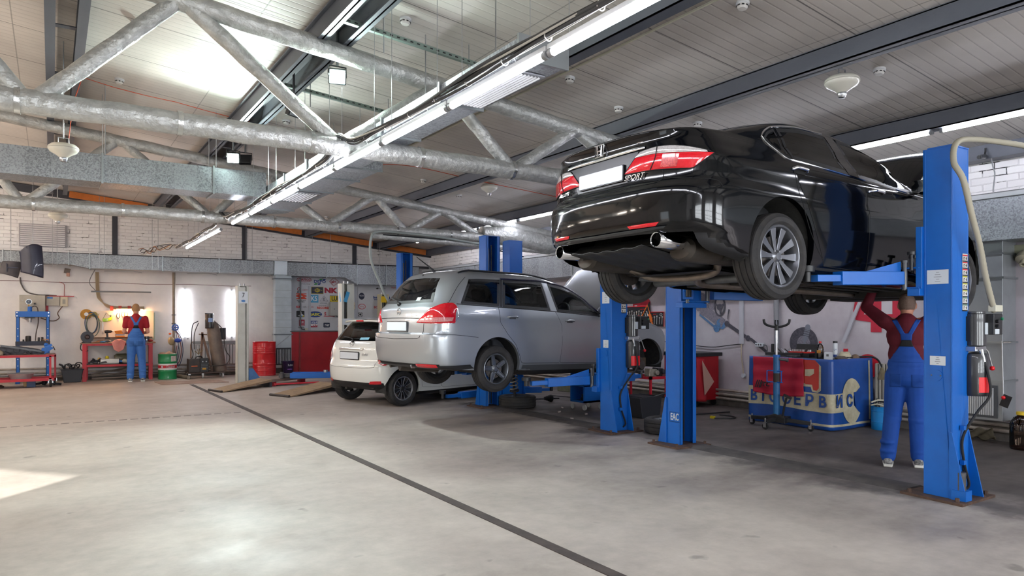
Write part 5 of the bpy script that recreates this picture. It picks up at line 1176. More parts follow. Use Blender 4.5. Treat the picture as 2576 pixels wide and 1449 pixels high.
# cable bundle above the long lamp row
t=thing('cable_bundle','bundle of black and white cables tied along the long lamp row','cables',(0,0,0)); rnd=random.Random(3)
def cz(y): return 3.055+.13*math.exp(-((y-6.5)/.25)**2)+.13*math.exp(-((y-12.2)/.3)**2)-.03*abs(math.sin((y-6.5)*.55))
for i in range(9):
    P=[]; ox,oz=rnd.uniform(-.05,.05),rnd.uniform(0,.06); ph=rnd.uniform(0,6)
    for k in range(170):
        y=1.5+15.6*k/169.; tight=.35+.35*abs(math.sin(y*1.25))
        P.append((2.32+(ox+.02*math.sin(y*2.3+ph))*tight, y, cz(y)+(oz+.015*math.sin(y*3.1+ph*2))*tight))
    obj('cable',MB().tube(P,(.009,.007,.011)[i%3],6),(BLK,M('cable_white','#cfccc6',.6),M('cable_grey','#4c4d50',.6))[i%3],t)
for k in range(34): y=1.8+.45*k; obj('cable_tie',MB().torus((2.32,y,cz(y)+.012),.026,.0035,axis='y',n=14,m=5),M('tie_white','#e2e0da',.5),t)
for k in range(12): y=2.4+1.22*k; obj('hook_wire',MB().tube([(2.32,y,cz(y)+.02),(2.38,y,3.12),(2.42,y,3.05)],.004,5),STEEL,t)
ta=thing('cable_tangle','tangled loose cable ends hanging at the far end of the lamp row','cables',(0,0,0))
for i in range(7):
    x0,y0=2.27+rnd.uniform(-.1,.1),16.9; P=[(x0,y0,3.1)]
    for j in range(6): P.append((x0-.07*(j+1)-rnd.uniform(0,.05),y0+.3*(j+1)+rnd.uniform(-.1,.1),3.1-.01*j+rnd.uniform(-.09,.08)))
    obj('loose_cable',MB().tube(spline(P,5),.008,6),(BLK,MATS['cable_white'],M('cable_copper','#a8765a',.6))[i%3],ta)
t=thing('junction_box','small white junction box on the lamp row just before the far truss','box',(2.42,11.95,3.10)); obj('box_body',MB().box((0,0,0),(.09,.12,.14)),FIX,t,bev=.006); obj('cable_gland',MB().cyl((0,.06,.0),(0,.09,0),.015,n=10),MATS['cap_grey'],t)
# perforated channels
for y,x0,x1,l in ((6.08,2.2,3.72,'perforated green-grey channel hung under the ceiling nearest the camera'),(8.12,2.12,3.75,'perforated green-grey channel hung below the ceiling, middle one of three'),(10.25,2.05,3.3,'perforated green-grey channel hung below the ceiling above the cross duct')):
    t=thing('support_channel',l,'metal channel',(0,y,0),group='perforated channels under the ceiling'); a,b=V((x0,0,ceilz(x0)-.20)),V((x1,0,ceilz(x1)-.17)); obj('channel_rail',MB().beam(a,b,.042,.04),M('channel_green','#7f8f88',.45,.5),t)
    g=MB(); 
    for k in range(22): q=a.lerp(b,(k+.5)/22); g.box((q.x,-.022,q.z),(.03,.003,.012),(0,.108,0))
    obj('slots',g,BLK,t)
    for f in (.25,.85): q=a.lerp(b,f); obj('threaded_rod',MB().cyl((q.x,0,q.z-.18),(q.x,0,ceilz(q.x)),.006,n=6),STEEL,t)
# smoke detectors (copies)
def detector():
    t=thing('smoke_detector','d','smoke detector',group='smoke detectors on the ceiling'); obj('detector_base',MB().lathe([(0,0),(.055,0),(.055,-.02),(.05,-.024),(0,-.024)],n=24),FIX,t)
    obj('detector_head',MB().lathe([(.044,-.024),(.046,-.045),(.034,-.06),(0,-.063)],n=24),M('detector_white','#dcdad6',.5),t); g=MB()
    for k in range(8): a=2*PI*k/8; g.box((.045*math.cos(a),.045*math.sin(a),-.038),(.008,.02,.010),(0,0,a))
    obj('detector_slot',g,BLK,t); return t
dp=detector()
DL=[(.73,8.11,'smoke detector high left above the near truss diagonal'),(.72,10.14,'smoke detector at upper left near the red wire'),(2.78,6.03,'smoke detector beside the perforated channel nearest the camera'),(4.69,5.97,'smoke detector right of the near end of the narrow duct'),(5.63,6.23,'smoke detector above and left of the black saloon boot'),(6.61,5.89,'smoke detector right above the black saloon rear window'),(6.65,3.66,'smoke detector beside the white saucer unit above the black saloon'),(4.69,7.99,'smoke detector between the narrow duct and the near truss'),(5.6,11.39,'smoke detector above the far truss between two steel beams'),(6.59,11.85,'smoke detector on the ceiling left of the far saucer unit'),(2.78,10.03,'smoke detector behind the unlit black floodlight'),(3.59,10.49,'smoke detector above the near truss node by the cable bundle'),(4.76,3.76,'smoke detector at the top edge right of the lamps'),(4.66,16.03,'tiny smoke detector left of the far truss web'),(5.62,16.76,'tiny smoke detector behind the far truss web')]
for i,(x,y,l) in enumerate(DL):
    if i==0: dp.location=(x,y,ceilz(x)); dp.rotation_euler=(0,.108,0); dp['label']=l
    else: dup(dp,(x,y,ceilz(x)),rot=(0,.108,0),label=l)
# saucer shaped extinguishing units
def saucer(hang):
    t=thing('fire_extinguishing_unit','s','ceiling extinguisher',group='saucer-shaped extinguisher units'); obj('saucer_body',MB().lathe([(0,.075),(.05,.073),(.12,.055),(.148,.03),(.15,.018),(.15,-.002),(.13,-.03),(.075,-.062),(.045,-.085),(.04,-.09)],n=40),M('saucer_cream','#d3d0c4',.35,coat=.5),t)
    obj('nozzle',MB().lathe([(.04,-.09),(.042,-.10),(.038,-.115),(.028,-.135),(.0,-.14)],n=24),STEEL,t); obj('seam_band',MB().torus((0,0,.01),.151,.004,n=40,m=6),M('saucer_seam','#b5b2a8',.5),t)
    obj('mount_bracket',MB().tube([(-.05,0,.07),(-.05,0,.13),(.05,0,.13),(.05,0,.07)],.007,6).cyl((0,0,.12),(0,0,hang),.006,n=6),STEEL,t); return t
for (x,y,z,l) in ((6.07,3.69,3.63,'cream saucer-shaped extinguisher unit hanging above the black saloon roof'),(.11,9.3,3.36,'cream saucer-shaped extinguisher unit hanging on a wire in front of the cross duct'),(6.50,10.6,3.80,'cream saucer-shaped extinguisher unit left of the black saloon boot'),(.09,15.0,3.32,'pale saucer-shaped extinguisher unit in front of the wall louvre')):
    s=saucer(ceilz(x)-z); s.location=(x,y,z); s['label']=l
RW=M('red_wire','#c8512f',.6)
t=thing('alarm_wire','thin red alarm wire strung under the ceiling from the left to the near truss','wire',(0,0,0)); P=[(.32,10.4,ceilz(.32)-.02)]+[(.3+.37*k,10.4,ceilz(.3+.37*k)-.03-.02*abs(math.sin(k))) for k in range(1,9)]; obj('wire',MB().tube(P,.005,5),RW,t); obj('wire_drop',MB().tube([(.16,9.3,3.48),(.2,9.35,3.9),(.3,9.9,4.35),(.32,10.4,ceilz(.32)-.02)],.005,5),RW,t)
one('alarm_wire',MB().tube(spline([(4.1,10.4,ceilz(4.1)-.26),(4.9,10.4,ceilz(4.9)-.10),(6.3,10.5,ceilz(6.3)-.03),(7.9,10.3,ceilz(7.9)-.02)],8),.006,5),RW,'thin red alarm wire running from the near truss to the far saucer unit and on','wire')
t=one('ceiling_conduit',MB().tube([(4.55,.5,ceilz(4.55)-.02),(4.55,6.3,ceilz(4.55)-.02),(4.5,12,ceilz(4.5)-.02)],.013,6),M('conduit_pale','#b9b8a6',.6),'pale cable conduit running along the ceiling beside the smoke detectors','conduit')
# exhaust / cable hoses
t=thing('supply_hose','thick beige corrugated hose looping over the nearest blue post down to its switch box','hose',(0,0,0))
P=spline([(6.45,2.60,1.52),(6.30,2.60,1.79),(6.17,2.59,2.04),(6.02,2.585,2.28),(5.92,2.60,2.54),(5.90,2.66,2.69),(6.0,2.68,2.86),(6.3,2.66,2.92),(6.75,2.55,2.92),(7.3,2.4,2.90),(8.4,2.0,3.1),(9.3,1.8,3.3)],16)
obj('hose',MB().tube(P,[.022+.0022*(i%2) for i in range(len(P))],10),M('hose_beige','#a29c8a',.6),t); b=obj('socket_block',MB().box((6.47,2.60,1.545),(.13,.06,.055)),M('socket_cream','#c9c6b4',.5),t,bev=.006)
t=thing('supply_hose','grey hose hanging from the far truss down behind the silver estate','hose',(0,0,0))
obj('hose',MB().tube(spline([(7.3,12.05,2.96),(6.6,12.02,3.02),(6.1,12.02,3.06),(5.4,12.02,3.08),(5.0,12.0,3.07),(4.85,12.0,2.95),(4.84,12.0,2.57),(4.98,12.0,2.21),(5.25,12.05,1.74),(5.6,12.1,1.5)],9),.024,10),M('hose_grey','#8f9693',.55),t); obj('second_cable',MB().tube(spline([(8.4,12.3,2.8),(7.3,12.1,2.93),(6.6,12.07,3.0),(5.7,12.06,3.02),(5.1,12.06,3.02)],9),.014,8),BLK,t)
t=one('foil_pipe',MB().tube([(4.9,12.1,3.0),(6.0,12.1,2.98),(7.2,12.1,2.96),(9.3,12.2,2.92)],.055,12),FOIL,'thin foil-wrapped pipe under the far truss bottom chord','pipe')
lag=MB(); lag.tube([(7.3,12.2,3.22),(7.9,12.2,3.2),(8.6,12.2,3.12),(9.3,12.2,3.05)],[.14,.2,.22,.2],12); one('lagged_elbow',lag,FOIL,'bulky foil-lagged pipe section at the right end of the far truss','pipe')
# camera, siren, drop wire
t=thing('security_camera','small dark bullet camera under the eaves beam beside the hose','camera',(9.33,3.88,3.42)); obj('camera_body',MB().tube([(-.10,.0,-.03),(.05,0,.0)],.028,12),M('cam_grey','#4b4d52',.4),t); obj('camera_bracket',MB().tube([(.03,0,.0),(.06,0,.06),(.06,0,.10)],.01,6),BLK,t); obj('camera_lens',MB().cyl((-.105,0,-.031),(-.112,0,-.0325),.022,n=12),BLK,t)
one('drop_wire',MB().tube(spline([(9.42,3.83,3.40),(9.42,3.81,3.28),(9.44,3.80,3.20),(9.40,3.80,3.02),(9.40,3.80,2.98)],6),.007,6),M('wire_grey','#8d8f92',.5),'thin grey drop wire from the eaves beam to the large pipe','wire')
t=thing('horn_loudspeaker','cream horn loudspeaker on the right wall at the picture edge','loudspeaker',(9.42,3.47,2.17)); obj('horn',MB().lathe([(.03,.06),(.085,.05),(.10,.0),(.098,-.04),(.07,-.055),(.045,-.06),(.045,-.11),(.03,-.112),(.03,-.06)],axis='x',n=28).xf(Matrix.Rotation(-.9,4,'Y')@Matrix.Diagonal((1,1,1,1))),M('horn_cream','#c5bda6',.45,var=.3,vscale=12),t); obj('wall_plate',MB().bb(.03,.08,-.05,.13,-.02,.16),M('horn_plate','#8f9079',.5),t)
# ------------------------------------------------------------------ the two mechanics
SKIN=M('skin','#c98f78',.5,var=.3,vscale=9,var2='#b57a66')
SHIRT=M('red_shirt','#a31a27',.85,var=.4,vscale=5,var2='#80121e',bump=.35,bscale=9)
SHIRTD=M('dark_red_shirt','#620d22',.85,var=.4,vscale=5,var2='#450818',bump=.35,bscale=9)
OVER=M('blue_overall','#104ba6',.8,var=.5,vscale=5,var2='#0b3a85',bump=.6,bscale=10)
OVERL=M('faded_blue_overall','#3f74bd',.8,var=.5,vscale=5,var2='#2c5ca6',bump=.6,bscale=10)
def ell(mb,c,r,n=16): mb.sph(c,1.,n,r)
def cap(mb,a,b,ra,rb,n=14):
    a,b=V(a),V(b); k=5; mb.tube([a.lerp(b,i/k) for i in range(k+1)],[ra+(rb-ra)*i/k for i in range(k+1)],n); mb.sph(a,ra,n); mb.sph(b,rb,n)
def skinned(name,mb,mat,parent,vox,sm=6):
    me=bpy.data.meshes.new(name); me.from_pydata(mb.v,[],mb.f); me.update(); me.materials.append(mat)
    o=bpy.data.objects.new(name,me); COL.objects.link(o); o.parent=parent
    r=o.modifiers.new('r','REMESH'); r.mode='VOXEL'; r.voxel_size=vox; r.use_smooth_shade=True
    s=o.modifiers.new('s','SMOOTH'); s.factor=.5; s.iterations=sm
    bpy.context.view_layer.update(); dg=bpy.context.evaluated_depsgraph_get(); m2=bpy.data.meshes.new_from_object(o.evaluated_get(dg)); o.modifiers.clear(); o.data=m2
    m2.polygons.foreach_set('use_smooth',[True]*len(m2.polygons)); m2.update()
    return o
def hand(mb,w,d,curl=.5,side=1,up=V((0,0,1))):
    """palm and five fingers from wrist w along d; side picks the thumb side"""
    w=V(w); d=V(d).normalized(); s=d.cross(up).normalized()*side; u=s.cross(d).normalized()
    for k in range(4):
        a=w+s*(-.032+.021*k)*.8; b=w+d*.088+s*(-.036+.024*k); cap(mb,a,b,.013,.0125,8)
    for k,L in enumerate((.078,.086,.08,.062)):
        p=w+d*.088+s*(.036-.024*k)*1.0; q=d.copy(); r=.0095-.0006*k
        for j in range(3):
            q=(q*math.cos(curl)+u*math.sin(curl)*side*-1).normalized() if False else (q+u*curl*.55).normalized(); e=p+q*L*(.46,.32,.24)[j]; cap(mb,p,e,r,r*.93,8); p=e
    p=w+d*.025+s*.030; q=(d*.65+s*.75+u*.25).normalized()
    for L in (.045,.036,.028): e=p+q*L; cap(mb,p,e,.0125,.0105,8); p=e; q=(q+d*.25+u*.15).normalized()
def mechanic(loc,rz,label,J,H,shirt,over,hair,sleeve_long,skin=SKIN):
    """J: joint positions (x to the person's right, y forward, z up) for a 1.78 m body, scaled to H"""
    t=thing('person',label,'person',loc,rz); k=H/1.78; t.scale=(k,k,k)
    b=MB(); hd=V(J['head']); nk=V(J['neck'])
    f=V(J.get('face',(0,1,0))).normalized()
    ell(b,hd,(.076,.095,.112)); ell(b,hd+f*.03-V((0,0,.06)),(.058,.065,.055)); cap(b,nk,hd-V((0,0,.05))-f*.02,.058,.056)
    cap(b,hd+f*.088-V((0,0,.0)),hd+f*.108-V((0,0,.028)),.010,.014,8)
    for s in (-1,1): ell(b,hd+V((s*.078,-.005,-.012)),(.011,.024,.034),10)
    ell(b,(0,0,1.30),(.155,.105,.17)); ell(b,(0,0,1.08),(.135,.10,.14)); ell(b,(0,-.005,.93),(.155,.115,.12))
    for s,S in ((-1,'L'),(1,'R')):
        sh,el,wr=V(J['sh'+S]),V(J['el'+S]),V(J['wr'+S]); cap(b,(s*.06,0,1.42),sh,.06,.056); cap(b,sh,el,.052,.040); cap(b,el,wr,.042,.027)
        hand(b,wr+(wr-el).normalized()*.02,J.get('hd'+S,wr-el),J.get('curl',.5),1 if S=='L' else -1,V(J.get('up'+S,(0,0,1))))
        hp,kn,an=V(J['hp'+S]),V(J['kn'+S]),V(J['an'+S]); cap(b,hp,kn,.085,.058); cap(b,kn,an,.056,.038); cap(b,an-V((0,.02,.04)),an+V((0,.15,-.055)),.036,.03)
    body=skinned('body',b,skin,t,.0085,4)
    c=MB(); cap(c,(0,0,1.44),(0,.0,1.40),.10,.12)
    ell(c,(0,0,1.31),(.180,.125,.19)); ell(c,(0,-.0,1.12),(.165,.122,.18)); 
    for s,S in ((-1,'L'),(1,'R')):
        sh,el,wr=V(J['sh'+S]),V(J['el'+S]),V(J['wr'+S]); cap(c,(s*.07,0,1.39),sh-V((s*.012,0,.01)),.085,.066)
        if sleeve_long: cap(c,sh,el,.072,.056); cap(c,el,el.lerp(wr,.72),.056,.044)
        else: cap(c,sh,sh.lerp(el,.58),.066,.062)
    sh_=skinned('shirt',c,shirt,t,.011,5)
    o=MB(); ell(o,(0,-.005,1.02),(.170,.130,.13)); ell(o,(0,-.012,.92),(.180,.140,.14)); ell(o,(0,.0,1.12),(.160,.128,.10))
    for s,S in ((-1,'L'),(1,'R')):
        hp,kn,an=V(J['hp'+S]),V(J['kn'+S]),V(J['an'+S]); cap(o,hp,kn,.108,.082); cap(o,kn,an+V((0,0,.02)),.082,.072); ell(o,hp+V((0,-.045,.02)),(.085,.085,.10)); ell(o,kn-V((0,0,.03)),(.088,.088,.045)); ell(o,an+V((0,0,.07)),(.080,.086,.03)); ell(o,an+V((0,0,.16)),(.079,.083,.03))
    ov=skinned('overalls',o,over,t,.0105,4)
    # shoes
    for s,S in ((-1,'L'),(1,'R')):
        an=V(J['an'+S]); z=an.z-.08
        m=MB(); cap(m,an+V((0,-.05,-.035)),an+V((0,.13,-.045)),.044,.036); ell(m,an+V((0,.0,-.01)),(.045,.06,.05)); ell(m,an+V((0,.16,-.05)),(.046,.05,.028)); sh2=skinned('shoe',m,M('shoe_grey','#3b3d44',.7,var=.7,vscale=25,var2='#c9c7c2'),t,.009,3)
        so=MB().prism([(an.x+x*1.0,an.y+y) for x,y in [(-.04,-.10),(.04,-.10),(.046,.02),(.050,.14),(.03,.205),(-.03,.205),(-.050,.14),(-.046,.02)]],z,z+.028,'xy'); obj('shoe_sole',so,M('sole_white','#d9d7d0',.6),sh2,bev=.008)
    bpy.context.view_layer.update()
    def mkfn(objs,sgn):
        trs=[BVHTree.FromPolygons([v.co.copy() for v in q.data.vertices],[tuple(p.vertices) for p in q.data.polygons]) for q in objs]
        def fn(x,z):
            best=None
            for tr in trs:
                h=tr.ray_cast(V((x,sgn*2,z)),V((0,-sgn,0)))
                if h[0] is not None and (best is None or h[0].y*sgn>best[0].y*sgn): best=(h[0],V((0,sgn,0)))
            return best or (V((x,sgn*.1,z)),V((0,sgn,0)))
        return fn
    bk=mkfn([sh_,ov],-1); fr=mkfn([sh_,ov],1)
    ST=dict(off=.004,smooth=False)
    for s in (-1,1):
        obj('strap',patch(bk,[(s*.010,1.325),(s*.052,1.325)] if s>0 else [(-.052,1.325),(-.010,1.325)],[(s*.085,1.475),(s*.125,1.465)] if s>0 else [(-.125,1.465),(-.085,1.475)],5,14,**ST),over,t,solid=.008)
        obj('strap',patch(fr,[(s*.075,1.28),(s*.11,1.28)] if s>0 else [(-.11,1.28),(-.075,1.28)],[(s*.085,1.475),(s*.125,1.465)] if s>0 else [(-.125,1.465),(-.085,1.475)],5,12,**ST),over,t,solid=.008)
        tb=MB(); P=[]
        for q in range(7):
            yy=.10-.20*q/6.; P.append(V((s*.105,yy,1.48+.035*math.sin(PI*q/6.))))
    obj('strap_crossing',patch(bk,[(-.045,1.262),(.045,1.262)],[(-.052,1.335),(.052,1.335)],8,6,**ST),over,t,solid=.008)
    obj('elastic_panel',patch(bk,[(-.06,1.205),(.06,1.205)],[(-.04,1.268),(.04,1.268)],10,6,off=.006,smooth=False),M('elastic_black','#16171a',.8),t,solid=.007)
    obj('back_panel',patch(bk,[(-.155,1.05),(0,1.05),(.155,1.05)],[(-.06,1.21),(0,1.212),(.06,1.21)],22,16,off=.006,smooth=False),over,t,solid=.008)
    obj('bib',patch(fr,[(-.15,1.05),(0,1.05),(.15,1.05)],[(-.11,1.30),(0,1.30),(.11,1.30)],22,16,off=.006,smooth=False),over,t,solid=.008)
    for s in (-1,1): obj('back_pocket',patch(bk,[(s*.095-.05,.80),(s*.095+.05,.80)],[(s*.095-.052,.93),(s*.095+.052,.93)],10,10,off=.003,smooth=False),M('pocket_dark','#0f469a',.85,var=.4,vscale=9) if over is OVER else M('pocket_faded','#3a6cb4',.85,var=.4,vscale=9),t,solid=.004)
    h=MB()
    ell(h,hd-f*.014+V((0,0,.016)),(.081,.096,.110)); hr=skinned('hair',h,hair,t,.009,2)
    hm=hr.data; bm=bmesh.new(); bm.from_mesh(hm)
    kill=[v for v in bm.verts if (v.co-hd).dot(f)>.035 and v.co.z<hd.z+.06 or v.co.z<hd.z-.055]
    bmesh.ops.delete(bm,geom=kill,context='VERTS'); bm.to_mesh(hm); bm.free()
    sd=f.cross(V((0,0,1))).normalized()
    for s in (-1,1): obj('eye',MB().sph(hd+f*.086+sd*s*.031+V((0,0,.008)),.012,12),M('eye_white','#e8e6e2',.2),t); 
    obj('mouth',MB().tube([hd+f*.090+sd*.024-V((0,0,.062)),hd+f*.098-V((0,0,.064)),hd+f*.090-sd*.024-V((0,0,.062))],.005,6),M('lips','#9c5a50',.5),t)
    return t
J1=dict(head=(0,.10,1.63),neck=(0,.01,1.46),face=(.05,1,-.55),shL=(-.185,.0,1.42),shR=(.185,.0,1.42),elL=(-.235,.02,1.12),elR=(.235,.02,1.12),wrL=(-.13,.24,1.08),wrR=(.13,.24,1.08),hpL=(-.085,0,.90),hpR=(.085,0,.90),knL=(-.10,.02,.50),knR=(.115,.02,.50),anL=(-.115,-.01,.08),anR=(.135,-.01,.08),curl=.6)
mechanic((1.66,18.62,0),BR,'person in red t-shirt and faded blue bib overalls working at the red bench',J1,1.86,SHIRT,OVERL,M('hair_blond','#a9815a',.8,bump=.5,bscale=90),False)
J2=dict(head=(.01,.08,1.62),neck=(0,.01,1.46),face=(.1,1,.45),shL=(-.19,.0,1.45),shR=(.19,.0,1.45),elL=(-.36,.12,1.60),elR=(.36,.14,1.58),wrL=(-.28,.22,1.83),wrR=(.20,.30,1.80),hdL=(.25,.1,.5),hdR=(-.3,.1,.5),upL=(0,1,0),upR=(0,1,0),hpL=(-.085,0,.90),hpR=(.085,0,.90),knL=(-.12,.03,.50),knR=(.10,.01,.50),anL=(-.16,-.02,.08),anR=(.11,.06,.08),curl=.35)
mechanic((7.06,3.62,0),-math.radians(62),'person in a dark red jumper and blue bib overalls reaching up under the black saloon',J2,1.76,SHIRTD,OVER,M('hair_grey','#6f5a50',.8,bump=.5,bscale=90),True)
# ------------------------------------------------------------------ far left: press, trolley, workbench, drums, welding set
REDP=M('red_paint','#b8182c',.42,var=.4,vscale=7,var2='#931426')
def wt(name,label,cat,X,off,z=0,rz=BR): return thing(name,label,cat,(X,wy(X,off),z),rz)
# control cabinets
t=wt('control_cabinet','large cream electrical cabinet on the wall behind the blue press','electrical cabinet',-.37,.10,1.77); obj('cabinet_body',MB().box((0,0,0),(.50,.20,.52)),M('cab_cream','#b4ad9f',.5,var=.3,vscale=5),t,bev=.006)
obj('cabinet_lock',MB().cyl((-.19,-.10,.14),(-.19,-.115,.14),.012,n=10),STEEL,t); obj('rotary_knob',MB().cyl((.05,-.10,.06),(.05,-.12,.06),.022,n=12),BLK,t); obj('red_backing',MB().box((.27,.06,.02),(.06,.02,.46)),REDP,t)
t=wt('switch_box','small cream box with a blue label right of the large cabinet','electrical box',.03,.06,1.90); obj('box_body',MB().box((0,0,0),(.27,.12,.22)),MATS['cab_cream'],t,bev=.006); obj('blue_label',MB().box((-.06,-.061,.075),(.11,.003,.04)),M('label_blue','#2c6db5',.4),t)
t=wt('switch_box','narrow white breaker box above the curled cable','electrical box',.25,.06,1.89); obj('box_body',MB().box((0,0,0),(.15,.12,.23)),M('box_ivory','#cbbfa6',.5),t,bev=.006); obj('breaker_window',MB().box((0,-.061,0),(.06,.003,.11)),M('window_grey','#9a9486',.3),t); obj('red_top',MB().box((-.05,.02,.13),(.5,.03,.02)),REDP,t)
t=wt('wall_cable','dark cable curving from the hanging panels down to the large cabinet','cable',0,.03); obj('cable',MB().tube(spline([(-.62,0,2.45),(-.60,0,2.3),(-.5,0,2.12),(-.3,0,2.05),(-.1,0,2.04),(.1,0,2.03)],6),.014,6),M('cable_dirty','#5c5551',.7),t)
t=wt('wall_cable','thin brown cable looping below the breaker box','cable',.2,.03); obj('cable',MB().tube(spline([(.02,0,1.78),(-.08,0,1.62),(-.05,0,1.50),(-.15,0,1.43),(-.3,0,1.45),(-.42,0,1.50)],6),.010,6),M('cable_brown','#6d5140',.7),t)
t=wt('wall_cable','thin red cable dropping from the wall crack to the breaker box','cable',.25,.02); obj('cable',MB().tube(spline([(-.1,0,2.36),(0,0,2.30),(.0,0,2.1),(.0,0,2.0)],6),.006,5),M('cable_red','#a04038',.7),t)
# hydraulic press
t=thing('workshop_press','blue hydraulic workshop press with a round gauge standing at the left wall','press',(-.36,19.55,0),0)
for s,nm in ((-1,'a'),(1,'b')):
    m=MB(); m.bb(s*.285-.035,s*.285+.035,-.04,-.03,0,1.62); m.bb(s*.285-.035,s*.285-.025,-.04,.05,0,1.62); m.bb(s*.285+.025,s*.285+.035,-.04,.05,0,1.62); p=obj('press_upright',m,BLUE,t)
    g=MB()
    for z in (.18,.40,.55,.95,1.08,1.25): g.cyl((s*.285,-.042,z),(s*.285,-.0405,z),.012,n=10)
    obj('pin_hole',g,WHITEP,p); obj('press_foot',MB().bb(s*.285-.04,s*.285+.04,-.25,.25,0,.06),BLUE,t)
obj('top_beam',MB().bb(-.33,.33,-.07,.07,1.52,1.65),BLUE,t,bev=.006); g=MB()
for s in (-1,1):
    for z in (1.545,1.62): g.cyl((s*.30,-.072,z),(s*.30,-.082,z),.014,n=10)
obj('beam_bolt',g,STEEL,t)
obj('press_table',MB().bb(-.33,.33,-.09,.09,.86,.96),M('press_dark','#2c3040',.5),t,bev=.005)
obj('ram_cylinder',MB().cyl((-.06,0,1.65),(-.06,0,1.76),.045,n=20),BLUE,t); obj('ram_plate',MB().bb(-.16,.04,-.05,.05,1.49,1.52),BLK,t); obj('ram_piston',MB().cyl((-.06,0,1.40),(-.06,0,1.50),.035,.045,n=16),STEEL,t)
g=MB().cyl((-.08,-.01,1.87),(-.08,-.05,1.87),.06,n=28); g=obj('pressure_gauge',g,STEEL,t); obj('gauge_face',MB().cyl((-.08,-.05,1.87),(-.08,-.054,1.87),.05,n=28),M('gauge_dark','#3a4454',.3),g); obj('gauge_needle',MB().box((-.08,-.056,1.88),(.004,.002,.05),(0,.6,0)),WHITEP,g)
obj('gauge_stem',MB().cyl((-.08,-.02,1.75),(-.08,-.02,1.82),.012,n=8),M('brass','#b58e3a',.3,.9),t); obj('press_hose',MB().tube(spline([(-.02,0,1.75),(.04,-.02,1.77),(.09,-.02,1.70),(.10,-.04,1.4),(.06,-.08,1.15),(.05,-.09,.97)],6),.010,6),M('hose_dark','#41302b',.6),t)
for (x,r,h,l) in ((-.09,.055,.125,'large dark steel press sleeve standing on the press table'),(-.18,.018,.045,'smallest dark press sleeve left of the large sleeve'),(.11,.022,.09,'slim dark press sleeve right of the press hose'),(.175,.026,.095,'slim press sleeve nearest the right-hand upright')):
    one('press_sleeve',MB().lathe([(0,0),(r,0),(r*1.02,h*.05),(r,h*.9),(r*.7,h),(r*.7,h*.8),(0,h*.8)],n=20),M('dark_iron','#44403f',.4,.7),l,'press sleeve',loc=(-.36+x,19.52,.96))
one('pin_rack',MB().bb(-.05,.06,-.02,.02,.03,.05).bb(-.05,-.035,-.02,.02,0,.03).bb(.0,.012,-.02,.02,0,.03).bb(.045,.06,-.02,.02,0,.03),M('pine','#b98a62',.6),'little wooden rack at the right end of the press table','rack',loc=(-.12,19.52,.96))
# red trolley
t=thing('workshop_trolley','low red steel workshop trolley on castors at the left edge','trolley',(0,18.05,0))
for nm,z,h in (('top_frame',.70,.045),('bottom_frame',.20,.06)):
    m=MB(); m.bb(-1.7,.08,0,.035,z-h,z); m.bb(-1.7,.08,.62,.655,z-h,z); m.bb(.045,.08,0,.655,z-h,z); m.bb(-1.7,-1.66,0,.655,z-h,z); obj(nm,m,REDP,t,bev=.004)
obj('trolley_top',MB().bb(-1.68,.06,.02,.63,.70,.71),M('greasy_top','#8d6a60',.8,var=.6,vscale=9,var2='#4f423e'),t); obj('trolley_shelf',MB().bb(-1.68,.06,.02,.63,.15,.16),REDP,t)
for x,y in ((-.045,.0),(.045,.62),(-1.68,0),(-1.68,.62)): obj('upright',MB().bb(x,x+.04,y,y+.035,.16,.68),REDP,t)
for x,y in ((-.02,.03),(.05,.55),(-1.6,.03),(-1.6,.55)):
    c=MB().lathe([(0,-.025),(.06,-.025),(.08,-.015),(.083,0),(.08,.015),(.06,.025),(0,.025)],axis='x',n=28).xf(Matrix.Translation((x,y-.02,.083))); c=obj('castor_wheel',c,RUB,t); f=MB(); f.bb(x-.035,x+.035,y-.05,y+.03,.15,.165); f.beam((x-.035,y-.02,.09),(x-.035,y-.01,.16),.03,.006); f.beam((x+.035,y-.02,.09),(x+.035,y-.01,.16),.03,.006); obj('castor_fork',f,STEEL,c)
JUNK=M('greasy_black','#26262b',.45,.4,var=.7,vscale=14,var2='#55555c')
m=MB(); m.prism([(-.95,.71),(-.15,.71),(-.12,.76),(-.25,.82),(-.55,.88),(-.9,.90),(-.95,.80)],.2,.42,'xz'); m.cyl((-.62,.19,.80),(-.62,.14,.80),.05,n=18); m.cyl((-.38,.2,.78),(-.38,.15,.78),.035,n=14); m.box((-.78,.17,.74),(.12,.08,.05),(.2,.3,.1)); m.box((-.3,.18,.73),(.16,.08,.05),(0,.2,.3)); m.cyl((-.5,.15,.73),(-.44,.14,.74),.03,n=10)
one('steering_rack_unit',m,JUNK,'black greasy gearbox part lying on the red trolley top','car part',loc=(0,18.05,0),bev=.008)
one('metal_bar',MB().beam((-.95,.12,.93),(-.20,.14,.78),.05,.02).beam((-.9,.14,.90),(-.18,.16,.76),.03,.02),GREYM,'long dull grey bar lying slanted over the black part on the red trolley','bar',loc=(0,18.05,0))
one('beige_bracket',MB().grid(lambda u,v:(-1.12+.20*v+.04*math.sin(3*u)+.06*(1-u)*v,.12+.12*v*u,.71+.24*u*(1-.55*v)),12,8),M('beige_part','#8f836f',.7),'curved beige sheet bracket standing on the red trolley','bracket',loc=(0,18.05,0),solid=.008)
one('greasy_rag',MB().grid(lambda u,v:(-1.55+.42*u,.05+.3*v,.715+.05*abs(math.sin(9*u+4*v))*math.sin(PI*u)*math.sin(PI*v)+.01),26,18),M('rag_pink','#96645c',.9),'crumpled brownish-pink rag at the left end of the red trolley','rag',loc=(0,18.05,0),solid=.005)
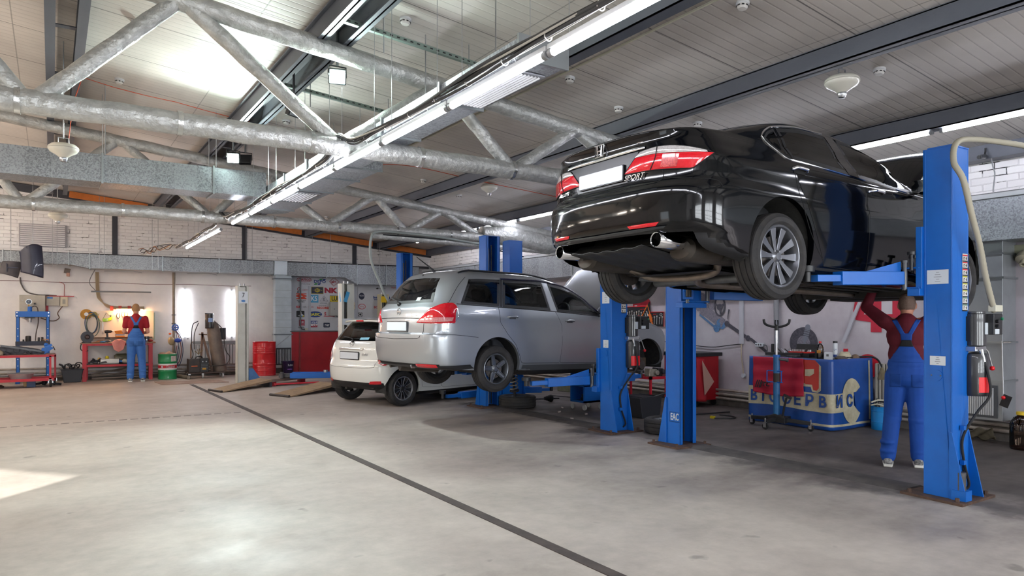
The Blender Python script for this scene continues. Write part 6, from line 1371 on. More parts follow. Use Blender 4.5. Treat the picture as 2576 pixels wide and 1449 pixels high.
v=thing('bench_vise','small blue bench vise fixed on the right end of the red trolley','vise',(-.12,18.30,.71)); m=MB(); m.prism([(-.09,.02),(.0,.0),(.16,.13),(.10,.16),(-.06,.13)],-.04,.04,'xz'); obj('vise_body',m,BLUE,v,bev=.006); obj('vise_head',MB().sph((.02,0,.20),.045,14),BLUE,v); obj('vise_jaw',MB().box((.06,0,.17),(.14,.07,.05),(0,-.4,0)),BLUE,v,bev=.004); obj('vise_handle',MB().cyl((-.06,0,.32),(.05,0,.24),.012,n=8).sph((-.06,0,.32),.02,8).cyl((.15,-.05,.16),(.18,.06,.08),.008,n=8),M('vise_iron','#6b5a4a',.4,.7),v)
m=MB().lathe([(0,.0),(.17,.0),(.175,.02),(.24,.13),(.255,.14),(.245,.145),(.228,.135),(.165,.012),(0,.012)],n=36); one('metal_basin',m,M('aluminium','#b4b1b2',.5,.25,var=.4,vscale=8),'dented aluminium basin on the lower shelf of the red trolley','basin',loc=(-.55,18.30,.165))
t=thing('oil_can','small dark blue square can on the floor under the red trolley','can',(-.38,18.3,0)); obj('can_body',MB().bb(-.07,.09,-.06,.06,0,.13),M('navy_can','#23406d',.4),t,bev=.006); obj('can_flap',MB().prism([(-.14,.14),(-.07,.12),(-.07,.02),(-.12,.02)],-.05,.05,'xz'),M('card_brown','#a88b66',.8),t)
t=thing('floor_jack_part','greasy black suspension part lying on the floor beside the blue can','car part',(-.12,18.45,0)); obj('arm',MB().tube(spline([(-.25,0,.05),(-.1,.02,.06),(.05,-.02,.10),(.12,0,.06),(.3,-.03,.03)],5),.025,8),JUNK,t); obj('joint',MB().sph((-.02,0,.07),.055,12),JUNK,t)
one('round_weight',MB().lathe([(0,0),(.09,0),(.1,.03),(.05,.06),(0,.06)],n=20),M('brown_iron','#6d5647',.7),'round brown iron disc on the floor at the far left','disc',loc=(-.95,18.5,0))
# hanging dark panels
HP=M('panel_blueblack','#23253a',.35,var=.4,vscale=6,var2='#32344a',coat=.3); HP2=M('panel_grey','#454247',.6,var=.5,vscale=8,var2='#5b5557')
def hangp(u,v):
    x=-.60+.42*u+.03*math.sin(v*2); z=3.10-.60*v+.05*math.sin(PI*u)*(1-v)-.16*(1-v)**3*(1-u)**2-.0*u-.12*u*v*1.0
    return (x,-.18*math.sin(PI*(.15+.7*u)),z)
t=thing('hanging_bonnet','curved blue-black car body panel hanging in front of the wall duct','car body panel',(0,18.82,0)); obj('panel_skin',MB().grid(hangp,20,20),HP,t,solid=.012); obj('panel_notch',MB().prism([(-.47,3.05),(-.40,3.04),(-.36,2.93),(-.39,2.92)],-.17,-.15,'xz'),DARKPIT,t); obj('hanging_strap',MB().cyl((-.35,-.05,3.0),(-.35,-.05,ceilz(-.35)-.02),.006,n=6),STEEL,t)
t=thing('undertray_sheet','dark grey underside panel hanging left of the blue-black one','car body panel',(0,18.9,0)); obj('panel_skin',MB().grid(lambda u,v:(-.98+.08*(1-v)+.36*u,-.05*math.sin(PI*u),2.74-.27*v-.10*v*u**1.5+.0),16,14),HP2,t,solid=.012); obj('panel_rib',MB().box((-.72,-.06,2.60),(.20,.02,.02)).box((-.82,-.05,2.60),(.02,.02,.18)),HP,t); obj('hanging_strap',MB().cyl((-.75,.0,2.74),(-.75,.0,ceilz(-.75)-.02),.006,n=6),STEEL,t)
t=wt('wall_sensor','small pinkish sensor in a broken patch under the wall duct','sensor',.33,.05,2.60); obj('sensor_body',MB().box((0,0,-.06),(.07,.06,.09)),M('sensor_pink','#c79a86',.6),t,bev=.01); obj('sensor_mount',MB().box((-.02,.02,.03),(.12,.03,.12),(0,.2,0)),M('rubble','#7d736c',.9,bump=1),t)
# tub of hoses
t=thing('plastic_tub','black plastic tub full of old hoses between trolley and workbench','tub',(.40,19.30,0)); obj('tub_body',MB().prism([(-.17,0),(.17,0),(.22,.30),(-.22,.30)],-.16,.16,'xz'),M('tub_black','#25262c',.5),t,bev=.015); obj('tub_rim',MB().bb(-.235,.235,-.175,.175,.29,.31),MATS['tub_black'],t,bev=.008)
for i in range(6): m=MB().torus((0,0,0),.075+.012*(i%3),.014,axis='xyz'[i%3],n=20,m=6); one('rubber_hose_loop',m,M('hose_black','#1d1d20',.5),'coiled black hose sticking out of the black tub','hose',group='coiled hoses in the black tub',loc=(.26+.055*i,19.26+.03*(i%2),.335+.01*(i%3)),rot=(.3*i,.2*i,.5*i))
one('pipe_stub',MB().tube([(0,0,0),(-.06,0,.10),(-.12,0,.13)],.022,8),M('hose_black','#1d1d20',.5),'short black pipe stub leaning out of the left side of the tub','pipe',loc=(.26,19.22,.30))
# workbench
t=thing('workbench','red steel workbench with a wooden top under the tool board','workbench',(1.35,19.16,0),BR)
obj('bench_top',MB().bb(-.80,.78,-.03,.62,.885,.91),M('bench_wood','#9c7a63',.7,var=.6,vscale=7,var2='#5f4a3f'),t,bev=.004); obj('top_rail',MB().bb(-.72,.72,-.02,.02,.84,.885),REDP,t); obj('shelf_rail',MB().bb(-.72,.72,-.02,.02,.34,.39),REDP,t); obj('bench_shelf',MB().bb(-.72,.72,0,.58,.385,.395),M('shelf_dark','#5a5350',.8),t)
for x in (-.71,.67):
    for y in (-.03,.55): obj('bench_leg',MB().bb(x-.04,x+.045,y,y+.05,0,.885),REDP,t,bev=.003)
obj('back_ledge',MB().bb(-.70,.72,.50,.66,1.00,1.03),M('ledge_brown','#6f5547',.7,var=.5,vscale=6),t); obj('ledge_back',MB().bb(-.70,.72,.64,.66,1.0,1.20),MATS['ledge_brown'],t)
t=wt('tool_board','pale tool board on the wall above the red workbench','board',1.38,.025,1.32); obj('board_panel',MB().bb(-.80,.78,-.015,.015,-.37,.36),M('board_cream','#e6d9c9',.6),t); obj('board_side',MB().bb(.775,.80,-.10,.015,-.37,.32),M('board_edge','#9fb09c',.6),t)
def on_board(X,z,off=.05): return (X,wy(X,off),z)
t=thing('bench_grinder','black grinding disc unit on the left end of the workbench','grinder',(.70,19.30,.91)); obj('grinder_disc',MB().cyl((0,-.06,.14),(0,-.10,.14),.135,n=36),M('disc_dark','#3b3b42',.5),t,bev=.004); obj('disc_hub',MB().lathe([(0,-.15),(.035,-.145),(.055,-.11),(.055,-.10)],(0,0,.14),axis='y',n=20),M('hub_brown','#4c3a36',.4,.5),t); obj('grinder_base',MB().box((0,.0,.02),(.16,.16,.04)).box((0,.03,.10),(.09,.14,.12)),BLK,t); obj('grinder_cable',MB().tube(spline([(-.05,-.03,.05),(-.12,-.05,-.03),(-.13,-.06,-.15),(-.05,-.10,-.20),(.02,-.10,-.18)],5),.011,6),BLK,t)
t=thing('polishing_disc','large yellow-brown polishing disc hanging on the tool board','disc',on_board(.70,1.59)); obj('disc',MB().lathe([(0,0),(.115,0),(.125,-.012),(.12,-.03),(.045,-.035),(0,-.035)],axis='y',n=36),M('disc_yellow','#c08a35',.7,var=.5,vscale=20),t); obj('disc_centre',MB().cyl((0,-.034,0),(0,-.045,0),.045,n=20),FIX,t)
t=thing('polishing_disc','small olive disc hanging behind the yellow-brown disc','disc',on_board(.87,1.585,.04)); obj('disc',MB().cyl((0,0,0),(0,-.02,0),.065,n=28),M('disc_olive','#9b8f58',.7),t)
for i,(c,r,l) in enumerate(((M('hose_blue','#2c4a72',.5),.17,'dark blue air hose coiled on the tool board'),(BLK,.15,'black cable coiled on the tool board beside the yellow disc'),(M('hose_grn','#4a5c55',.5),.18,'green-grey cable coiled lowest on the tool board'))):
    m=MB().tube([( r*.75*math.cos(a)+.0,-.01*i,-.22+r*1.5*math.sin(a)) for a in [2*PI*k/30 for k in range(30)]],.010,6,closed=True); one('coiled_hose',m,c,l,'hose',loc=on_board(.80+.02*i,1.60-.03*i,.075))
t=thing('safety_goggles','bright green safety goggles hanging on the tool board','goggles',on_board(1.13,1.46)); obj('goggle_lens',MB().grid(lambda u,v:(-.09+.20*u,-.03-.03*math.sin(PI*u),-.05+.08*v+.05*u+.02*math.sin(PI*u)*-1),14,6),M('goggle_green','#a6d12e',.2,coat=1),t,solid=.006); obj('goggle_strap',MB().tube([(-.09,-.02,.0),(-.01,0,.17),(.10,-.02,.05)],.005,5),M('strap_dark','#4c5a3a',.6),t)
t=thing('ear_clip','small green-orange clip loop hanging left of the goggles','clip',on_board(.97,1.55)); obj('loop',MB().tube(spline([(0,0,.06),(-.03,0,-.02),(.02,0,-.12),(.05,0,-.15)],5),.006,5),M('clip_green','#7f9a3f',.5),t); obj('orange_end',MB().sph((-.02,0,-.03),.018,10),M('clip_orange','#d8842a',.5),t)
def plier(X,z,c,l,s=1.):
    t=thing('pliers',l,'pliers',on_board(X,z),group='pliers on the tool board'); 
    for sg in (-1,1): obj('handle',MB().tube(spline([(0,0,-.02),(sg*.035*s,0,.04*s),(sg*.025*s,0,.10*s),(sg*.008,0,.115*s)],5),.008,6),c,t)
    obj('jaw',MB().prism([(-.015,-.02),(.015,-.02),(.01,-.09*s),(-.01,-.09*s)],-.008,.008,'xz'),STEEL,t)
plier(1.375,1.50,M('handle_black','#2e2a28',.5),'black-handled pliers hanging on the tool board'); plier(1.48,1.53,M('handle_red','#b0402c',.5),'red-handled pliers opened on the tool board'); plier(1.545,1.53,M('handle_rust','#8f4a34',.5),'rust-coloured pliers hanging next to the red-handled pair')
one('screwdriver',MB().cyl((0,0,.06),(0,0,.0),.010,n=8).cyl((0,0,0),(0,0,-.09),.004,n=6),M('driver_grey','#5e5a55',.4),'thin screwdriver hanging between goggles and pliers','screwdriver',loc=on_board(1.22,1.52))
one('spanner',MB().cyl((0,0,.0),(0,0,-.28),.006,n=6).torus((0,0,-.30),.016,.006,axis='y',n=12,m=5),STEEL,'thin ring spanner hanging lowest on the tool board','spanner',loc=on_board(1.05,1.42))
t=wt('pipe_run','curved conduit pipes with red clamps running down the wall to the tool board','conduit',0,.04); 
for i in range(4): obj('conduit_pipe',MB().tube(spline([(.90+.02*i,-.0,2.62),(.92+.02*i,0,2.1),(.98+.02*i,0,1.94-.01*i),(1.14,0,1.80-.02*i+.03),(1.35,0,1.75-.022*i+.03),(1.95,0,1.75-.022*i+.03)],6),.010,6),M('conduit_tan','#a08d72',.6),t)
for x in (1.24,1.42,1.62): obj('red_clamp',MB().bb(x-.035,x+.035,-.022,.005,1.68,1.80),M('clamp_red','#b3443a',.6),t)
# things on the bench
t=thing('cordless_drill','black cordless drill standing on the bench ledge','drill',(1.12,wy(1.12,.30),1.03)); obj('drill_body',MB().tube([(-.05,0,.13),(.0,0,.14),(.08,0,.14),(.11,0,.14)],[.035,.04,.035,.018],12),BLK,t); obj('drill_grip',MB().beam((.0,0,.12),(.01,0,.0),.04,.045,up=(1,0,0)),BLK,t,bev=.008); obj('drill_battery',MB().box((.01,0,-.02),(.11,.07,.05)),BLK,t,bev=.008); obj('drill_chuck',MB().cyl((.11,0,.14),(.15,0,.14),.018,.01,n=12),STEEL,t)
t=thing('cardboard_box','opened orange and white cardboard box on the bench ledge','box',(1.40,wy(1.40,.24),1.03),.1); obj('box_body',MB().bb(-.09,.09,-.05,.05,0,.08),M('box_white','#e6d7c4',.6),t); obj('orange_print',MB().bb(-.092,.092,-.052,.052,.0,.03),M('box_orange','#e08a2a',.6),t); obj('box_flap',MB().prism([(-.10,.08),(.04,.08),(.03,.17),(-.13,.15)],-.045,-.040,'xz').prism([(.04,.08),(.10,.08),(.11,.14),(.06,.15)],.04,.045,'xz'),MATS['box_orange'],t); obj('blue_stripe',MB().bb(-.093,.093,-.053,.053,.055,.065),MATS['label_blue'],t)
def cloth(name,l,X,Y,z,w,d,h,drop,mat,cat):
    def f(u,v):
        x=(u-.5)*w*(1-.35*max(0,(v-.55)/.45)); 
        if v<.55: y=.25-v/.55*.29; zz=h*(.4+.6*abs(math.sin(7*u+5*v)))*math.sin(PI*u)
        else: y=-.04-.015*math.sin(6*u); zz=-(v-.55)/.45*drop*(1-.5*abs(u-.5))
        return (x,y,zz+.012)
    return one(name,MB().grid(f,22,26),mat,l,cat,loc=(X,Y,z),rot=(0,0,BR),solid=.005)
cloth('shop_cloth','pink cloth draped over the front edge of the red workbench',1.34,19.14,.91,.30,.3,.07,.24,M('cloth_pink','#d98f86',.85,var=.4,vscale=12,var2='#c36a60'),'cloth')
for (x,y,sx,sy,sz,c,l) in ((.92,.12,.2,.1,.03,'#b98e6a','flat brown cardboard scrap on the left of the bench top'),(1.02,.10,.14,.07,.04,'#3f8fc9','light blue plastic bag lump on the bench top'),(1.12,.18,.10,.08,.06,'#4b5560','dark grey angle grinder body on the bench top'),(1.17,.22,.07,.07,.05,'#9fb3bb','pale blue bottle lying behind the grinder body'),(.98,.28,.2,.06,.05,'#8c5b39','brown leather glove pile beside the black disc'),(1.60,.12,.14,.09,.05,'#c8a48a','pale crumpled paper next to the pink cloth'),(2.02,.14,.12,.1,.07,'#b23a34','red-labelled carton at the right end of the bench')):
    m=MB(); m.sph((0,0,.5),.5,14,(1,1,1)); m.v=[(a*(1+.18*math.sin(9*b+7*c_)),b*(1+.15*math.cos(8*a)),max(0,c_)) for a,b,c_ in m.v]; m.v=[(a*sx,b*sy,c_*sz) for a,b,c_ in m.v]; one('bench_clutter_item',m,M('clut'+c,c,.7,var=.4,vscale=30),l,'workshop item',loc=(x,wy(x,.70)+y,.91))
t=thing('bench_vise','dark iron vise at the right end of the red workbench','vise',(1.93,19.22,.91)); obj('vise_body',MB().box((0,.05,.06),(.09,.2,.10)).box((0,-.06,.10),(.13,.05,.08)),M('vise_dark','#3a3a3f',.5,.6),t,bev=.008); obj('vise_screw',MB().cyl((0,-.09,.06),(0,-.16,.06),.014,n=10).cyl((0,-.15,.14),(0,-.15,-.22),.009,n=8),STEEL,t)
# things on the bench shelf
t=thing('canister','white plastic canister with a blue cap lying on the bench shelf','canister',(1.17,19.28,.395)); obj('canister_body',MB().prism(rrect(.13,.12,.03,cy=.065),-.20,.18,'yz'),M('plastic_white','#cfcfcb',.4),t); obj('canister_cap',MB().cyl((.18,0,.065),(.22,0,.065),.03,n=14),M('cap_blue','#2d6fb7',.4),t)
t=thing('canister','transparent bottle with a blue cap lying right of the white canister','bottle',(1.42,19.24,.395)); obj('bottle_body',MB().tube([(0,0,.06),(.04,0,.065),(.22,0,.065),(.26,0,.05)],[.03,.055,.055,.04],14),M('bottle_murky','#a9a79a',.3),t); obj('bottle_cap',MB().cyl((-.03,0,.06),(0,0,.06),.03,n=12),MATS['cap_blue'],t)
t=thing('glass_jar','large murky jar lying at the back of the bench shelf','jar',(1.42,19.52,.395)); obj('jar_body',MB().tube([(-.14,0,.11),(-.1,0,.12),(.10,0,.12),(.15,0,.11)],[.08,.115,.115,.08],20),M('jar_murky','#6c6a58',.25,var=.6,vscale=10),t)
for i,(x,c,l) in enumerate(((.96,'#c9971f','small yellow funnel standing at the back of the bench shelf'),(1.12,'#e2cf1c','bright yellow cap on a dark canister on the bench shelf'))):
    one('funnel',MB().lathe([(0,0),(.03,0),(.045,.03),(.03,.08),(0,.085)],n=16),M('yel'+c,c,.4),l,'funnel',loc=(x,19.50,.46 if i==0 else .50))
t=thing('canister','dark canister under the yellow cap on the bench shelf','canister',(1.12,19.52,.395)); obj('canister_body',MB().bb(-.07,.07,-.05,.05,0,.10),BLK,t,bev=.01)
for i in range(7): one('hose_piece',MB().tube(spline([(-.06,0,.03),(0,.02*i,.05+.02*(i%3)),(.07,0,.03)],5),.02,7),JUNK,'short black hose piece heaped at the left of the bench shelf','hose',group='black hose pieces on the bench shelf',loc=(.78+.04*i,19.28+.04*(i%3),.40+.015*(i%3)),rot=(0,0,.6*i))
for i in range(3): one('long_pipe',MB().cyl((0,0,0),(1.15,.1*i,.02),.018,n=8),M('pipe_dull','#8c8078',.5,.4),'long dull pipe lying on the floor under the workbench','pipe',group='pipes under the workbench',loc=(.80,19.45+.05*i,.05+.05*i),rot=(0,-.07*i,-.05))
# green drum
t=thing('oil_drum','green oil drum with white and red bands beside the workbench','drum',(2.38,19.02,0)); G=M('drum_green','#0f8a4f',.35,var=.25,vscale=5,coat=.3)
obj('drum_body',MB().lathe([(0,0),(.205,0),(.212,.008),(.208,.02),(.208,.19),(.213,.20),(.208,.21),(.208,.42),(.213,.43),(.208,.44),(.208,.60),(.212,.615),(.2,.62),(.19,.60),(0,.60)],n=48),G,t,angle=30)
for z0,z1,c in ((.235,.385,'white_band'),(.275,.345,'red_band')):
    m=MB().lathe([(.2092+(.001 if c=='red_band' else 0),z0),(.2092+(.001 if c=='red_band' else 0),z1)],n=48); obj(c,m,M(c,'#e4e2e0' if c[0]=='w' else '#c81f30',.35),t)
def text_round(name,s,size,mat,parent,r,z,a0,sx=1.,bold=0.,sp=1.):
    o=text(name,s,size,mat,parent,(0,0,0),(0,0,0),.0006,sx=1.,bold=bold,sp=sp)
    for v in o.data.vertices:
        a=a0+v.co.x*sx/r; v.co=V((r*math.sin(a),-r*math.cos(a),z+v.co.y)) if True else v.co
    o.scale=(1,1,1); return o
text_round('drum_lettering','Castrol',.075,WHITEP,t,.2115,.31,.25,sx=.95,bold=.002); obj('round_logo',MB().add([(.2117*math.sin(-.72+.11*math.cos(a)),-.2117*math.cos(-.72+.11*math.cos(a)),.31+.024*math.sin(a)) for a in [2*PI*k/20 for k in range(20)]],[tuple(range(20))]),WHITEP,t)
m=MB(); m.add([(.2096*math.sin(a),-.2096*math.cos(a),z) for a in [.25+.75*k/8 for k in range(9)] for z in (.43,.57)],[(2*k,2*k+1,2*k+3,2*k+2) for k in range(8)]); obj('paper_label',m,M('label_paper','#d5d2cb',.6,var=.5,vscale=30,var2='#b0404a'),t)
m=MB().sph((0,0,0),1,20,(.17,.17,.06)); m.v=[(a*(1+.2*math.sin(40*b)),b,max(0,c_)*(1+.4*math.sin(35*a))) for a,b,c_ in m.v]; one('crumpled_waste',m,M('waste_card','#b0917c',.9,var=.5,vscale=18),'crumpled cardboard waste heaped on the green oil drum','waste',loc=(2.38,19.02,.605))
# service pole with hanging hoses and a blue fan
t=thing('service_pole','rusty pipe pole from the duct to the floor, hung with hoses','pole',(2.60,wy(2.6,.14),0)); obj('pole_pipe',MB().tube([(0,0,.03),(0,0,2.66)],.036,14),M('pole_rust','#94897b',.6,.1,var=.6,vscale=5,var2='#6d5f52'),t)
for z in (1.58,1.36,1.20): obj('pole_collar',MB().cyl((0,0,z-.012),(0,0,z+.012),.055,n=14),GREYM,t)
t=thing('air_regulator','round blue air reel fixed to the service pole','air reel',(2.62,wy(2.6,.22),1.26)); obj('reel_ring',MB().torus((0,0,0),.07,.016,axis='y',n=24,m=8),M('reel_blue','#3a63b5',.4),t); m=MB(); 
for k in range(5): a=2*PI*k/5; m.tube([(0,0,0),(.07*math.cos(a),0,.07*math.sin(a))],.012,6)
obj('reel_spoke',m,MATS['reel_blue'],t)
one('protective_cap',MB().sph((0,0,0),.075,16,(1.1,.9,.75)),M('cap_royal','#2747b0',.4),'royal blue plastic bowl cap hanging on the service pole','cap',loc=(2.68,wy(2.6,.22),.93)); one('cloth_bag',MB().sph((0,0,0),.10,16,(.75,.6,1.1)),M('bag_beige','#b39f7a',.9,bump=.8,bscale=20),'beige cloth bag hanging on the service pole beside the blue cap','bag',loc=(2.53,wy(2.6,.20),.92))
one('orange_nozzle',MB().sph((0,0,0),.028,10,(1.2,1,.9)),M('nozzle_orange','#cf5a2a',.5),'small orange nozzle hanging above the beige bag','nozzle',loc=(2.50,wy(2.6,.22),1.10))
for i,(dx,c,l) in enumerate(((.04,'#5a5f66','grey air hose hanging down the service pole'),(.09,'#7b2f2c','dark red air hose hanging in a loop on the service pole'),(.13,'#3a4664','thin blue-grey hose hanging furthest right on the service pole'))):
    one('hanging_hose',MB().tube(spline([(0,0,1.2),(dx,0,1.0),(dx+.05,0,.7),(dx+.02,0,.45),(dx-.06,0,.35-.04*i),(dx-.09,0,.5),(dx-.05,0,.8)],6),.009,6),M('hh'+c,c,.6),l,'hose',loc=(2.62,wy(2.6,.22),0))
one('floor_pipe',MB().cyl((0,0,.045),(.14,-.75,.045),.042,n=14),M('pole_rust','#84705f',.6),'short rusty pipe lying on the floor at the foot of the pole','pipe',loc=(2.66,19.38,0))
one('wall_plug_wire',MB().tube(spline([(0,0,1.2),(.1,.05,1.05),(.25,.1,.97)],5),.005,5).sph((.25,.1,.97),.02,8),M('wire_grey','#8d8f92',.5),'thin wire leading from the blue reel to a wall plug','wire',loc=(2.68,wy(2.68,.20),0))
# radiator behind
t=wt('radiator','white ribbed wall radiator behind the welding set','radiator',3.60,.06,0); m=MB()
for k in range(15): x=-.52+.0742*k; m.bb(x-.030,x+.030,-.05,.03,.30,.80)
obj('radiator_fins',m,M('radiator_white','#c5c7ca',.5),t,bev=.008); obj('radiator_top',MB().bb(-.55,.55,-.05,.03,.82,.90),M('radiator_grille','#8f9396',.5),t); obj('bent_pipe',MB().tube([(-.54,-.03,.88),(-.58,-.03,.88),(-.60,-.03,.80),(-.60,-.03,.16)],.016,8),M('pipe_rusty','#9c7a66',.6),t)
# welding set
t=thing('welding_trolley','low black trolley on castors carrying the welding set','trolley',(3.12,18.93,0)); obj('trolley_tray',MB().bb(-.32,.55,-.2,.22,.12,.145),M('tray_dark','#4a3a34',.6),t,bev=.004)
for x,y in ((-.28,-.15),(.02,-.19),(.50,-.15),(.50,.18),(-.28,.18)): c=MB().lathe([(0,-.016),(.045,-.016),(.05,0),(.045,.016),(0,.016)],axis='x',n=20).xf(Matrix.Translation((x,y,.05))); c=obj('castor_wheel',c,BLK if x<0 else M('castor_light','#aeb0b0',.4),t); obj('castor_fork',MB().bb(x-.025,x+.025,y-.02,y+.02,.09,.125),STEEL,c)
t=thing('welding_machine','dark orange-marked welding machine on its trolley','welding machine',(3.08,18.90,.145)); obj('machine_case',MB().bb(-.26,.0,-.15,.16,0,.34),M('weld_dark','#2d2a29',.5,var=.5,vscale=8,var2='#4a3a32'),t,bev=.01); obj('front_panel',MB().bb(.0,.20,-.15,.16,0,.35),M('weld_front','#26282a',.4),t,bev=.015); obj('carry_handle',MB().tube(spline([(-.09,0,.34),(-.05,0,.39),(.05,0,.39),(.08,0,.34)],5),.014,8),BLK,t)
m=MB(); 
for z in (.08,.12,.16,.20): m.bb(.02,.18,-.156,-.15,z,z+.012)
obj('panel_slots',m,M('slot_grey','#5f666a',.4),t); obj('yellow_label',MB().bb(.05,.14,-.158,-.152,.07,.11),M('label_yellow','#cf9a2c',.5),t); obj('orange_logo',MB().bb(-.20,-.06,-.156,-.15,.15,.175),M('logo_orange','#b0572a',.5),t); obj('control_knob',MB().cyl((.06,-.15,.27),(.06,-.17,.27),.015,n=10).cyl((.14,-.15,.27),(.14,-.17,.27),.015,n=10),STEEL,t)
t=thing('gas_cylinder','tall brown-grey gas cylinder leaning on the welding trolley','gas cylinder',(3.60,18.98,.14),rot=(0,-.165,0)); obj('cylinder_body',MB().lathe([(0,0),(.14,0),(.155,.03),(.158,.1),(.158,1.12),(.14,1.22),(.09,1.29),(.05,1.32),(0,1.33)],n=36),M('cyl_brown','#6b6159',.55,.2,var=.7,vscale=5,var2='#8a7a6e'),t)
t=thing('cylinder_stand','rusty steel frame holding the leaning gas cylinder','stand',(3.12,19.05,.14)); obj('stand_post',MB().beam((.02,0,0),(.06,0,1.0),.03,.05,up=(1,0,0)).beam((.30,0,.0),(.06,0,.95),.03,.05,up=(1,0,0)).beam((-.02,0,.95),(.35,0,.93),.03,.03),M('frame_rust','#83695a',.7,var=.5,vscale=9,var2='#5c4338'),t)
t=thing('welding_mask','black welding mask with a blue window hung on top of the gas cylinder','welding mask',(3.31,18.86,1.41)); obj('mask_shell',MB().grid(lambda u,v:(-.105+.21*u+.0,-.12*math.sin(PI*u)-.03,-.17+.36*v),20,14).grid(lambda u,v:(-.105+.21*u,-.12*math.sin(PI*u)*(1-v)-.03*(1-v),.19+.03*math.sin(PI*v/2)),20,8),M('mask_black','#2a2c31',.3,coat=.5),t,solid=.006); obj('mask_window',MB().bb(-.05,.05,-.160,-.145,-.01,.09),M('window_blue','#8fa9d8',.15,coat=1),t)
t=thing('welding_mask','second dark welding mask hanging behind the gas cylinder','welding mask',(3.66,19.14,1.10)); obj('mask_shell',MB().grid(lambda u,v:(-.10+.20*u,-.08*math.sin(PI*u),-.15+.30*v),16,10),M('mask_grey','#3d4045',.5),t,solid=.006)
for i,(P,c,l) in enumerate((([(-.02,0,1.32),(-.16,-.05,1.2),(-.18,-.05,.7),(-.15,-.08,.5),(-.2,-.1,.35)],BLK,'black welding cable hanging left of the rusty frame'),([(.38,.0,1.30),(.55,.0,1.1),(.62,-.02,.6),(.72,-.02,.4),(.60,-.1,.22),(.22,-.12,.2)],M('cable_weld','#3f3a38',.6),'long welding cable looping down the right of the cylinder'),([(-.02,-.05,1.28),(-.12,-.08,1.0),(-.12,-.08,.62)],M('cable_weld2','#56504d',.6),'short grey cable beside the rusty frame'))): one('welding_cable',MB().tube(spline(P,7),.011,6),c,l,'cable',loc=(3.08,18.90,.10))
one('earth_clamp',MB().tube([(-.08,0,.08),(0,0,0),(.10,0,.10)],.012,6).tube([(-.02,0,.12),(0,0,0),(.03,0,.14)],.01,6),M('clamp_brass','#7d6b4f',.4,.7),'open steel earth clamp hanging on the rusty frame','clamp',loc=(3.05,18.80,.60))
# red drum, purple pail, counter
t=thing('oil_drum','dented bright red 200-litre drum beside the cream post marked 7','drum',(4.66,18.88,0)); m=MB(); prof=[(0,.02),(.28,.02),(.285,0),(.292,.01),(.29,.025)]
for z in (.10,.28,.30,.58,.60): pass
zz=.03
while zz<.86:
    r=.288
    for zc in (.30,.585): r+=.009*math.exp(-((zz-zc)/.010)**2)
    for k in range(4): r+=.004*math.exp(-((zz-(.14+.032*k))/.008)**2)+.004*math.exp(-((zz-(.65+.032*k))/.008)**2)
    prof.append((r,zz)); zz+=.006
prof+=[(.292,.865),(.296,.875),(.29,.882),(.28,.875),(.278,.86),(0,.86)]
m.lathe(prof,n=64); nv=[]
for a,b,c in m.v:
    d=(a+.02)**2/.012+(c-.42)**2/.010
    if b<-.15 and .33<c<.56: b+=.022*math.exp(-d)
    nv.append((a,b,c))
m.v=nv; obj('drum_body',m,M('drum_red','#cf1521',.28,var=.2,vscale=6,var2='#a5121c',coat=.6),t,angle=60); obj('drum_lid',MB().cyl((0,0,.861),(0,0,.866),.276,n=40),M('lid_yellow','#9c8a3a',.5),t); obj('bung',MB().cyl((.14,.05,.866),(.14,.05,.885),.03,n=14),STEEL,t)
t=thing('oil_pail','dark purple lubricant pail between the red drum and the red counter','pail',(5.32,19.05,0)); obj('pail_body',MB().lathe([(0,0),(.135,0),(.14,.01),(.155,.31),(.162,.32),(.162,.345),(.15,.35),(0,.35)],n=40),M('pail_purple','#2a1f45',.3,coat=.5),t); obj('purple_band',MB().add([((.146+.0)*math.sin(a)*1.0,-.1465*math.cos(a),z) for a in [-.35+.95*k/8 for k in range(9)] for z in (.12,.195)],[(2*k,2*k+1,2*k+3,2*k+2) for k in range(8)]),M('band_violet','#8c56b8',.4),t); text_round('pail_lettering','Kixx',.085,WHITEP,t,.153,.245,.22,sx=.95,bold=.003); text_round('pail_lettering','CVTF',.05,M('violet_dark','#35215c',.4),t,.149,.158,.12,sx=1.0,bold=.002)
t=thing('counter_cabinet','large plain red cabinet counter standing below the logo wall','cabinet',(6.35,18.98,0),BR); obj('cabinet_front',MB().bb(-.72,1.0,-.02,.0,.02,1.12),M('counter_red','#a51722',.38,var=.5,vscale=3,var2='#7d1019',coat=.3),t); obj('cabinet_body',MB().bb(-.95,1.0,.0,.42,0,1.13),MATS['counter_red'],t,bev=.004); obj('cabinet_corner',MB().bb(-.74,-.70,-.03,0,0,1.13),M('counter_edge','#7d2a28',.5),t); obj('counter_top',MB().bb(-.97,1.02,-.03,.43,1.13,1.15),M('counter_top_grey','#555a5c',.5),t)
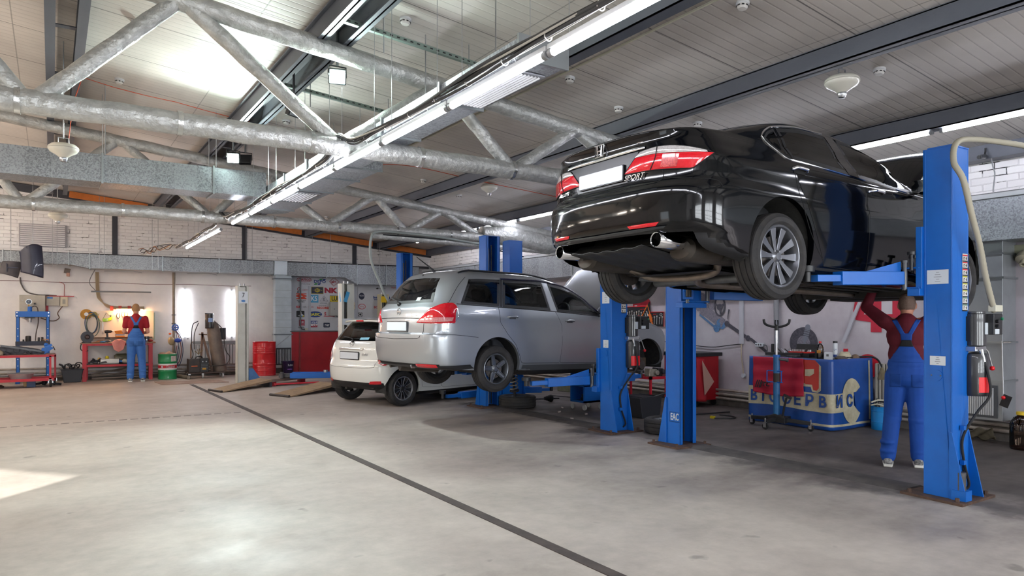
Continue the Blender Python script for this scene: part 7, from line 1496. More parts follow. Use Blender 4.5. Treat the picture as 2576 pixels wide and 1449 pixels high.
# ramps and trolley jack between
for (a,b,c,d,l) in (((2.69,15.36),(2.83,14.80),(3.90,15.45),(4.50,16.41),'left worn wooden drive-on ramp beside the cream post'),((3.50,13.74),(3.71,13.19),(4.96,13.90),(4.87,14.52),'right worn wooden drive-on ramp pointing at the white hatchback')):
    t=thing('drive_on_ramp',l,'ramp',(0,0,0)); A,B_,C2,D2=V(a+(.0,)),V(b+(.0,)),V(c+(.0,)),V(d+(.0,)); C2=B_+(C2-B_); ax=((C2-B_).normalized()); w=(A-B_); C2=B_+ax*1.35; D2=C2+w; m=MB(); h=.16
    m.add([A+V((0,0,.02)),B_+V((0,0,.02)),C2+V((0,0,h)),D2+V((0,0,h)),A,B_,C2+V((0,0,h-.05)),D2+V((0,0,h-.05))],[(0,1,2,3),(4,7,6,5),(0,4,5,1),(1,5,6,2),(2,6,7,3),(3,7,4,0)]); obj('ramp_deck',m,M('ramp_wood','#8d7660',.8,var=.6,vscale=8,var2='#b59a72',bump=.8,bscale=60),t)
    obj('ramp_roller',MB().cyl(A+V((0,0,.02)),B_+V((0,0,.02)),.025,n=12),M('dark_iron','#44403f',.4),t)
    m=MB(); m.beam(C2+V((-.02,0,.05)),D2+V((-.02,0,.05)),.06,.10); obj('ramp_support',m,STEELD,t)
    e2=C2+ax*1.2; m=MB(); m.add([C2+V((0,0,h)),e2+V((0,0,h)),e2+w+V((0,0,h)),D2+V((0,0,h)),C2+V((0,0,h-.06)),e2+V((0,0,h-.06)),e2+w+V((0,0,h-.06)),D2+V((0,0,h-.06))],[(0,1,2,3),(4,7,6,5),(0,4,5,1),(1,5,6,2),(2,6,7,3),(3,7,4,0)]); obj('platform',m,M('platform_worn','#8b766c',.7,var=.5,vscale=6),t); m=MB(); m.beam(e2+w*.5+V((-.1,0,.05)),e2+w*.5+V((0,0,.05)),.3,.10); m.beam(C2+w*.5+V((.1,0,.05)),C2+w*.5+V((.2,0,.05)),.3,.10); obj('scissor_foot',m,REDP,t)
t=thing('bridge_jack','blue bridge jack lying across the two ramps','jack',(4.95,15.45,.16),-.45); m=MB(); m.bb(-.55,.65,-.18,-.08,.0,.12); m.bb(-.55,.65,.10,.20,.0,.12); obj('jack_beam',m,BLUE,t,bev=.01); m=MB(); m.cyl((-.4,0,.08),(.5,0,.08),.05,n=14); obj('jack_cylinder',m,BLUE,t); obj('jack_end',MB().bb(-.8,-.5,-.12,.12,.02,.10).cyl((-.72,-.16,0),(-.72,-.16,.14),.04,n=12),M('worn_steel','#5b5a5c',.6,.5),t,bev=.008); obj('jack_pad',MB().cyl((.2,0,.12),(.2,0,.17),.05,n=16),STEEL,t); obj('jack_rod',MB().cyl((.3,.15,.10),(.75,.15,.10),.02,n=10),STEEL,t)
one('safety_bar',MB().cyl((0,0,.08),(.9,-.25,.10),.018,n=8),REDP,'red and white safety bar lying between the ramps','bar',loc=(3.95,15.2,0))
# logo banner
t=wt('logo_banner','white banner wall covered with car-part makers\' logos behind the white hatchback','banner',0,.015,0); obj('banner_sheet',MB().bb(5.50,9.45,0,.012,1.13,2.70),M('banner_white','#c9ccd3',.5,var=.2,vscale=2,bump=.15,bscale=3),t)
BK=M('print_black','#1c1d20',.5); BRD=M('print_red','#c01c2c',.5); BBL=M('print_blue','#1f3f86',.5); BGR=M('print_green','#2c8b45',.5); BYE=M('print_yellow','#d6c02a',.5); BWH=M('print_white','#e6e8ec',.5); BCY=M('print_cyan','#4ba3d0',.5); BOR=M('print_orange','#d8472a',.5); BPK=M('print_crimson','#a31530',.5); NAVY=M('print_navy','#232a44',.5)
def L_text(s,x,z,size,mat,sx=1.,bold=.0,shear=0.,y=-.002,nm='logo_lettering'): return text(nm,s,size,mat,t,(x,y,z),(PI/2,0,0),.0008,sx=sx,bold=bold,shear=shear)
def L_poly(pts,mat,y=-.001,nm='logo_shape'): return obj(nm,MB().prism(pts,y-.0015,y,'xz'),mat,t)
def L_box(x,z,w,h,mat,y=-.001,r=0): return L_poly([(x-w/2,z-h/2),(x+w/2,z-h/2),(x+w/2,z+h/2),(x-w/2,z+h/2)] if not r else rrect(w,h,r,cx=x,cy=z),mat,y)
def L_ring(x,z,rx,rz,w,mat): return obj('logo_ring',MB().tube([(x+rx*math.cos(a),-.002,z+rz*math.sin(a)) for a in [2*PI*k/40 for k in range(40)]],w,5,closed=True),mat,t)
L_ring(5.90,2.575,.20,.065,.006,BPK); L_text('CORTECO',5.90,2.57,.085,BPK,.85,.003); L_text('The Perfect Change',5.92,2.455,.035,BK)
L_text('DEPO',6.33,2.53,.105,BBL,1.25,.003); L_poly([(6.29,2.565),(6.37,2.565),(6.42,2.61),(6.34,2.61)],BGR); L_poly([(6.385,2.565),(6.46,2.565),(6.51,2.61),(6.435,2.61)],BBL); L_poly([(6.16,2.44),(6.24,2.44),(6.28,2.485),(6.20,2.485)],BGR); L_poly([(6.255,2.44),(6.33,2.44),(6.37,2.485),(6.295,2.485)],BBL)
for q in (.0,.025): obj('logo_outline',MB().tube([(6.60-q+.02,-.002,2.54),(6.72,-.002,2.64+q),(6.86+q,-.002,2.54),(6.72,-.002,2.43-q)],.006,5,closed=True),BPK,t)
L_text('elri',6.72,2.535,.10,BPK,1.,.003)
L_text('G',5.75,2.30,.15,BPK,.9); L_text('GIEFF',5.92,2.285,.055,BPK,1.1); L_poly([(5.70,2.21),(5.75,2.21),(5.735,2.25),(5.73,2.27)],BK)
L_box(6.26,2.285,.34,.20,M('print_olive','#8d8426',.5)); L_box(6.26,2.285,.31,.17,NAVY,-.003); L_poly([(6.12,2.285),(6.20,2.32),(6.26,2.345),(6.32,2.32),(6.40,2.285),(6.32,2.25),(6.26,2.225),(6.20,2.25)],M('print_gold','#c9b52c',.5),-.005); L_box(6.26,2.285,.22,.045,NAVY,-.007,.01); L_text('GLASER',6.26,2.285,.04,M('print_gold2','#e0cc50',.5),1.2,.001,y=-.010)
L_text('NK',6.63,2.28,.19,BPK,1.25,.012)
L_poly([(5.68,2.19),(5.96,2.19),(5.96,2.175),(5.86,2.155),(5.96,2.135),(5.96,2.095),(5.90,2.095),(5.96,2.055),(5.96,2.03),(5.68,2.03),(5.68,2.055),(5.76,2.07),(5.68,2.095),(5.68,2.14),(5.76,2.155),(5.68,2.17)],BOR); L_poly([(5.77,2.108),(5.82,2.13),(5.87,2.108),(5.82,2.086)],BWH,-.004); L_text('KNECHT',5.82,1.99,.045,BK,1.35,.001); L_text('FILTER+',5.82,1.952,.045,BK,1.25,.001)
L_box(6.17,2.045,.24,.215,BCY); L_text('KS',6.17,2.045,.19,BWH,.85,.004,y=-.004)
obj('logo_outline',MB().tube([(6.33,-.002,1.985),(6.45,-.002,2.135),(6.56,-.002,1.985)],.006,5,closed=True),NAVY,t); L_ring(6.447,2.04,.02,.04,.006,NAVY); L_text('LEMFORDER',6.43,1.925,.036,NAVY)
L_box(6.76,2.055,.30,.18,BK); L_box(6.76,2.055,.28,.16,M('print_yellow2','#d9c322',.5),-.003); L_text('LUK',6.78,2.055,.17,BK,.8,.006,y=-.006)
L_box(5.735,1.815,.10,.055,BRD,r=.012); L_text('m',5.735,1.82,.05,BWH,1,.001,y=-.004); L_text('NPR',5.91,1.81,.045,BK,1.2); L_text('EUROPE',6.08,1.81,.042,BRD,1.); L_text('AMORTISSEURS',6.40,1.86,.03,BK); L_text('RECORD',6.42,1.79,.085,BOR,1.,.003)
L_box(5.795,1.62,.22,.175,BK,r=.02); L_poly([(5.72,1.57),(5.77,1.59),(5.78,1.67),(5.80,1.70),(5.82,1.68),(5.83,1.62),(5.88,1.59),(5.87,1.56),(5.83,1.55),(5.78,1.55)],BWH,-.004); L_poly([(5.79,1.545),(5.84,1.545),(5.86,1.58),(5.82,1.57)],BCY,-.006); L_poly([(5.84,1.545),(5.89,1.545),(5.90,1.59),(5.87,1.58)],BYE,-.006)
L_poly([(6.03+.19*math.cos(a)+.17,1.61+.085*math.sin(a)) for a in [2*PI*k/28 for k in range(28)]],BBL); L_text('SASIC',6.20,1.605,.11,M('print_lemon','#e3e045',.5),1.05,.004,y=-.005)
L_text('S',6.48,1.62,.12,BRD,1.,.004); L_poly([(6.43,1.55),(6.75,1.55),(6.75,1.565),(6.45,1.565)],BRD)
L_box(5.835,1.375,.15,.17,BPK); L_text('LUK',5.835,1.385,.10,BWH,.6,.002,y=-.004); L_box(5.835,1.31,.11,.012,BWH,-.004); L_text('LUKOIL',5.82,1.245,.05,BK,1.,.001)
L_box(6.17,1.385,.185,.085,BBL); L_box(6.17,1.285,.185,.085,BPK); L_box(6.17,1.335,.185,.02,BWH); L_text('LIQUI',6.17,1.38,.07,BWH,.95,.002,y=-.004); L_text('MOLY',6.17,1.30,.07,BWH,.95,.002,y=-.004)
L_box(6.52,1.305,.18,.135,NAVY,r=.02); L_text('THK',6.52,1.30,.085,BWH,.8,.002,.3,y=-.004); L_text('PoliTech',6.90,1.265,.05,BRD,.8)
L_poly([(7.95,2.37),(8.0,2.40),(8.04,2.37),(7.99,2.345)],BK); L_text('Beru world',8.13,2.375,.05,BK); L_text('Payen',8.50,2.41,.06,BRD); L_text('hengst',8.03,2.11,.11,BBL,1.1,.003); L_box(8.03,2.045,.27,.018,BBL)
L_poly([(8.32+.07*math.cos(a),2.10+.06*math.sin(a)) for a in [2*PI*k/20 for k in range(20)]],BBL); L_poly([(7.53+.085*math.cos(a),2.14+.10*math.sin(a)) for a in [2*PI*k/24 for k in range(24)]],NAVY); L_text('VDO',7.53,2.15,.06,BWH,y=-.004); L_ring(7.54,1.84,.10,.07,.008,BRD); L_text('elring',7.54,1.84,.05,BRD); L_text('BOSCH',8.05,1.82,.095,BRD,1.,.002); L_box(7.49,1.61,.12,.11,BK); L_ring(7.49,1.61,.04,.04,.01,BWH); L_text('Goetze',8.45,1.7,.08,BBL); L_text('Valeo',8.9,2.0,.09,BGR); L_text('SACHS',8.9,1.5,.09,BBL)
t=wt('vertical_conduit','grey vertical conduit pipe in front of the logo wall','conduit',5.76,.06,0); obj('conduit_pipe',MB().tube([(0,0,2.62),(0,0,1.28),(.04,0,1.20),(.14,0,1.19)],.020,8),GREYM,t); obj('socket',MB().box((.16,0,1.20),(.08,.04,.05)),M('socket_cream','#c9c6b4',.5),t)
one('vertical_trunking',MB().bb(-.03,.03,-.02,0,1.16,2.40),M('trunking_pale','#aeb3bd',.5),'pale vertical trunking strip between the two logo columns','trunking',loc=(6.02,wy(6.02,.02),0),rot=(0,0,BR))
one('vertical_trunking',MB().bb(-.03,.03,-.03,0,1.16,2.45),M('trunking_pale','#aeb3bd',.5),'pale trunking strip on the logo wall right of the near cream post','trunking',loc=(7.33,wy(7.33,.02),0),rot=(0,0,BR))
t=wt('control_cabinet','grey control box with a warning triangle hanging on the logo wall','electrical box',6.70,.14,1.76); obj('cabinet_body',MB().box((0,0,0),(.32,.20,.38)),M('box_grey','#a5a8a6',.5),t,bev=.006); obj('warning_triangle',MB().prism([(.05,.115),(.09,.115),(.07,.15)],-.104,-.10,'xz'),M('warn_tri','#c9c222',.5),t); obj('switch_knob',MB().cyl((.07,-.10,.06),(.07,-.125,.06),.018,n=12),BLK,t); obj('switch_black',MB().box((.07,-.105,-.07),(.03,.015,.05)),BLK,t); obj('lock',MB().cyl((-.05,-.10,0),(-.05,-.112,0),.01,n=8),BLK,t); obj('cable_drop',MB().tube(spline([(.0,-.05,-.19),(.12,-.06,-.24),(.3,-.05,-.2)],6),.010,6),GREYM,t)
t=wt('switch_box','small framed white box on the logo wall behind the cream posts','electrical box',7.22,.05,1.86); obj('box_body',MB().box((0,0,0),(.14,.07,.20)),M('box_ivory','#cbbfa6',.5),t,bev=.005); obj('box_frame',MB().torus((0,-.036,0),.05,.004,axis='y',n=4,m=4),BLK,t)
# ------------------------------------------------------------------ right-hand side
def rw(name,label,cat,off=.008): return thing(name,label,cat,(9.6-off,0,0),-PI/2)     # local x runs along -Y, faces the room
PRD=M('mural_red','#c22b42',.75,var=.3,vscale=6); PGY=M('mural_dark','#3f3d47',.7,var=.5,vscale=30,var2='#6a6873'); PBL=M('mural_blue','#5b86b4',.7,var=.6,vscale=30,var2='#35517a'); PLG=M('mural_grey','#8d8893',.7,var=.6,vscale=35,var2='#4d4a55')
def flat(mb,y0=-.004):
    mb.v=[(a,y0+b*.02,c) for a,b,c in mb.v]; return mb
t=rw('wall_mural','red printed shape with the figure 4 on the wall behind the jumper-wearing mechanic','wall print'); 
obj('red_blob',MB().prism([(-5.62,1.45),(-5.66,1.58),(-5.62,1.78),(-5.50,1.90),(-5.20,1.92),(-5.0,1.80),(-4.96,1.42),(-5.25,1.42),(-5.25,1.28),(-5.40,1.28),(-5.40,1.42)],-.004,-.001,'xz'),PRD,t); obj('white_counter',MB().prism([(-5.50,1.53),(-5.40,1.53),(-5.40,1.70)],-.006,-.004,'xz'),WHITEP,t); obj('white_counter',MB().prism([(-5.25,1.53),(-5.10,1.53),(-5.10,1.75),(-5.25,1.78)],-.006,-.004,'xz'),M('mural_white','#c9c4c9',.8),t)
t=rw('wall_mural','red rounded printed figure on the wall above the hanging tool rolls','wall print'); obj('red_figure',MB().prism([(-10.2,1.60),(-9.9,1.60),(-9.74,1.66),(-9.72,1.80),(-9.80,1.90),(-10.1,1.95),(-10.2,1.9)],-.004,-.001,'xz'),PRD,t); obj('white_cut',MB().prism([(-10.15,1.62),(-9.98,1.62),(-9.94,1.66),(-10.08,1.66),(-10.08,1.74),(-10.15,1.74)],-.006,-.004,'xz'),M('mural_white','#c9c4c9',.8),t)
t=rw('wall_mural','printed picture of a gearbox, steering wheel and drive shaft on the wall','wall print')
m=MB(); 
for k in range(26): r=random.Random(k); m.sph((-8.62+.42*r.random(),0,1.70+.22*r.random()-.1*(k%3)*.5),.05+.04*r.random(),10)
obj('engine_picture',flat(m),PLG,t)
m=MB(); m.beam((-8.42,0,1.64),(-8.02,0,1.40),.1,.17); m.cyl((-8.45,0,1.66),(-8.36,0,1.60),.11,n=14); m.cyl((-8.06,0,1.43),(-7.98,0,1.38),.09,n=12); obj('gearbox_picture',flat(m),PLG,t)
m=MB(); m.sph((-8.05,0,1.40),.09,12); m.sph((-8.12,0,1.31),.07,12); m.sph((-8.0,0,1.36),.07,12); m.tube([(-8.50,0,1.55),(-8.18,0,1.34)],.018,8); obj('differential_picture',flat(m),PBL,t)
m=MB(); m.tube([(-8.05+.105*math.cos(a),0,1.69+.165*math.sin(a)) for a in [2*PI*k/36 for k in range(36)]],.017,6,closed=True); m.sph((-8.05,0,1.67),.06,12); m.tube([(-8.14,0,1.72),(-8.05,0,1.68),(-7.96,0,1.72)],.018,6); m.tube([(-8.05,0,1.68),(-8.03,0,1.55)],.02,6); obj('steering_wheel_picture',flat(m,-.008),PGY,t)
m=MB(); m.tube([(-7.88,0,1.46),(-7.87,0,1.55),(-7.85,0,1.63)],[.008,.010,.018],8); obj('lever_picture',flat(m,-.008),PGY,t)
m=MB(); m.tube([(-7.93,0,1.405),(-7.50,0,1.165)],.030,8); m.tube([(-7.50,0,1.165),(-7.40,0,1.13),(-7.1,0,.93)],.024,8); m.sph((-7.90,0,1.39),.05,10); m.sph((-7.47,0,1.15),.05,10); obj('drive_shaft_picture',flat(m,-.006),PGY,t)
t=rw('wall_mural','printed picture of a car wheel with a coil spring strut behind the banner table','wall print')
m=MB(); m.tube([(-6.45+.175*math.cos(a),0,1.10+.175*math.sin(a)) for a in [2*PI*k/36 for k in range(36)]],.065,6,closed=True); obj('tyre_picture',flat(m),PGY,t); m=MB(); m.cyl((-6.45,-.02,1.10),(-6.45,.02,1.10),.125,n=28); obj('rim_picture',flat(m,-.003),PLG,t)
m=MB(); m.tube([(-6.46,0,1.02),(-6.40,0,1.20)],.016,8); m.sph((-6.375,0,1.34),.045,12)
for k in range(7): z=1.15+.028*k; x=-6.42+.007*k; m.tube([(x-.05,0,z-.008),(x+.05,0,z+.012)],.009,6)
obj('strut_picture',flat(m,-.010),M('mural_steel','#7b7f8c',.5),t)
t=rw('warning_disc','red round sign low on the wall behind the banner table','sign'); obj('red_disc',MB().cyl((-5.44,-.004,.80),(-5.44,-.010,.80),.17,n=32),M('disc_red','#c51c2e',.5),t); obj('sign_square',MB().box((-5.77,-.006,.99),(.07,.004,.09)),M('disc_red','#c51c2e',.5),t)
t=rw('cable_trunking','white vertical cable trunking on the banner wall','trunking'); obj('trunking_body',MB().bb(-7.63,-7.55,-.03,0,1.05,2.3),M('trunk_white','#b9bac2',.5),t,bev=.003)
t=rw('cable_trunking','loose white trunking strip leaning at an angle beside the figure 4','trunking'); obj('trunking_body',MB().beam((-5.79,-.03,1.13),(-5.48,-.03,1.85),.025,.045),MATS['trunk_white'],t)
t=rw('wall_pipe','grey vertical pipe on the wall behind the transmission jack','pipe'); obj('pipe',MB().tube([(-6.88,-.06,.9),(-6.90,-.06,2.36)],.042,14),M('pipe_grey','#85868c',.45),t)
t=rw('power_socket','white triple socket block on the wall above the banner table','socket'); obj('socket_body',MB().bb(-7.30,-7.15,-.05,-.005,1.02,1.08),WHITEP,t,bev=.006); 
for k in range(3): obj('socket_hole',MB().cyl((-7.275+.045*k,-.05,1.05),(-7.275+.045*k,-.053,1.05),.014,n=12),M('hole_grey','#55565a',.5),t)
obj('plug_cable',MB().tube(spline([(-7.15,-.03,1.05),(-7.08,-.05,1.04),(-7.04,-.08,.98),(-7.03,-.1,.93)],5),.008,6),GREYM,t)
t=rw('extension_cord','cream cord hanging down the wall ending in a small socket','cord'); obj('cord',MB().tube(spline([(-7.59,-.02,1.05),(-7.58,-.03,.85),(-7.55,-.03,.65),(-7.54,-.03,.56)],5),.010,6),M('cord_cream','#b3a690',.6),t); obj('cord_socket',MB().cyl((-7.54,-.01,.53),(-7.54,-.05,.53),.035,n=16),WHITEP,t)
t=rw('wall_cable','thin black cable running along the banner wall to the trunking','cable'); obj('cable',MB().tube(spline([(-9.4,-.02,1.05),(-8.7,-.02,1.0),(-8.2,-.02,.98),(-7.85,-.02,1.02),(-7.6,-.02,1.05)],6),.007,6),BLK,t)
# tool rolls
def toolroll(y0,y1,z0,z1,l,tools,edge=MATS['knob_red']):
    t=rw('tool_roll',l,'tool roll',.02); m=MB().prism([(y0,z1),(y1,z1),(y1,z0),(y0,z0)],-.012,0,'xz'); obj('roll_cloth',m,M('roll_black','#1f2024',.8),t); obj('red_edging',MB().tube([(y0,-.012,z1),(y1,-.012,z1),(y1,-.012,z0)],.008,5),edge,t)
    for k in range(tools): x=y0+(y1-y0)*(.12+.75*k/max(1,tools-1)); s=MB(); zb=z0+(z1-z0)*.15; zt=z0+(z1-z0)*(.60+.05*(k%3)); s.beam((x,-.02,zb),(x+.01,-.02,zt),.006,.012,up=(1,0,0)); s.cyl((x+.01,-.015,zt),(x+.01,-.025,zt),.016,n=10); obj('spanner',s,STEEL,t)
    return t
t=toolroll(-10.42,-9.72,1.42,1.71,'black tool roll with a row of spanners hanging on the wall',9); text('roll_lettering','KING TOOLS',.035,MATS['knob_red'],t,(-9.88,-.015,1.655),(PI/2,0,0),.001); obj('red_pocket',MB().bb(-10.35,-9.98,-.03,-.012,1.44,1.54),M('pocket_red','#8e1a26',.7),t)
t=toolroll(-9.70,-9.34,1.33,1.60,'smaller black tool roll with hooked wrenches nearest the blue post',5); text('roll_lettering','PROFI',.03,MATS['knob_red'],t,(-9.58,-.015,1.555),(PI/2,0,0),.001); obj('wrench_ring',MB().torus((-9.41,-.02,1.55),.025,.007,axis='y',n=14,m=6),STEEL,t)
t=rw('tool_pouch','orange-edged triangular tool pouch hanging between the two tool rolls','pouch',.03); obj('pouch_cloth',MB().prism([(-10.0,1.36),(-9.72,1.80),(-9.66,1.36)],-.015,0,'xz'),M('roll_black','#1f2024',.8),t); obj('orange_edging',MB().tube([(-10.02,-.016,1.36),(-9.76,-.016,1.74),(-9.70,-.016,1.58),(-9.62,-.016,1.36)],.012,6),M('edge_orange','#e0701c',.6),t); obj('orange_flap',MB().prism([(-9.74,1.56),(-9.66,1.56),(-9.62,1.44),(-9.66,1.40)],-.03,-.016,'xz'),MATS['edge_orange'],t); obj('socket_tools',MB().cyl((-9.82,-.02,1.58),(-9.76,-.03,1.45),.012,n=8).cyl((-9.78,-.02,1.62),(-9.72,-.03,1.50),.010,n=8),STEEL,t)
# red cabinet and its cloth behind the far black-saloon post
t=thing('tool_cabinet','red tool cabinet on castors with a black top behind the blue post','tool cabinet',(9.22,8.36,0)); obj('cabinet_body',MB().bb(-.28,.28,-.36,.36,.10,.84),M('cab_red','#b0101e',.4,var=.2,vscale=5),t,bev=.006); obj('cabinet_top',MB().bb(-.31,.31,-.42,.40,.84,.90),BLK,t,bev=.01); obj('top_latch',MB().box((-.315,-.22,.86),(.01,.07,.05)),STEEL,t)
for x in (-.22,.22):
    for y in (-.30,.30): obj('castor_wheel',MB().cyl((x-.015,y,.05),(x+.015,y,.05),.05,n=20),RUB,t)
one('red_cloth',MB().grid(lambda u,v:(8.93+.01*math.sin(9*v)+.2*u,7.99-.10*v*math.sin(PI*u*.9)-.0,.82-.72*v+.25*(1-u)*0),10,16),M('cloth_red','#b8222f',.8),'red cloth hanging down the side of the red tool cabinet','cloth',solid=.004)
one('paper_sheet',MB().prism([(8.96,.78),(9.02,.20),(9.25,.42)],7.885,7.89,'xz'),M('paper_peach','#cfa394',.8),'peach triangular sheet hanging on the side of the red cabinet','sheet')
# banner table
t=thing('display_table','dark table top beside the wall, dressed with a printed banner','table',(8.95,5.92,0)); obj('table_top',MB().bb(-.48,.42,-.62,.62,.90,.925),M('table_dark','#34343a',.6,var=.4,vscale=8),t,bev=.003)
for x in (-.42,.36):
    for y in (-.55,.55): obj('table_leg',MB().bb(x-.02,x+.02,y-.02,y+.02,0,.90),STEELD,t)
def cl(s,z):
    R=.05; s0=1.27
    w=.010*math.sin(s*9+z*2)*(1-z*.6)+.004*math.sin(s*23)*(1-z)
    if s<s0-R: return V((8.45-w-.04*(1-z)*.5,6.55-s,z))
    if s<s0+R:
        a=(s-s0+R)/(2*R)*PI/2; return V((8.45+R-R*math.cos(a)-w*math.cos(a)-.04*(1-z)*.5*math.cos(a),6.55-s0+R-R*math.sin(a)-w*math.sin(a)-.04*(1-z)*.5*math.sin(a),z))
    return V((8.45+s-s0,5.28-w-.04*(1-z)*.5,z))
def cln(s,z,o):
    a=cl(s,z); b=cl(s+.01,z); t_=(b-a); n=V((t_.y,-t_.x,0)).normalized(); return a+n*(o+.006)
BNR=thing('printed_banner','blue printed vinyl banner with Cyrillic lettering wrapped around the table','banner',(0,0,0))
obj('banner_cloth',MB().grid(lambda u,v:cl(u*2.22,.01+.925*v),110,24),M('vinyl_blue','#1f4f9f',.35,var=.5,vscale=3,var2='#17396f',bump=.2,bscale=9),BNR,solid=.004)
def dec(nm,fn,nu,nv,mat,o=.004): return obj(nm,MB().grid(lambda u,v:cln(*fn(u,v),o),nu,nv),mat,BNR)
CREAM=M('vinyl_cream','#c9c1a6',.45,var=.6,vscale=6,var2='#8f8468'); VRED=M('vinyl_red','#c23a30',.4,var=.3,vscale=6)
dec('cream_band',lambda u,v:(.0+1.50*u,.25+.015*math.sin(u*6)+.245*v),60,6,CREAM)
dec('hem_stripe',lambda u,v:(.0+2.12*u,.055+.03*v),80,3,CREAM); dec('side_stripe',lambda u,v:(2.10+.035*u,.10+.80*v),3,20,CREAM); dec('left_stripe',lambda u,v:(.0+.30*u,.475+.035*v),8,3,CREAM)
def dpoly(nm,pts,mat,o):
    me=MB(); n=len(pts); cx=sum(p[0] for p in pts)/n; cz=sum(p[1] for p in pts)/n; vs=[cln(cx,cz,o)]; K=6
    for j in range(1,K+1):
        for p in pts: vs.append(cln(cx+(p[0]-cx)*j/K,cz+(p[1]-cz)*j/K,o))
    fs=[(0,1+i,1+(i+1)%n) for i in range(n)]+[(1+(j-1)*n+i,1+j*n+i,1+j*n+(i+1)%n,1+(j-1)*n+(i+1)%n) for j in range(1,K) for i in range(n)]
    me.add(vs,fs); return obj(nm,me,mat,BNR)
dpoly('letter_outline',[(.80,.90),(1.06,.90),(1.13,.84),(1.13,.52),(1.08,.485),(1.0,.50),(.98,.56),(.80,.56)],CREAM,.005)
dpoly('red_letter',[(.78,.92),(1.04,.92),(1.10,.86),(1.10,.55),(1.07,.515),(1.02,.52),(1.0,.59),(.78,.59)],VRED,.0075); dpoly('letter_hole',[(.90,.79),(1.03,.80),(1.03,.74),(.97,.70),(.90,.70)],CREAM,.010)
pts=[(1.70+.25*math.cos(a),.375+.30*math.sin(a)) for a in [.62+(2*PI-1.24)*k/30 for k in range(31)]]+[(1.74,.29),(1.74,.46)]
dpoly('round_emblem',pts,CREAM,.006)
def dtext(s,x,z,size,mat,sx,bold,o,parent=None):
    q=text('banner_lettering',s,size,mat,BNR if parent is None else parent,(0,0,0),(0,0,0),0,sx=1.,bold=bold)
    for v in q.data.vertices: v.co=cln(x+v.co.x*sx,z+v.co.y,o)
    q.scale=(1,1,1); return q
VB=M('vinyl_letter_blue','#1d478f',.4)
for ch,x in (('B',.10),('Т',.25),('О',.42),('С',.63),('Е',.80),('Р',.97),('B',1.16)): dtext(ch,x,.37,.21,VB,.95,.006,.018)
dtext('И',1.385,.375,.21,VB,.85,.008,.020); dtext('С',1.62,.375,.21,VB,.95,.008,.022); dpoly('blue_wedge',[(1.74,.49),(1.97,.49),(1.90,.40),(1.80,.30),(1.78,.27)],VB,.013)
# red JTC apron over the banner
def ap(u,v): return cln(.085+.80*u+.01*v,.93-(.50+.03*math.sin(u*3))*v-.0*u,.016+.005*math.sin(u*24)*v+.004*math.sin(v*19)+.010)
AP=thing('seat_cover_cloth','red cloth with a black tool-maker logo hung over the banner table','cloth',(0,0,0)); obj('cloth_sheet',MB().grid(ap,60,30),M('apron_red','#b31535',.6,var=.35,vscale=5,var2='#8b0f2a',bump=.3,bscale=8),AP,solid=.003)
q=text('cloth_lettering','JTC',.085,BK,AP,(0,0,0),(0,0,0),0,shear=.35,bold=.003)
for v in q.data.vertices: v.co=cln(.29+v.co.x*1.1,.545+v.co.y,.042)
q=text('cloth_lettering','AUTO TOOLS',.024,BK,AP,(0,0,0),(0,0,0),0)
for v in q.data.vertices: v.co=cln(.275+v.co.x*1.1,.495+v.co.y,.042)
for k in range(3): x=.145+.032*k; obj('logo_bar',MB().add([cln(x-.02,.49,.042),cln(x-.003,.49,.042),cln(x+.037,.60,.042),cln(x+.02,.60,.042)],[(0,1,2,3)]),BK,AP)
# things on the table
z0=.925
t=thing('socket_set','open black case with a red tray of sockets on the banner table','tool case',(8.92,6.02,z0)); obj('case_base',MB().box((0,0,.03),(.20,.34,.06)),BLK,t,bev=.008); obj('case_lid',MB().box((.11,0,.10),(.03,.34,.16),(0,.25,0)),BLK,t,bev=.006); obj('red_tray',MB().box((-.02,0,.067),(.16,.31,.02)),M('tray_red','#d12a20',.4),t); 
for k in range(12): obj('socket_piece',MB().cyl((-.02,-.14+.0255*k,.075),(-.02,-.14+.0255*k,.105),.010,n=10),STEEL,t)
t=thing('plastic_bottle','clear plastic bottle with a red cap on the banner table','bottle',(8.62,5.55,z0)); obj('bottle_body',MB().lathe([(0,0),(.04,0),(.043,.02),(.04,.08),(.043,.12),(.043,.155),(.03,.19),(.014,.205),(.014,.22)],n=24),MG('bottle_clear','#d9d3cd',1.),t); obj('bottle_liquid',MB().cyl((0,0,.004),(0,0,.07),.038,n=20),MG('bottle_liquid','#cfc8c0',1.),t); obj('bottle_cap',MB().cyl((0,0,.215),(0,0,.24),.017,n=14),MATS['knob_red'],t); obj('bottle_label',MB().bb(-.045,-.035,-.03,.02,.08,.12),M('label_orange','#c98a30',.5),t)
t=thing('spray_can','tall white spray can with a black cap on the banner table','spray can',(8.92,5.52,z0)); obj('can_body',MB().lathe([(0,0),(.03,0),(.031,.01),(.031,.20),(.026,.212),(0,.212)],n=24),M('can_white','#cfd3d8',.3),t); obj('can_cap',MB().cyl((0,0,.212),(0,0,.238),.029,n=20),BLK,t); text_round('can_lettering','LM',.035,BBL,t,.0318,.12,-1.0,sx=.9); obj('can_swoosh',MB().add([(.0316*math.sin(a),-.0316*math.cos(a),z) for a in [-1.9+1.6*k/8 for k in range(9)] for z in (.02,.055)],[(2*k,2*k+1,2*k+3,2*k+2) for k in range(8)]),BBL,t)
t=thing('paper_box','small white printed carton on the table corner','carton',(8.57,5.40,z0),.3); obj('carton_body',MB().box((0,0,.05),(.08,.09,.10)),M('carton_white','#cdd0d6',.6),t,bev=.003); obj('printed_mark',MB().box((-.041,0,.06),(.002,.03,.03)),GREYM,t)
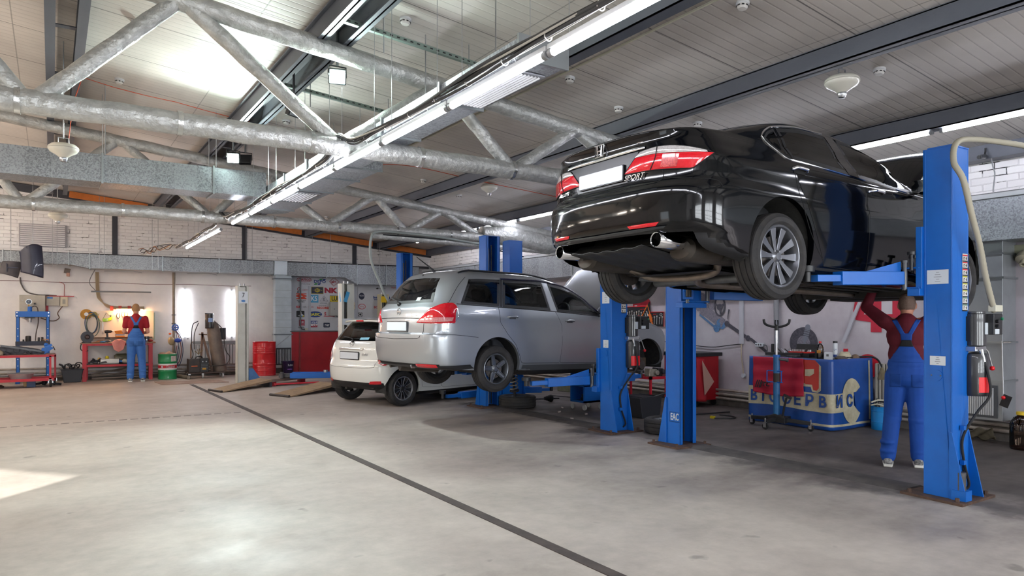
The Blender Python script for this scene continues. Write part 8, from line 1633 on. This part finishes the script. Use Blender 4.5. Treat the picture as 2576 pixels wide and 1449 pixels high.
t=thing('cup_stand','small black tray stand with a silver knob at the table front','stand',(8.60,5.95,z0)); obj('stand_plate',MB().cyl((0,0,.02),(0,0,.03),.10,n=24),BLK,t); obj('stand_foot',MB().box((-.03,0,.01),(.05,.05,.02)),STEEL,t)
def lump(nm,l,c,x,y,sx,sy,sz,cat,z=z0,seed=1):
    m=MB(); m.sph((0,0,0),1,18,(1,1,1)); m.v=[(a*sx*(1+.15*math.sin(5*b+3*c_+seed)),b*sy*(1+.15*math.sin(6*a+seed)),max(-.02,c_)*sz*(1+.2*math.sin(7*a*b+4*seed))) for a,b,c_ in m.v]; return one(nm,m,M('lump'+c,c,.85,var=.5,vscale=25,bump=.4,bscale=30),l,cat,loc=(x,y,z+.002))
lump('work_gloves','pile of cream knitted work gloves on the banner table','#c2b89c',8.98,5.42,.10,.08,.11,'gloves'); lump('work_gloves','dark soiled glove lying before the cream gloves','#5b5148',8.80,5.36,.09,.06,.045,'gloves',seed=4); lump('rag','brown rag bundle between gloves and wall','#6e5a4a',9.1,5.34,.09,.05,.05,'rag',seed=2)
one('pneumatic_gun',MB().tube([(-.16,0,.04),(0,0,.05),(.12,0,.045)],[.03,.04,.025],12).beam((.0,0,.04),(-.02,.10,.02),.04,.03),BLK,'black air gun lying behind the bottle on the table','air gun',loc=(8.95,5.72,z0))
t=thing('clamp_tool','black clamp bar with an upright post at the left of the table','clamp',(8.72,6.28,z0)); obj('clamp_bar',MB().beam((-.06,.16,.04),(.10,-.30,.04),.05,.045),BLK,t,bev=.008); obj('clamp_post',MB().box((-.03,.06,.10),(.035,.035,.16)),BLK,t,bev=.006); obj('clamp_curve',MB().tube([(.10,-.30,.04),(.12,-.36,.07),(.13,-.38,.12)],.016,8),BLK,t)
t=thing('hand_tools','bunch of steel pliers lying behind the black clamp bar','pliers',(9.05,6.30,z0))
for k in range(5): obj('plier',MB().tube([(0,.06*k-.1,.02),(.02,.06*k-.06,.06),(.0,.06*k-.02,.10)],.009,6),STEEL if k%2 else MATS['handle_black'],t)
one('air_line',MB().tube(spline([(8.8,5.45,.94),(9.0,5.34,.945),(9.25,5.30,.95),(9.32,5.2,.94),(9.38,5.15,.85),(9.40,5.1,.6)],7),.012,8),BLK,'black air line running off the right end of the banner table','hose')
# gloves hanging on the radiator right of the table, blue bucket
t=thing('column_radiator','narrow cream radiator standing behind the banner table end','radiator',(9.42,5.10,0)); m=MB()
for k in range(5): m.bb(-.05,.05,-.11+.05*k,-.075+.05*k,.22,.86)
obj('radiator_fins',m,M('rad_cream','#a8a296',.5),t,bev=.01)
lump('hanging_glove','beige leather glove hanging beside the mechanic\'s hip','#756a52',9.18,5.02,.035,.055,.14,'glove',z=.66,seed=5)
t=thing('metal_bucket','light blue metal bucket filled with bottles behind the mechanic','bucket',(9.20,5.02,0)); obj('bucket_body',MB().lathe([(0,0),(.132,0),(.138,.01),(.138,.10),(.143,.105),(.138,.11),(.138,.24),(.143,.245),(.138,.25),(.138,.30),(.145,.31),(.13,.305),(.13,.04),(0,.04)],n=36),M('bucket_blue','#1b86cf',.35,var=.3,vscale=7),t)
for i,(dx,dy,c,h,l) in enumerate(((-.05,.05,'#17181b',.36,'black bottle standing in the blue bucket'),(.05,.04,'#a9a79a',.34,'grey bottle leaning in the blue bucket'),(.02,-.06,'#3a3d44',.33,'dark spray bottle in the blue bucket'))): one('spray_bottle',MB().lathe([(0,0),(.035,0),(.035,h*.75),(.012,h*.9),(.012,h),(0,h)],n=14),M('bkt'+c,c,.4),l,'bottle',loc=(9.20+dx,5.02+dy,.045))
t=thing('wiper_arms','white wiper arms and cables lying across the blue bucket','wiper arms',(9.18,5.02,.32)); obj('wiper_arm',MB().tube([(-.12,.08,.04),(-.05,.03,.07),(.1,-.08,.06),(.16,-.14,.03)],.012,6).tube([(-.10,.09,.0),(-.08,.02,.02),(-.05,-.05,.0)],.010,6),M('wiper_cream','#b8b29f',.5),t); obj('cable_loop',MB().torus((.06,-.03,.05),.09,.010,axis='z',n=24,m=6),BLK,t)
# transmission jack
t=thing('transmission_jack','blue telescopic transmission jack on a black four-castor base','jack',(8.10,5.85,0),.12); obj('jack_tube',MB().cyl((0,0,.10),(0,0,.98),.042,n=24),M('jack_blue','#1c6aa5',.4,var=.4,vscale=9,var2='#2d4c63'),t); obj('bare_patch',MB().cyl((0,0,.62),(0,0,.74),.0428,n=24),M('patch_dark','#3a2f2a',.6),t); obj('piston_rod',MB().cyl((0,0,.98),(0,0,1.36),.016,n=16),CHROME,t); obj('tube_collar',MB().cyl((0,0,.955),(0,0,.985),.046,n=24),BLUE,t)
m=MB(); m.tube(spline([(.085,-.14,1.46),(.075,-.125,1.40),(.04,-.06,1.365),(0,0,1.36),(-.04,.06,1.365),(-.075,.125,1.40),(-.085,.14,1.46)],5),.016,10); obj('cradle_fork',m,BLK,t); m=MB().tube(spline([(.03,.0,1.45),(.035,-.0,1.40),(0,0,1.37),(-.035,0,1.40),(-.03,0,1.45)],5),.010,8); obj('cradle_hook',m,BLK,t); obj('fork_socket',MB().cyl((0,0,1.31),(0,0,1.37),.026,n=14),BLK,t)
obj('push_handle',MB().tube([(-.03,.105,.62),(-.06,.105,.62),(-.06,.105,.77),(-.03,.105,.77),(-.03,-.10,.77),(-.06,-.10,.77),(-.06,-.10,.62),(-.03,-.10,.62)],.007,6,closed=True),BLUE,t); obj('release_valve',MB().cyl((0,-.03,.93),(.02,-.13,.92),.020,n=12).cyl((.02,-.13,.92),(.023,-.15,.92),.026,n=12),GREYM,t)
m=MB()
for (x,y) in ((.10,.42),(-.20,.05),(.10,-.42),(.55,.0)): m.beam((0,0,.13),(x,y,.10),.05,.05)
obj('base_arms',m,BLK,t,bev=.006); m=MB().prism([(-.14,.08),(-.14,.16),(0,.20),(.14,.16),(.14,.08)],-.05,.05,'yz'); obj('base_block',m,BLK,t,bev=.006); obj('pump_pedal',MB().tube([(-.02,-.09,.14),(-.02,-.12,.30),(-.02,-.15,.42)],.015,8).box((-.03,-.17,.44),(.03,.11,.03),(.4,0,0)),BLK,t)
for (x,y) in ((.10,.42),(-.20,.05),(.10,-.42),(.55,.0)):
    c=obj('castor_wheel',MB().lathe([(0,-.016),(.038,-.016),(.042,0),(.038,.016),(0,.016)],axis='x',n=20).xf(Matrix.Translation((x,y,.042))),RUB,t); obj('castor_fork',MB().bb(x-.022,x-.018,y-.02,y+.02,.03,.10).bb(x+.018,x+.022,y-.02,y+.02,.03,.10).bb(x-.022,x+.022,y-.022,y+.022,.085,.10).cyl((x,y,.10),(x,y,.15),.010,n=8),STEEL,c)
# glass jar at the edge
t=thing('glass_jar','large clear plastic jar with a yellow lid on the floor by the right wall','jar',(9.10,3.38,0)); obj('jar_body',MB().lathe([(0,0),(.12,0),(.13,.02),(.13,.26),(.12,.31),(.08,.36),(.06,.375),(.06,.40)],n=32),MG('jar_clear','#a89a90',1.),t); obj('jar_residue',MB().cyl((0,0,.004),(0,0,.025),.12,n=28),M('residue_red','#5c1c16',.3),t); obj('jar_lid',MB().lathe([(0,.42),(.062,.42),(.066,.41),(.066,.385),(.06,.385)],n=28),M('lid_yel','#d3b21c',.4),t)
for k in range(10): obj('jar_rib',MB().tube([(.128*math.cos(2*PI*k/10),.128*math.sin(2*PI*k/10),.27),(.085*math.cos(2*PI*k/10),.085*math.sin(2*PI*k/10),.355)],.004,5),MATS['jar_clear'],t)
one('crumpled_film',MB().grid(lambda u,v:(9.35-.1*v,3.75+.5*u,.02+.16*v*(1-.6*u)+.02*math.sin(18*u+9*v)),24,12),M('film_grey','#77705f',.4,var=.6,vscale=12),'crumpled greyish film leaning on the pipes under the upright duct','film',solid=.004)
one('floor_cable',MB().tube(spline([(8.1,6.9,.012),(8.35,6.75,.012),(8.5,6.9,.012),(8.45,7.1,.012)],6),.010,6),BLK,'black cable end with a yellow plug on the floor left of the banner table','cable'); one('yellow_plug',MB().box((0,0,.02),(.04,.07,.035)),M('plug_yel','#c9b41e',.5),'small yellow plug on the floor left of the banner table','plug',loc=(8.12,6.95,0))
# ------------------------------------------------------------------ around the middle lift
def tyre(loc,R,w,label,rim=True,rot=None):
    t=thing('tyre',label,'tyre',loc,rot=rot); prof=[]; h=w/2; rr=R*.64
    prof=[(rr,-h*.8),(rr+.25*(R-rr),-h),(R-.03,-h*.95),(R-.006,-h*.8)]
    for k in (-.5,0,.5): prof+=[(R,h*(k-.06)),(R-.009,h*(k-.03)),(R-.009,h*(k+.03)),(R,h*(k+.06))]
    prof+=[(R-.006,h*.8),(R-.03,h*.95),(rr+.25*(R-rr),h),(rr,h*.8)]
    obj('tyre_rubber',MB().lathe([(r,z+h) for r,z in prof],n=56),TYRE,t,angle=25); obj('rim_shell',MB().lathe([(0,h*1.1),(.05,h*1.15),(rr*.8,h*1.3),(rr,h*1.7),(rr+.006,h*1.8),(rr+.006,h*.25),(0,h*.2)],n=40),ALLOY2,t); s=MB()
    for k in range(5): a=2*PI*k/5; s.beam((.04*math.cos(a),.04*math.sin(a),h*1.45),(rr*.96*math.cos(a),rr*.96*math.sin(a),h*1.6),.05,.02)
    obj('rim_spokes',s,ALLOY,t,bev=.004); return t
tyre((6.48,9.66,0),.31,.20,'car wheel lying flat on the floor behind the blue post of the middle lift'); tyre((6.62,6.40,0),.30,.19,'grey-brown car wheel lying on the floor left of the far near-lift post')
t=thing('spring_strut','suspension strut with a bare coil spring leaning on the flat car wheel','suspension strut',(6.27,9.42,.20),rot=(.05,-.20,.3)); P=[(.065*(1-.1*math.sin(k*.1))*math.cos(k*.45),.065*math.sin(k*.45),.12+.0042*k) for k in range(76)]; obj('coil_spring',MB().tube(P,.009,7),M('spring_grey','#a39c92',.4,.6),t); obj('damper_body',MB().cyl((0,0,.0),(0,0,.25),.022,n=14).cyl((0,0,.25),(0,0,.42),.03,n=14),BLK,t); obj('spring_seat',MB().cyl((0,0,.10),(0,0,.12),.08,n=20).cyl((0,0,.44),(0,0,.47),.07,n=20),MATS['dark_iron'],t)
t=thing('drive_shaft','greasy drive shaft with two rubber boots lying on the floor','drive shaft',(7.20,10.03,0),-.34); obj('shaft_bar',MB().cyl((-.30,0,.055),(.36,0,.055),.013,n=10),JUNK,t)
for x in (-.16,.17): obj('rubber_boot',MB().lathe([(.02,-.09),(.035,-.07),(.03,-.06),(.045,-.04),(.04,-.03),(.055,-.01),(.05,.0),(.062,.02),(.06,.06),(.03,.08)],axis='x',n=20).xf(Matrix.Translation((x,0,.062))),RUB,t)
t=thing('tool_trolley','small blue tool trolley half hidden left of the middle blue post','trolley',(7.30,8.85,0)); obj('trolley_frame',MB().bb(-.2,.2,-.18,-.15,.12,.62).bb(-.2,.2,.15,.18,.12,.62).bb(-.2,.2,-.18,.18,.12,.15).bb(-.2,.2,-.18,.18,.38,.40).bb(-.2,.2,-.18,.18,.60,.62),BLUE,t)
for x in (-.17,.17):
    for y in (-.15,.15): obj('castor_wheel',MB().cyl((x-.012,y,.045),(x+.012,y,.045),.045,n=18),M('castor_light','#aeb0b0',.4),t)
for i in range(5): one('engine_part',MB().lathe([(0,0),(.05,0),(.06,.03),(.035,.06),(.04,.10),(0,.10)],n=14),JUNK,'dark greasy engine part stored in the small blue trolley','car part',group='engine parts in the blue trolley',loc=(7.18+.07*(i%3),8.78+.08*(i//3),.15 if i<3 else .40))
t=thing('parts_stand','red steel parts stand under the open front wheel arch','stand',(8.15,8.05,0)); obj('stand_frame',MB().bb(-.45,.45,-.25,-.21,.53,.57).bb(-.45,.45,.21,.25,.53,.57).bb(-.45,-.41,-.25,.25,.53,.57).bb(.41,.45,-.25,.25,.53,.57),REDP,t); obj('stand_tray',MB().bb(-.43,.43,-.23,.23,.535,.55),M('greasy_top','#8d6a60',.8),t)
for x in (-.43,.41):
    for y in (-.23,.21): obj('stand_leg',MB().bb(x,x+.03,y,y+.03,0,.54),REDP,t)
for i,(x,y,l) in enumerate(((7.9,8.0,'pale alloy engine block part on the red stand'),(8.15,8.1,'dark pulley lying in the middle of the red stand'),(8.4,7.95,'rusty bracket at the right of the red stand'))): one('engine_part',MB().box((0,0,.06),(.16,.12,.12),(.1*i,.1,.3*i)).cyl((.05,-.06,.06),(.05,-.11,.06),.04,n=14),(M('alloy_dull','#9c978c',.5,.4,var=.5,vscale=14),JUNK,MATS['frame_rust'])[i],l,'car part',loc=(x,y,.56),bev=.01)
t=thing('drain_tub','black plastic drain tub on the floor right of the middle blue post','tub',(7.42,7.72,0),.1); obj('tub_body',MB().prism([(-.20,0),(.20,0),(.25,.30),(-.25,.30)],-.20,.20,'xz').prism([(-.01,0),(.01,0),(.01,.02),(-.01,.02)],-.01,.01,'xz'),MATS['tub_black'],t,bev=.015); obj('tub_rim',MB().torus((0,0,.30),.27,.014,axis='z',n=4,m=6).xf(Matrix.Rotation(PI/4,4,'Z')),MATS['tub_black'],t)
one('floor_hose',MB().tube(spline([(7.5,7.55,.30),(7.75,7.5,.34),(7.95,7.5,.2),(7.9,7.45,.02),(8.2,7.3,.02),(8.8,7.2,.02)],7),.012,7),BLK,'black hose curling out of the drain tub onto the floor','hose')
for i,(x,y) in enumerate(((6.62,8.72),(7.0,9.1),(6.35,8.0),(6.85,8.3))): one('metal_fragment',MB().cyl((0,0,.012),(.045,.01,.014),.012,n=7),M('frag','#b2a7a0',.5),'tiny metal fragment on the stained floor under the silver estate','fragment',group='small fragments on the floor',loc=(x,y,0),rot=(0,0,i*1.1))
one('rope_line',MB().tube(spline([(7.9,10.6,.02),(8.2,9.8,.015),(8.5,9.0,.012),(9.0,8.9,.012)],7),.009,6),BLK,'thin black cable lying across the floor behind the silver estate','cable')
one('timber_block',MB().box((0,0,.07),(.5,.3,.14),(0,0,.2)),M('moss_wood','#6f7560',.9,var=.6,vscale=8,var2='#918a78'),'greenish timber block by the wall behind the silver estate','block',loc=(8.9,11.3,0),bev=.01)
cd=bpy.data.cameras.new('camera'); cam=bpy.data.objects.new('camera',cd); COL.objects.link(cam)
cam.location=(0,0,1.45); cam.rotation_euler=(PI/2,0,-math.radians(33.403)); cd.lens=24.540; cd.sensor_width=36; cd.shift_y=.03125; cd.clip_end=300
SC.camera=cam
SC.view_settings.view_transform='Standard'; SC.view_settings.look='None'; SC.view_settings.gamma=1; SC.view_settings.exposure=EXPO
SC.view_settings.use_curve_mapping=False
SC.cycles.use_denoising=True; SC.cycles.max_bounces=6; SC.cycles.diffuse_bounces=4; SC.cycles.glossy_bounces=3; SC.cycles.transparent_max_bounces=10; SC.cycles.use_adaptive_sampling=True; SC.cycles.adaptive_threshold=.04
SC.cycles.sample_clamp_indirect=6; SC.cycles.caustics_reflective=False; SC.cycles.caustics_refractive=False
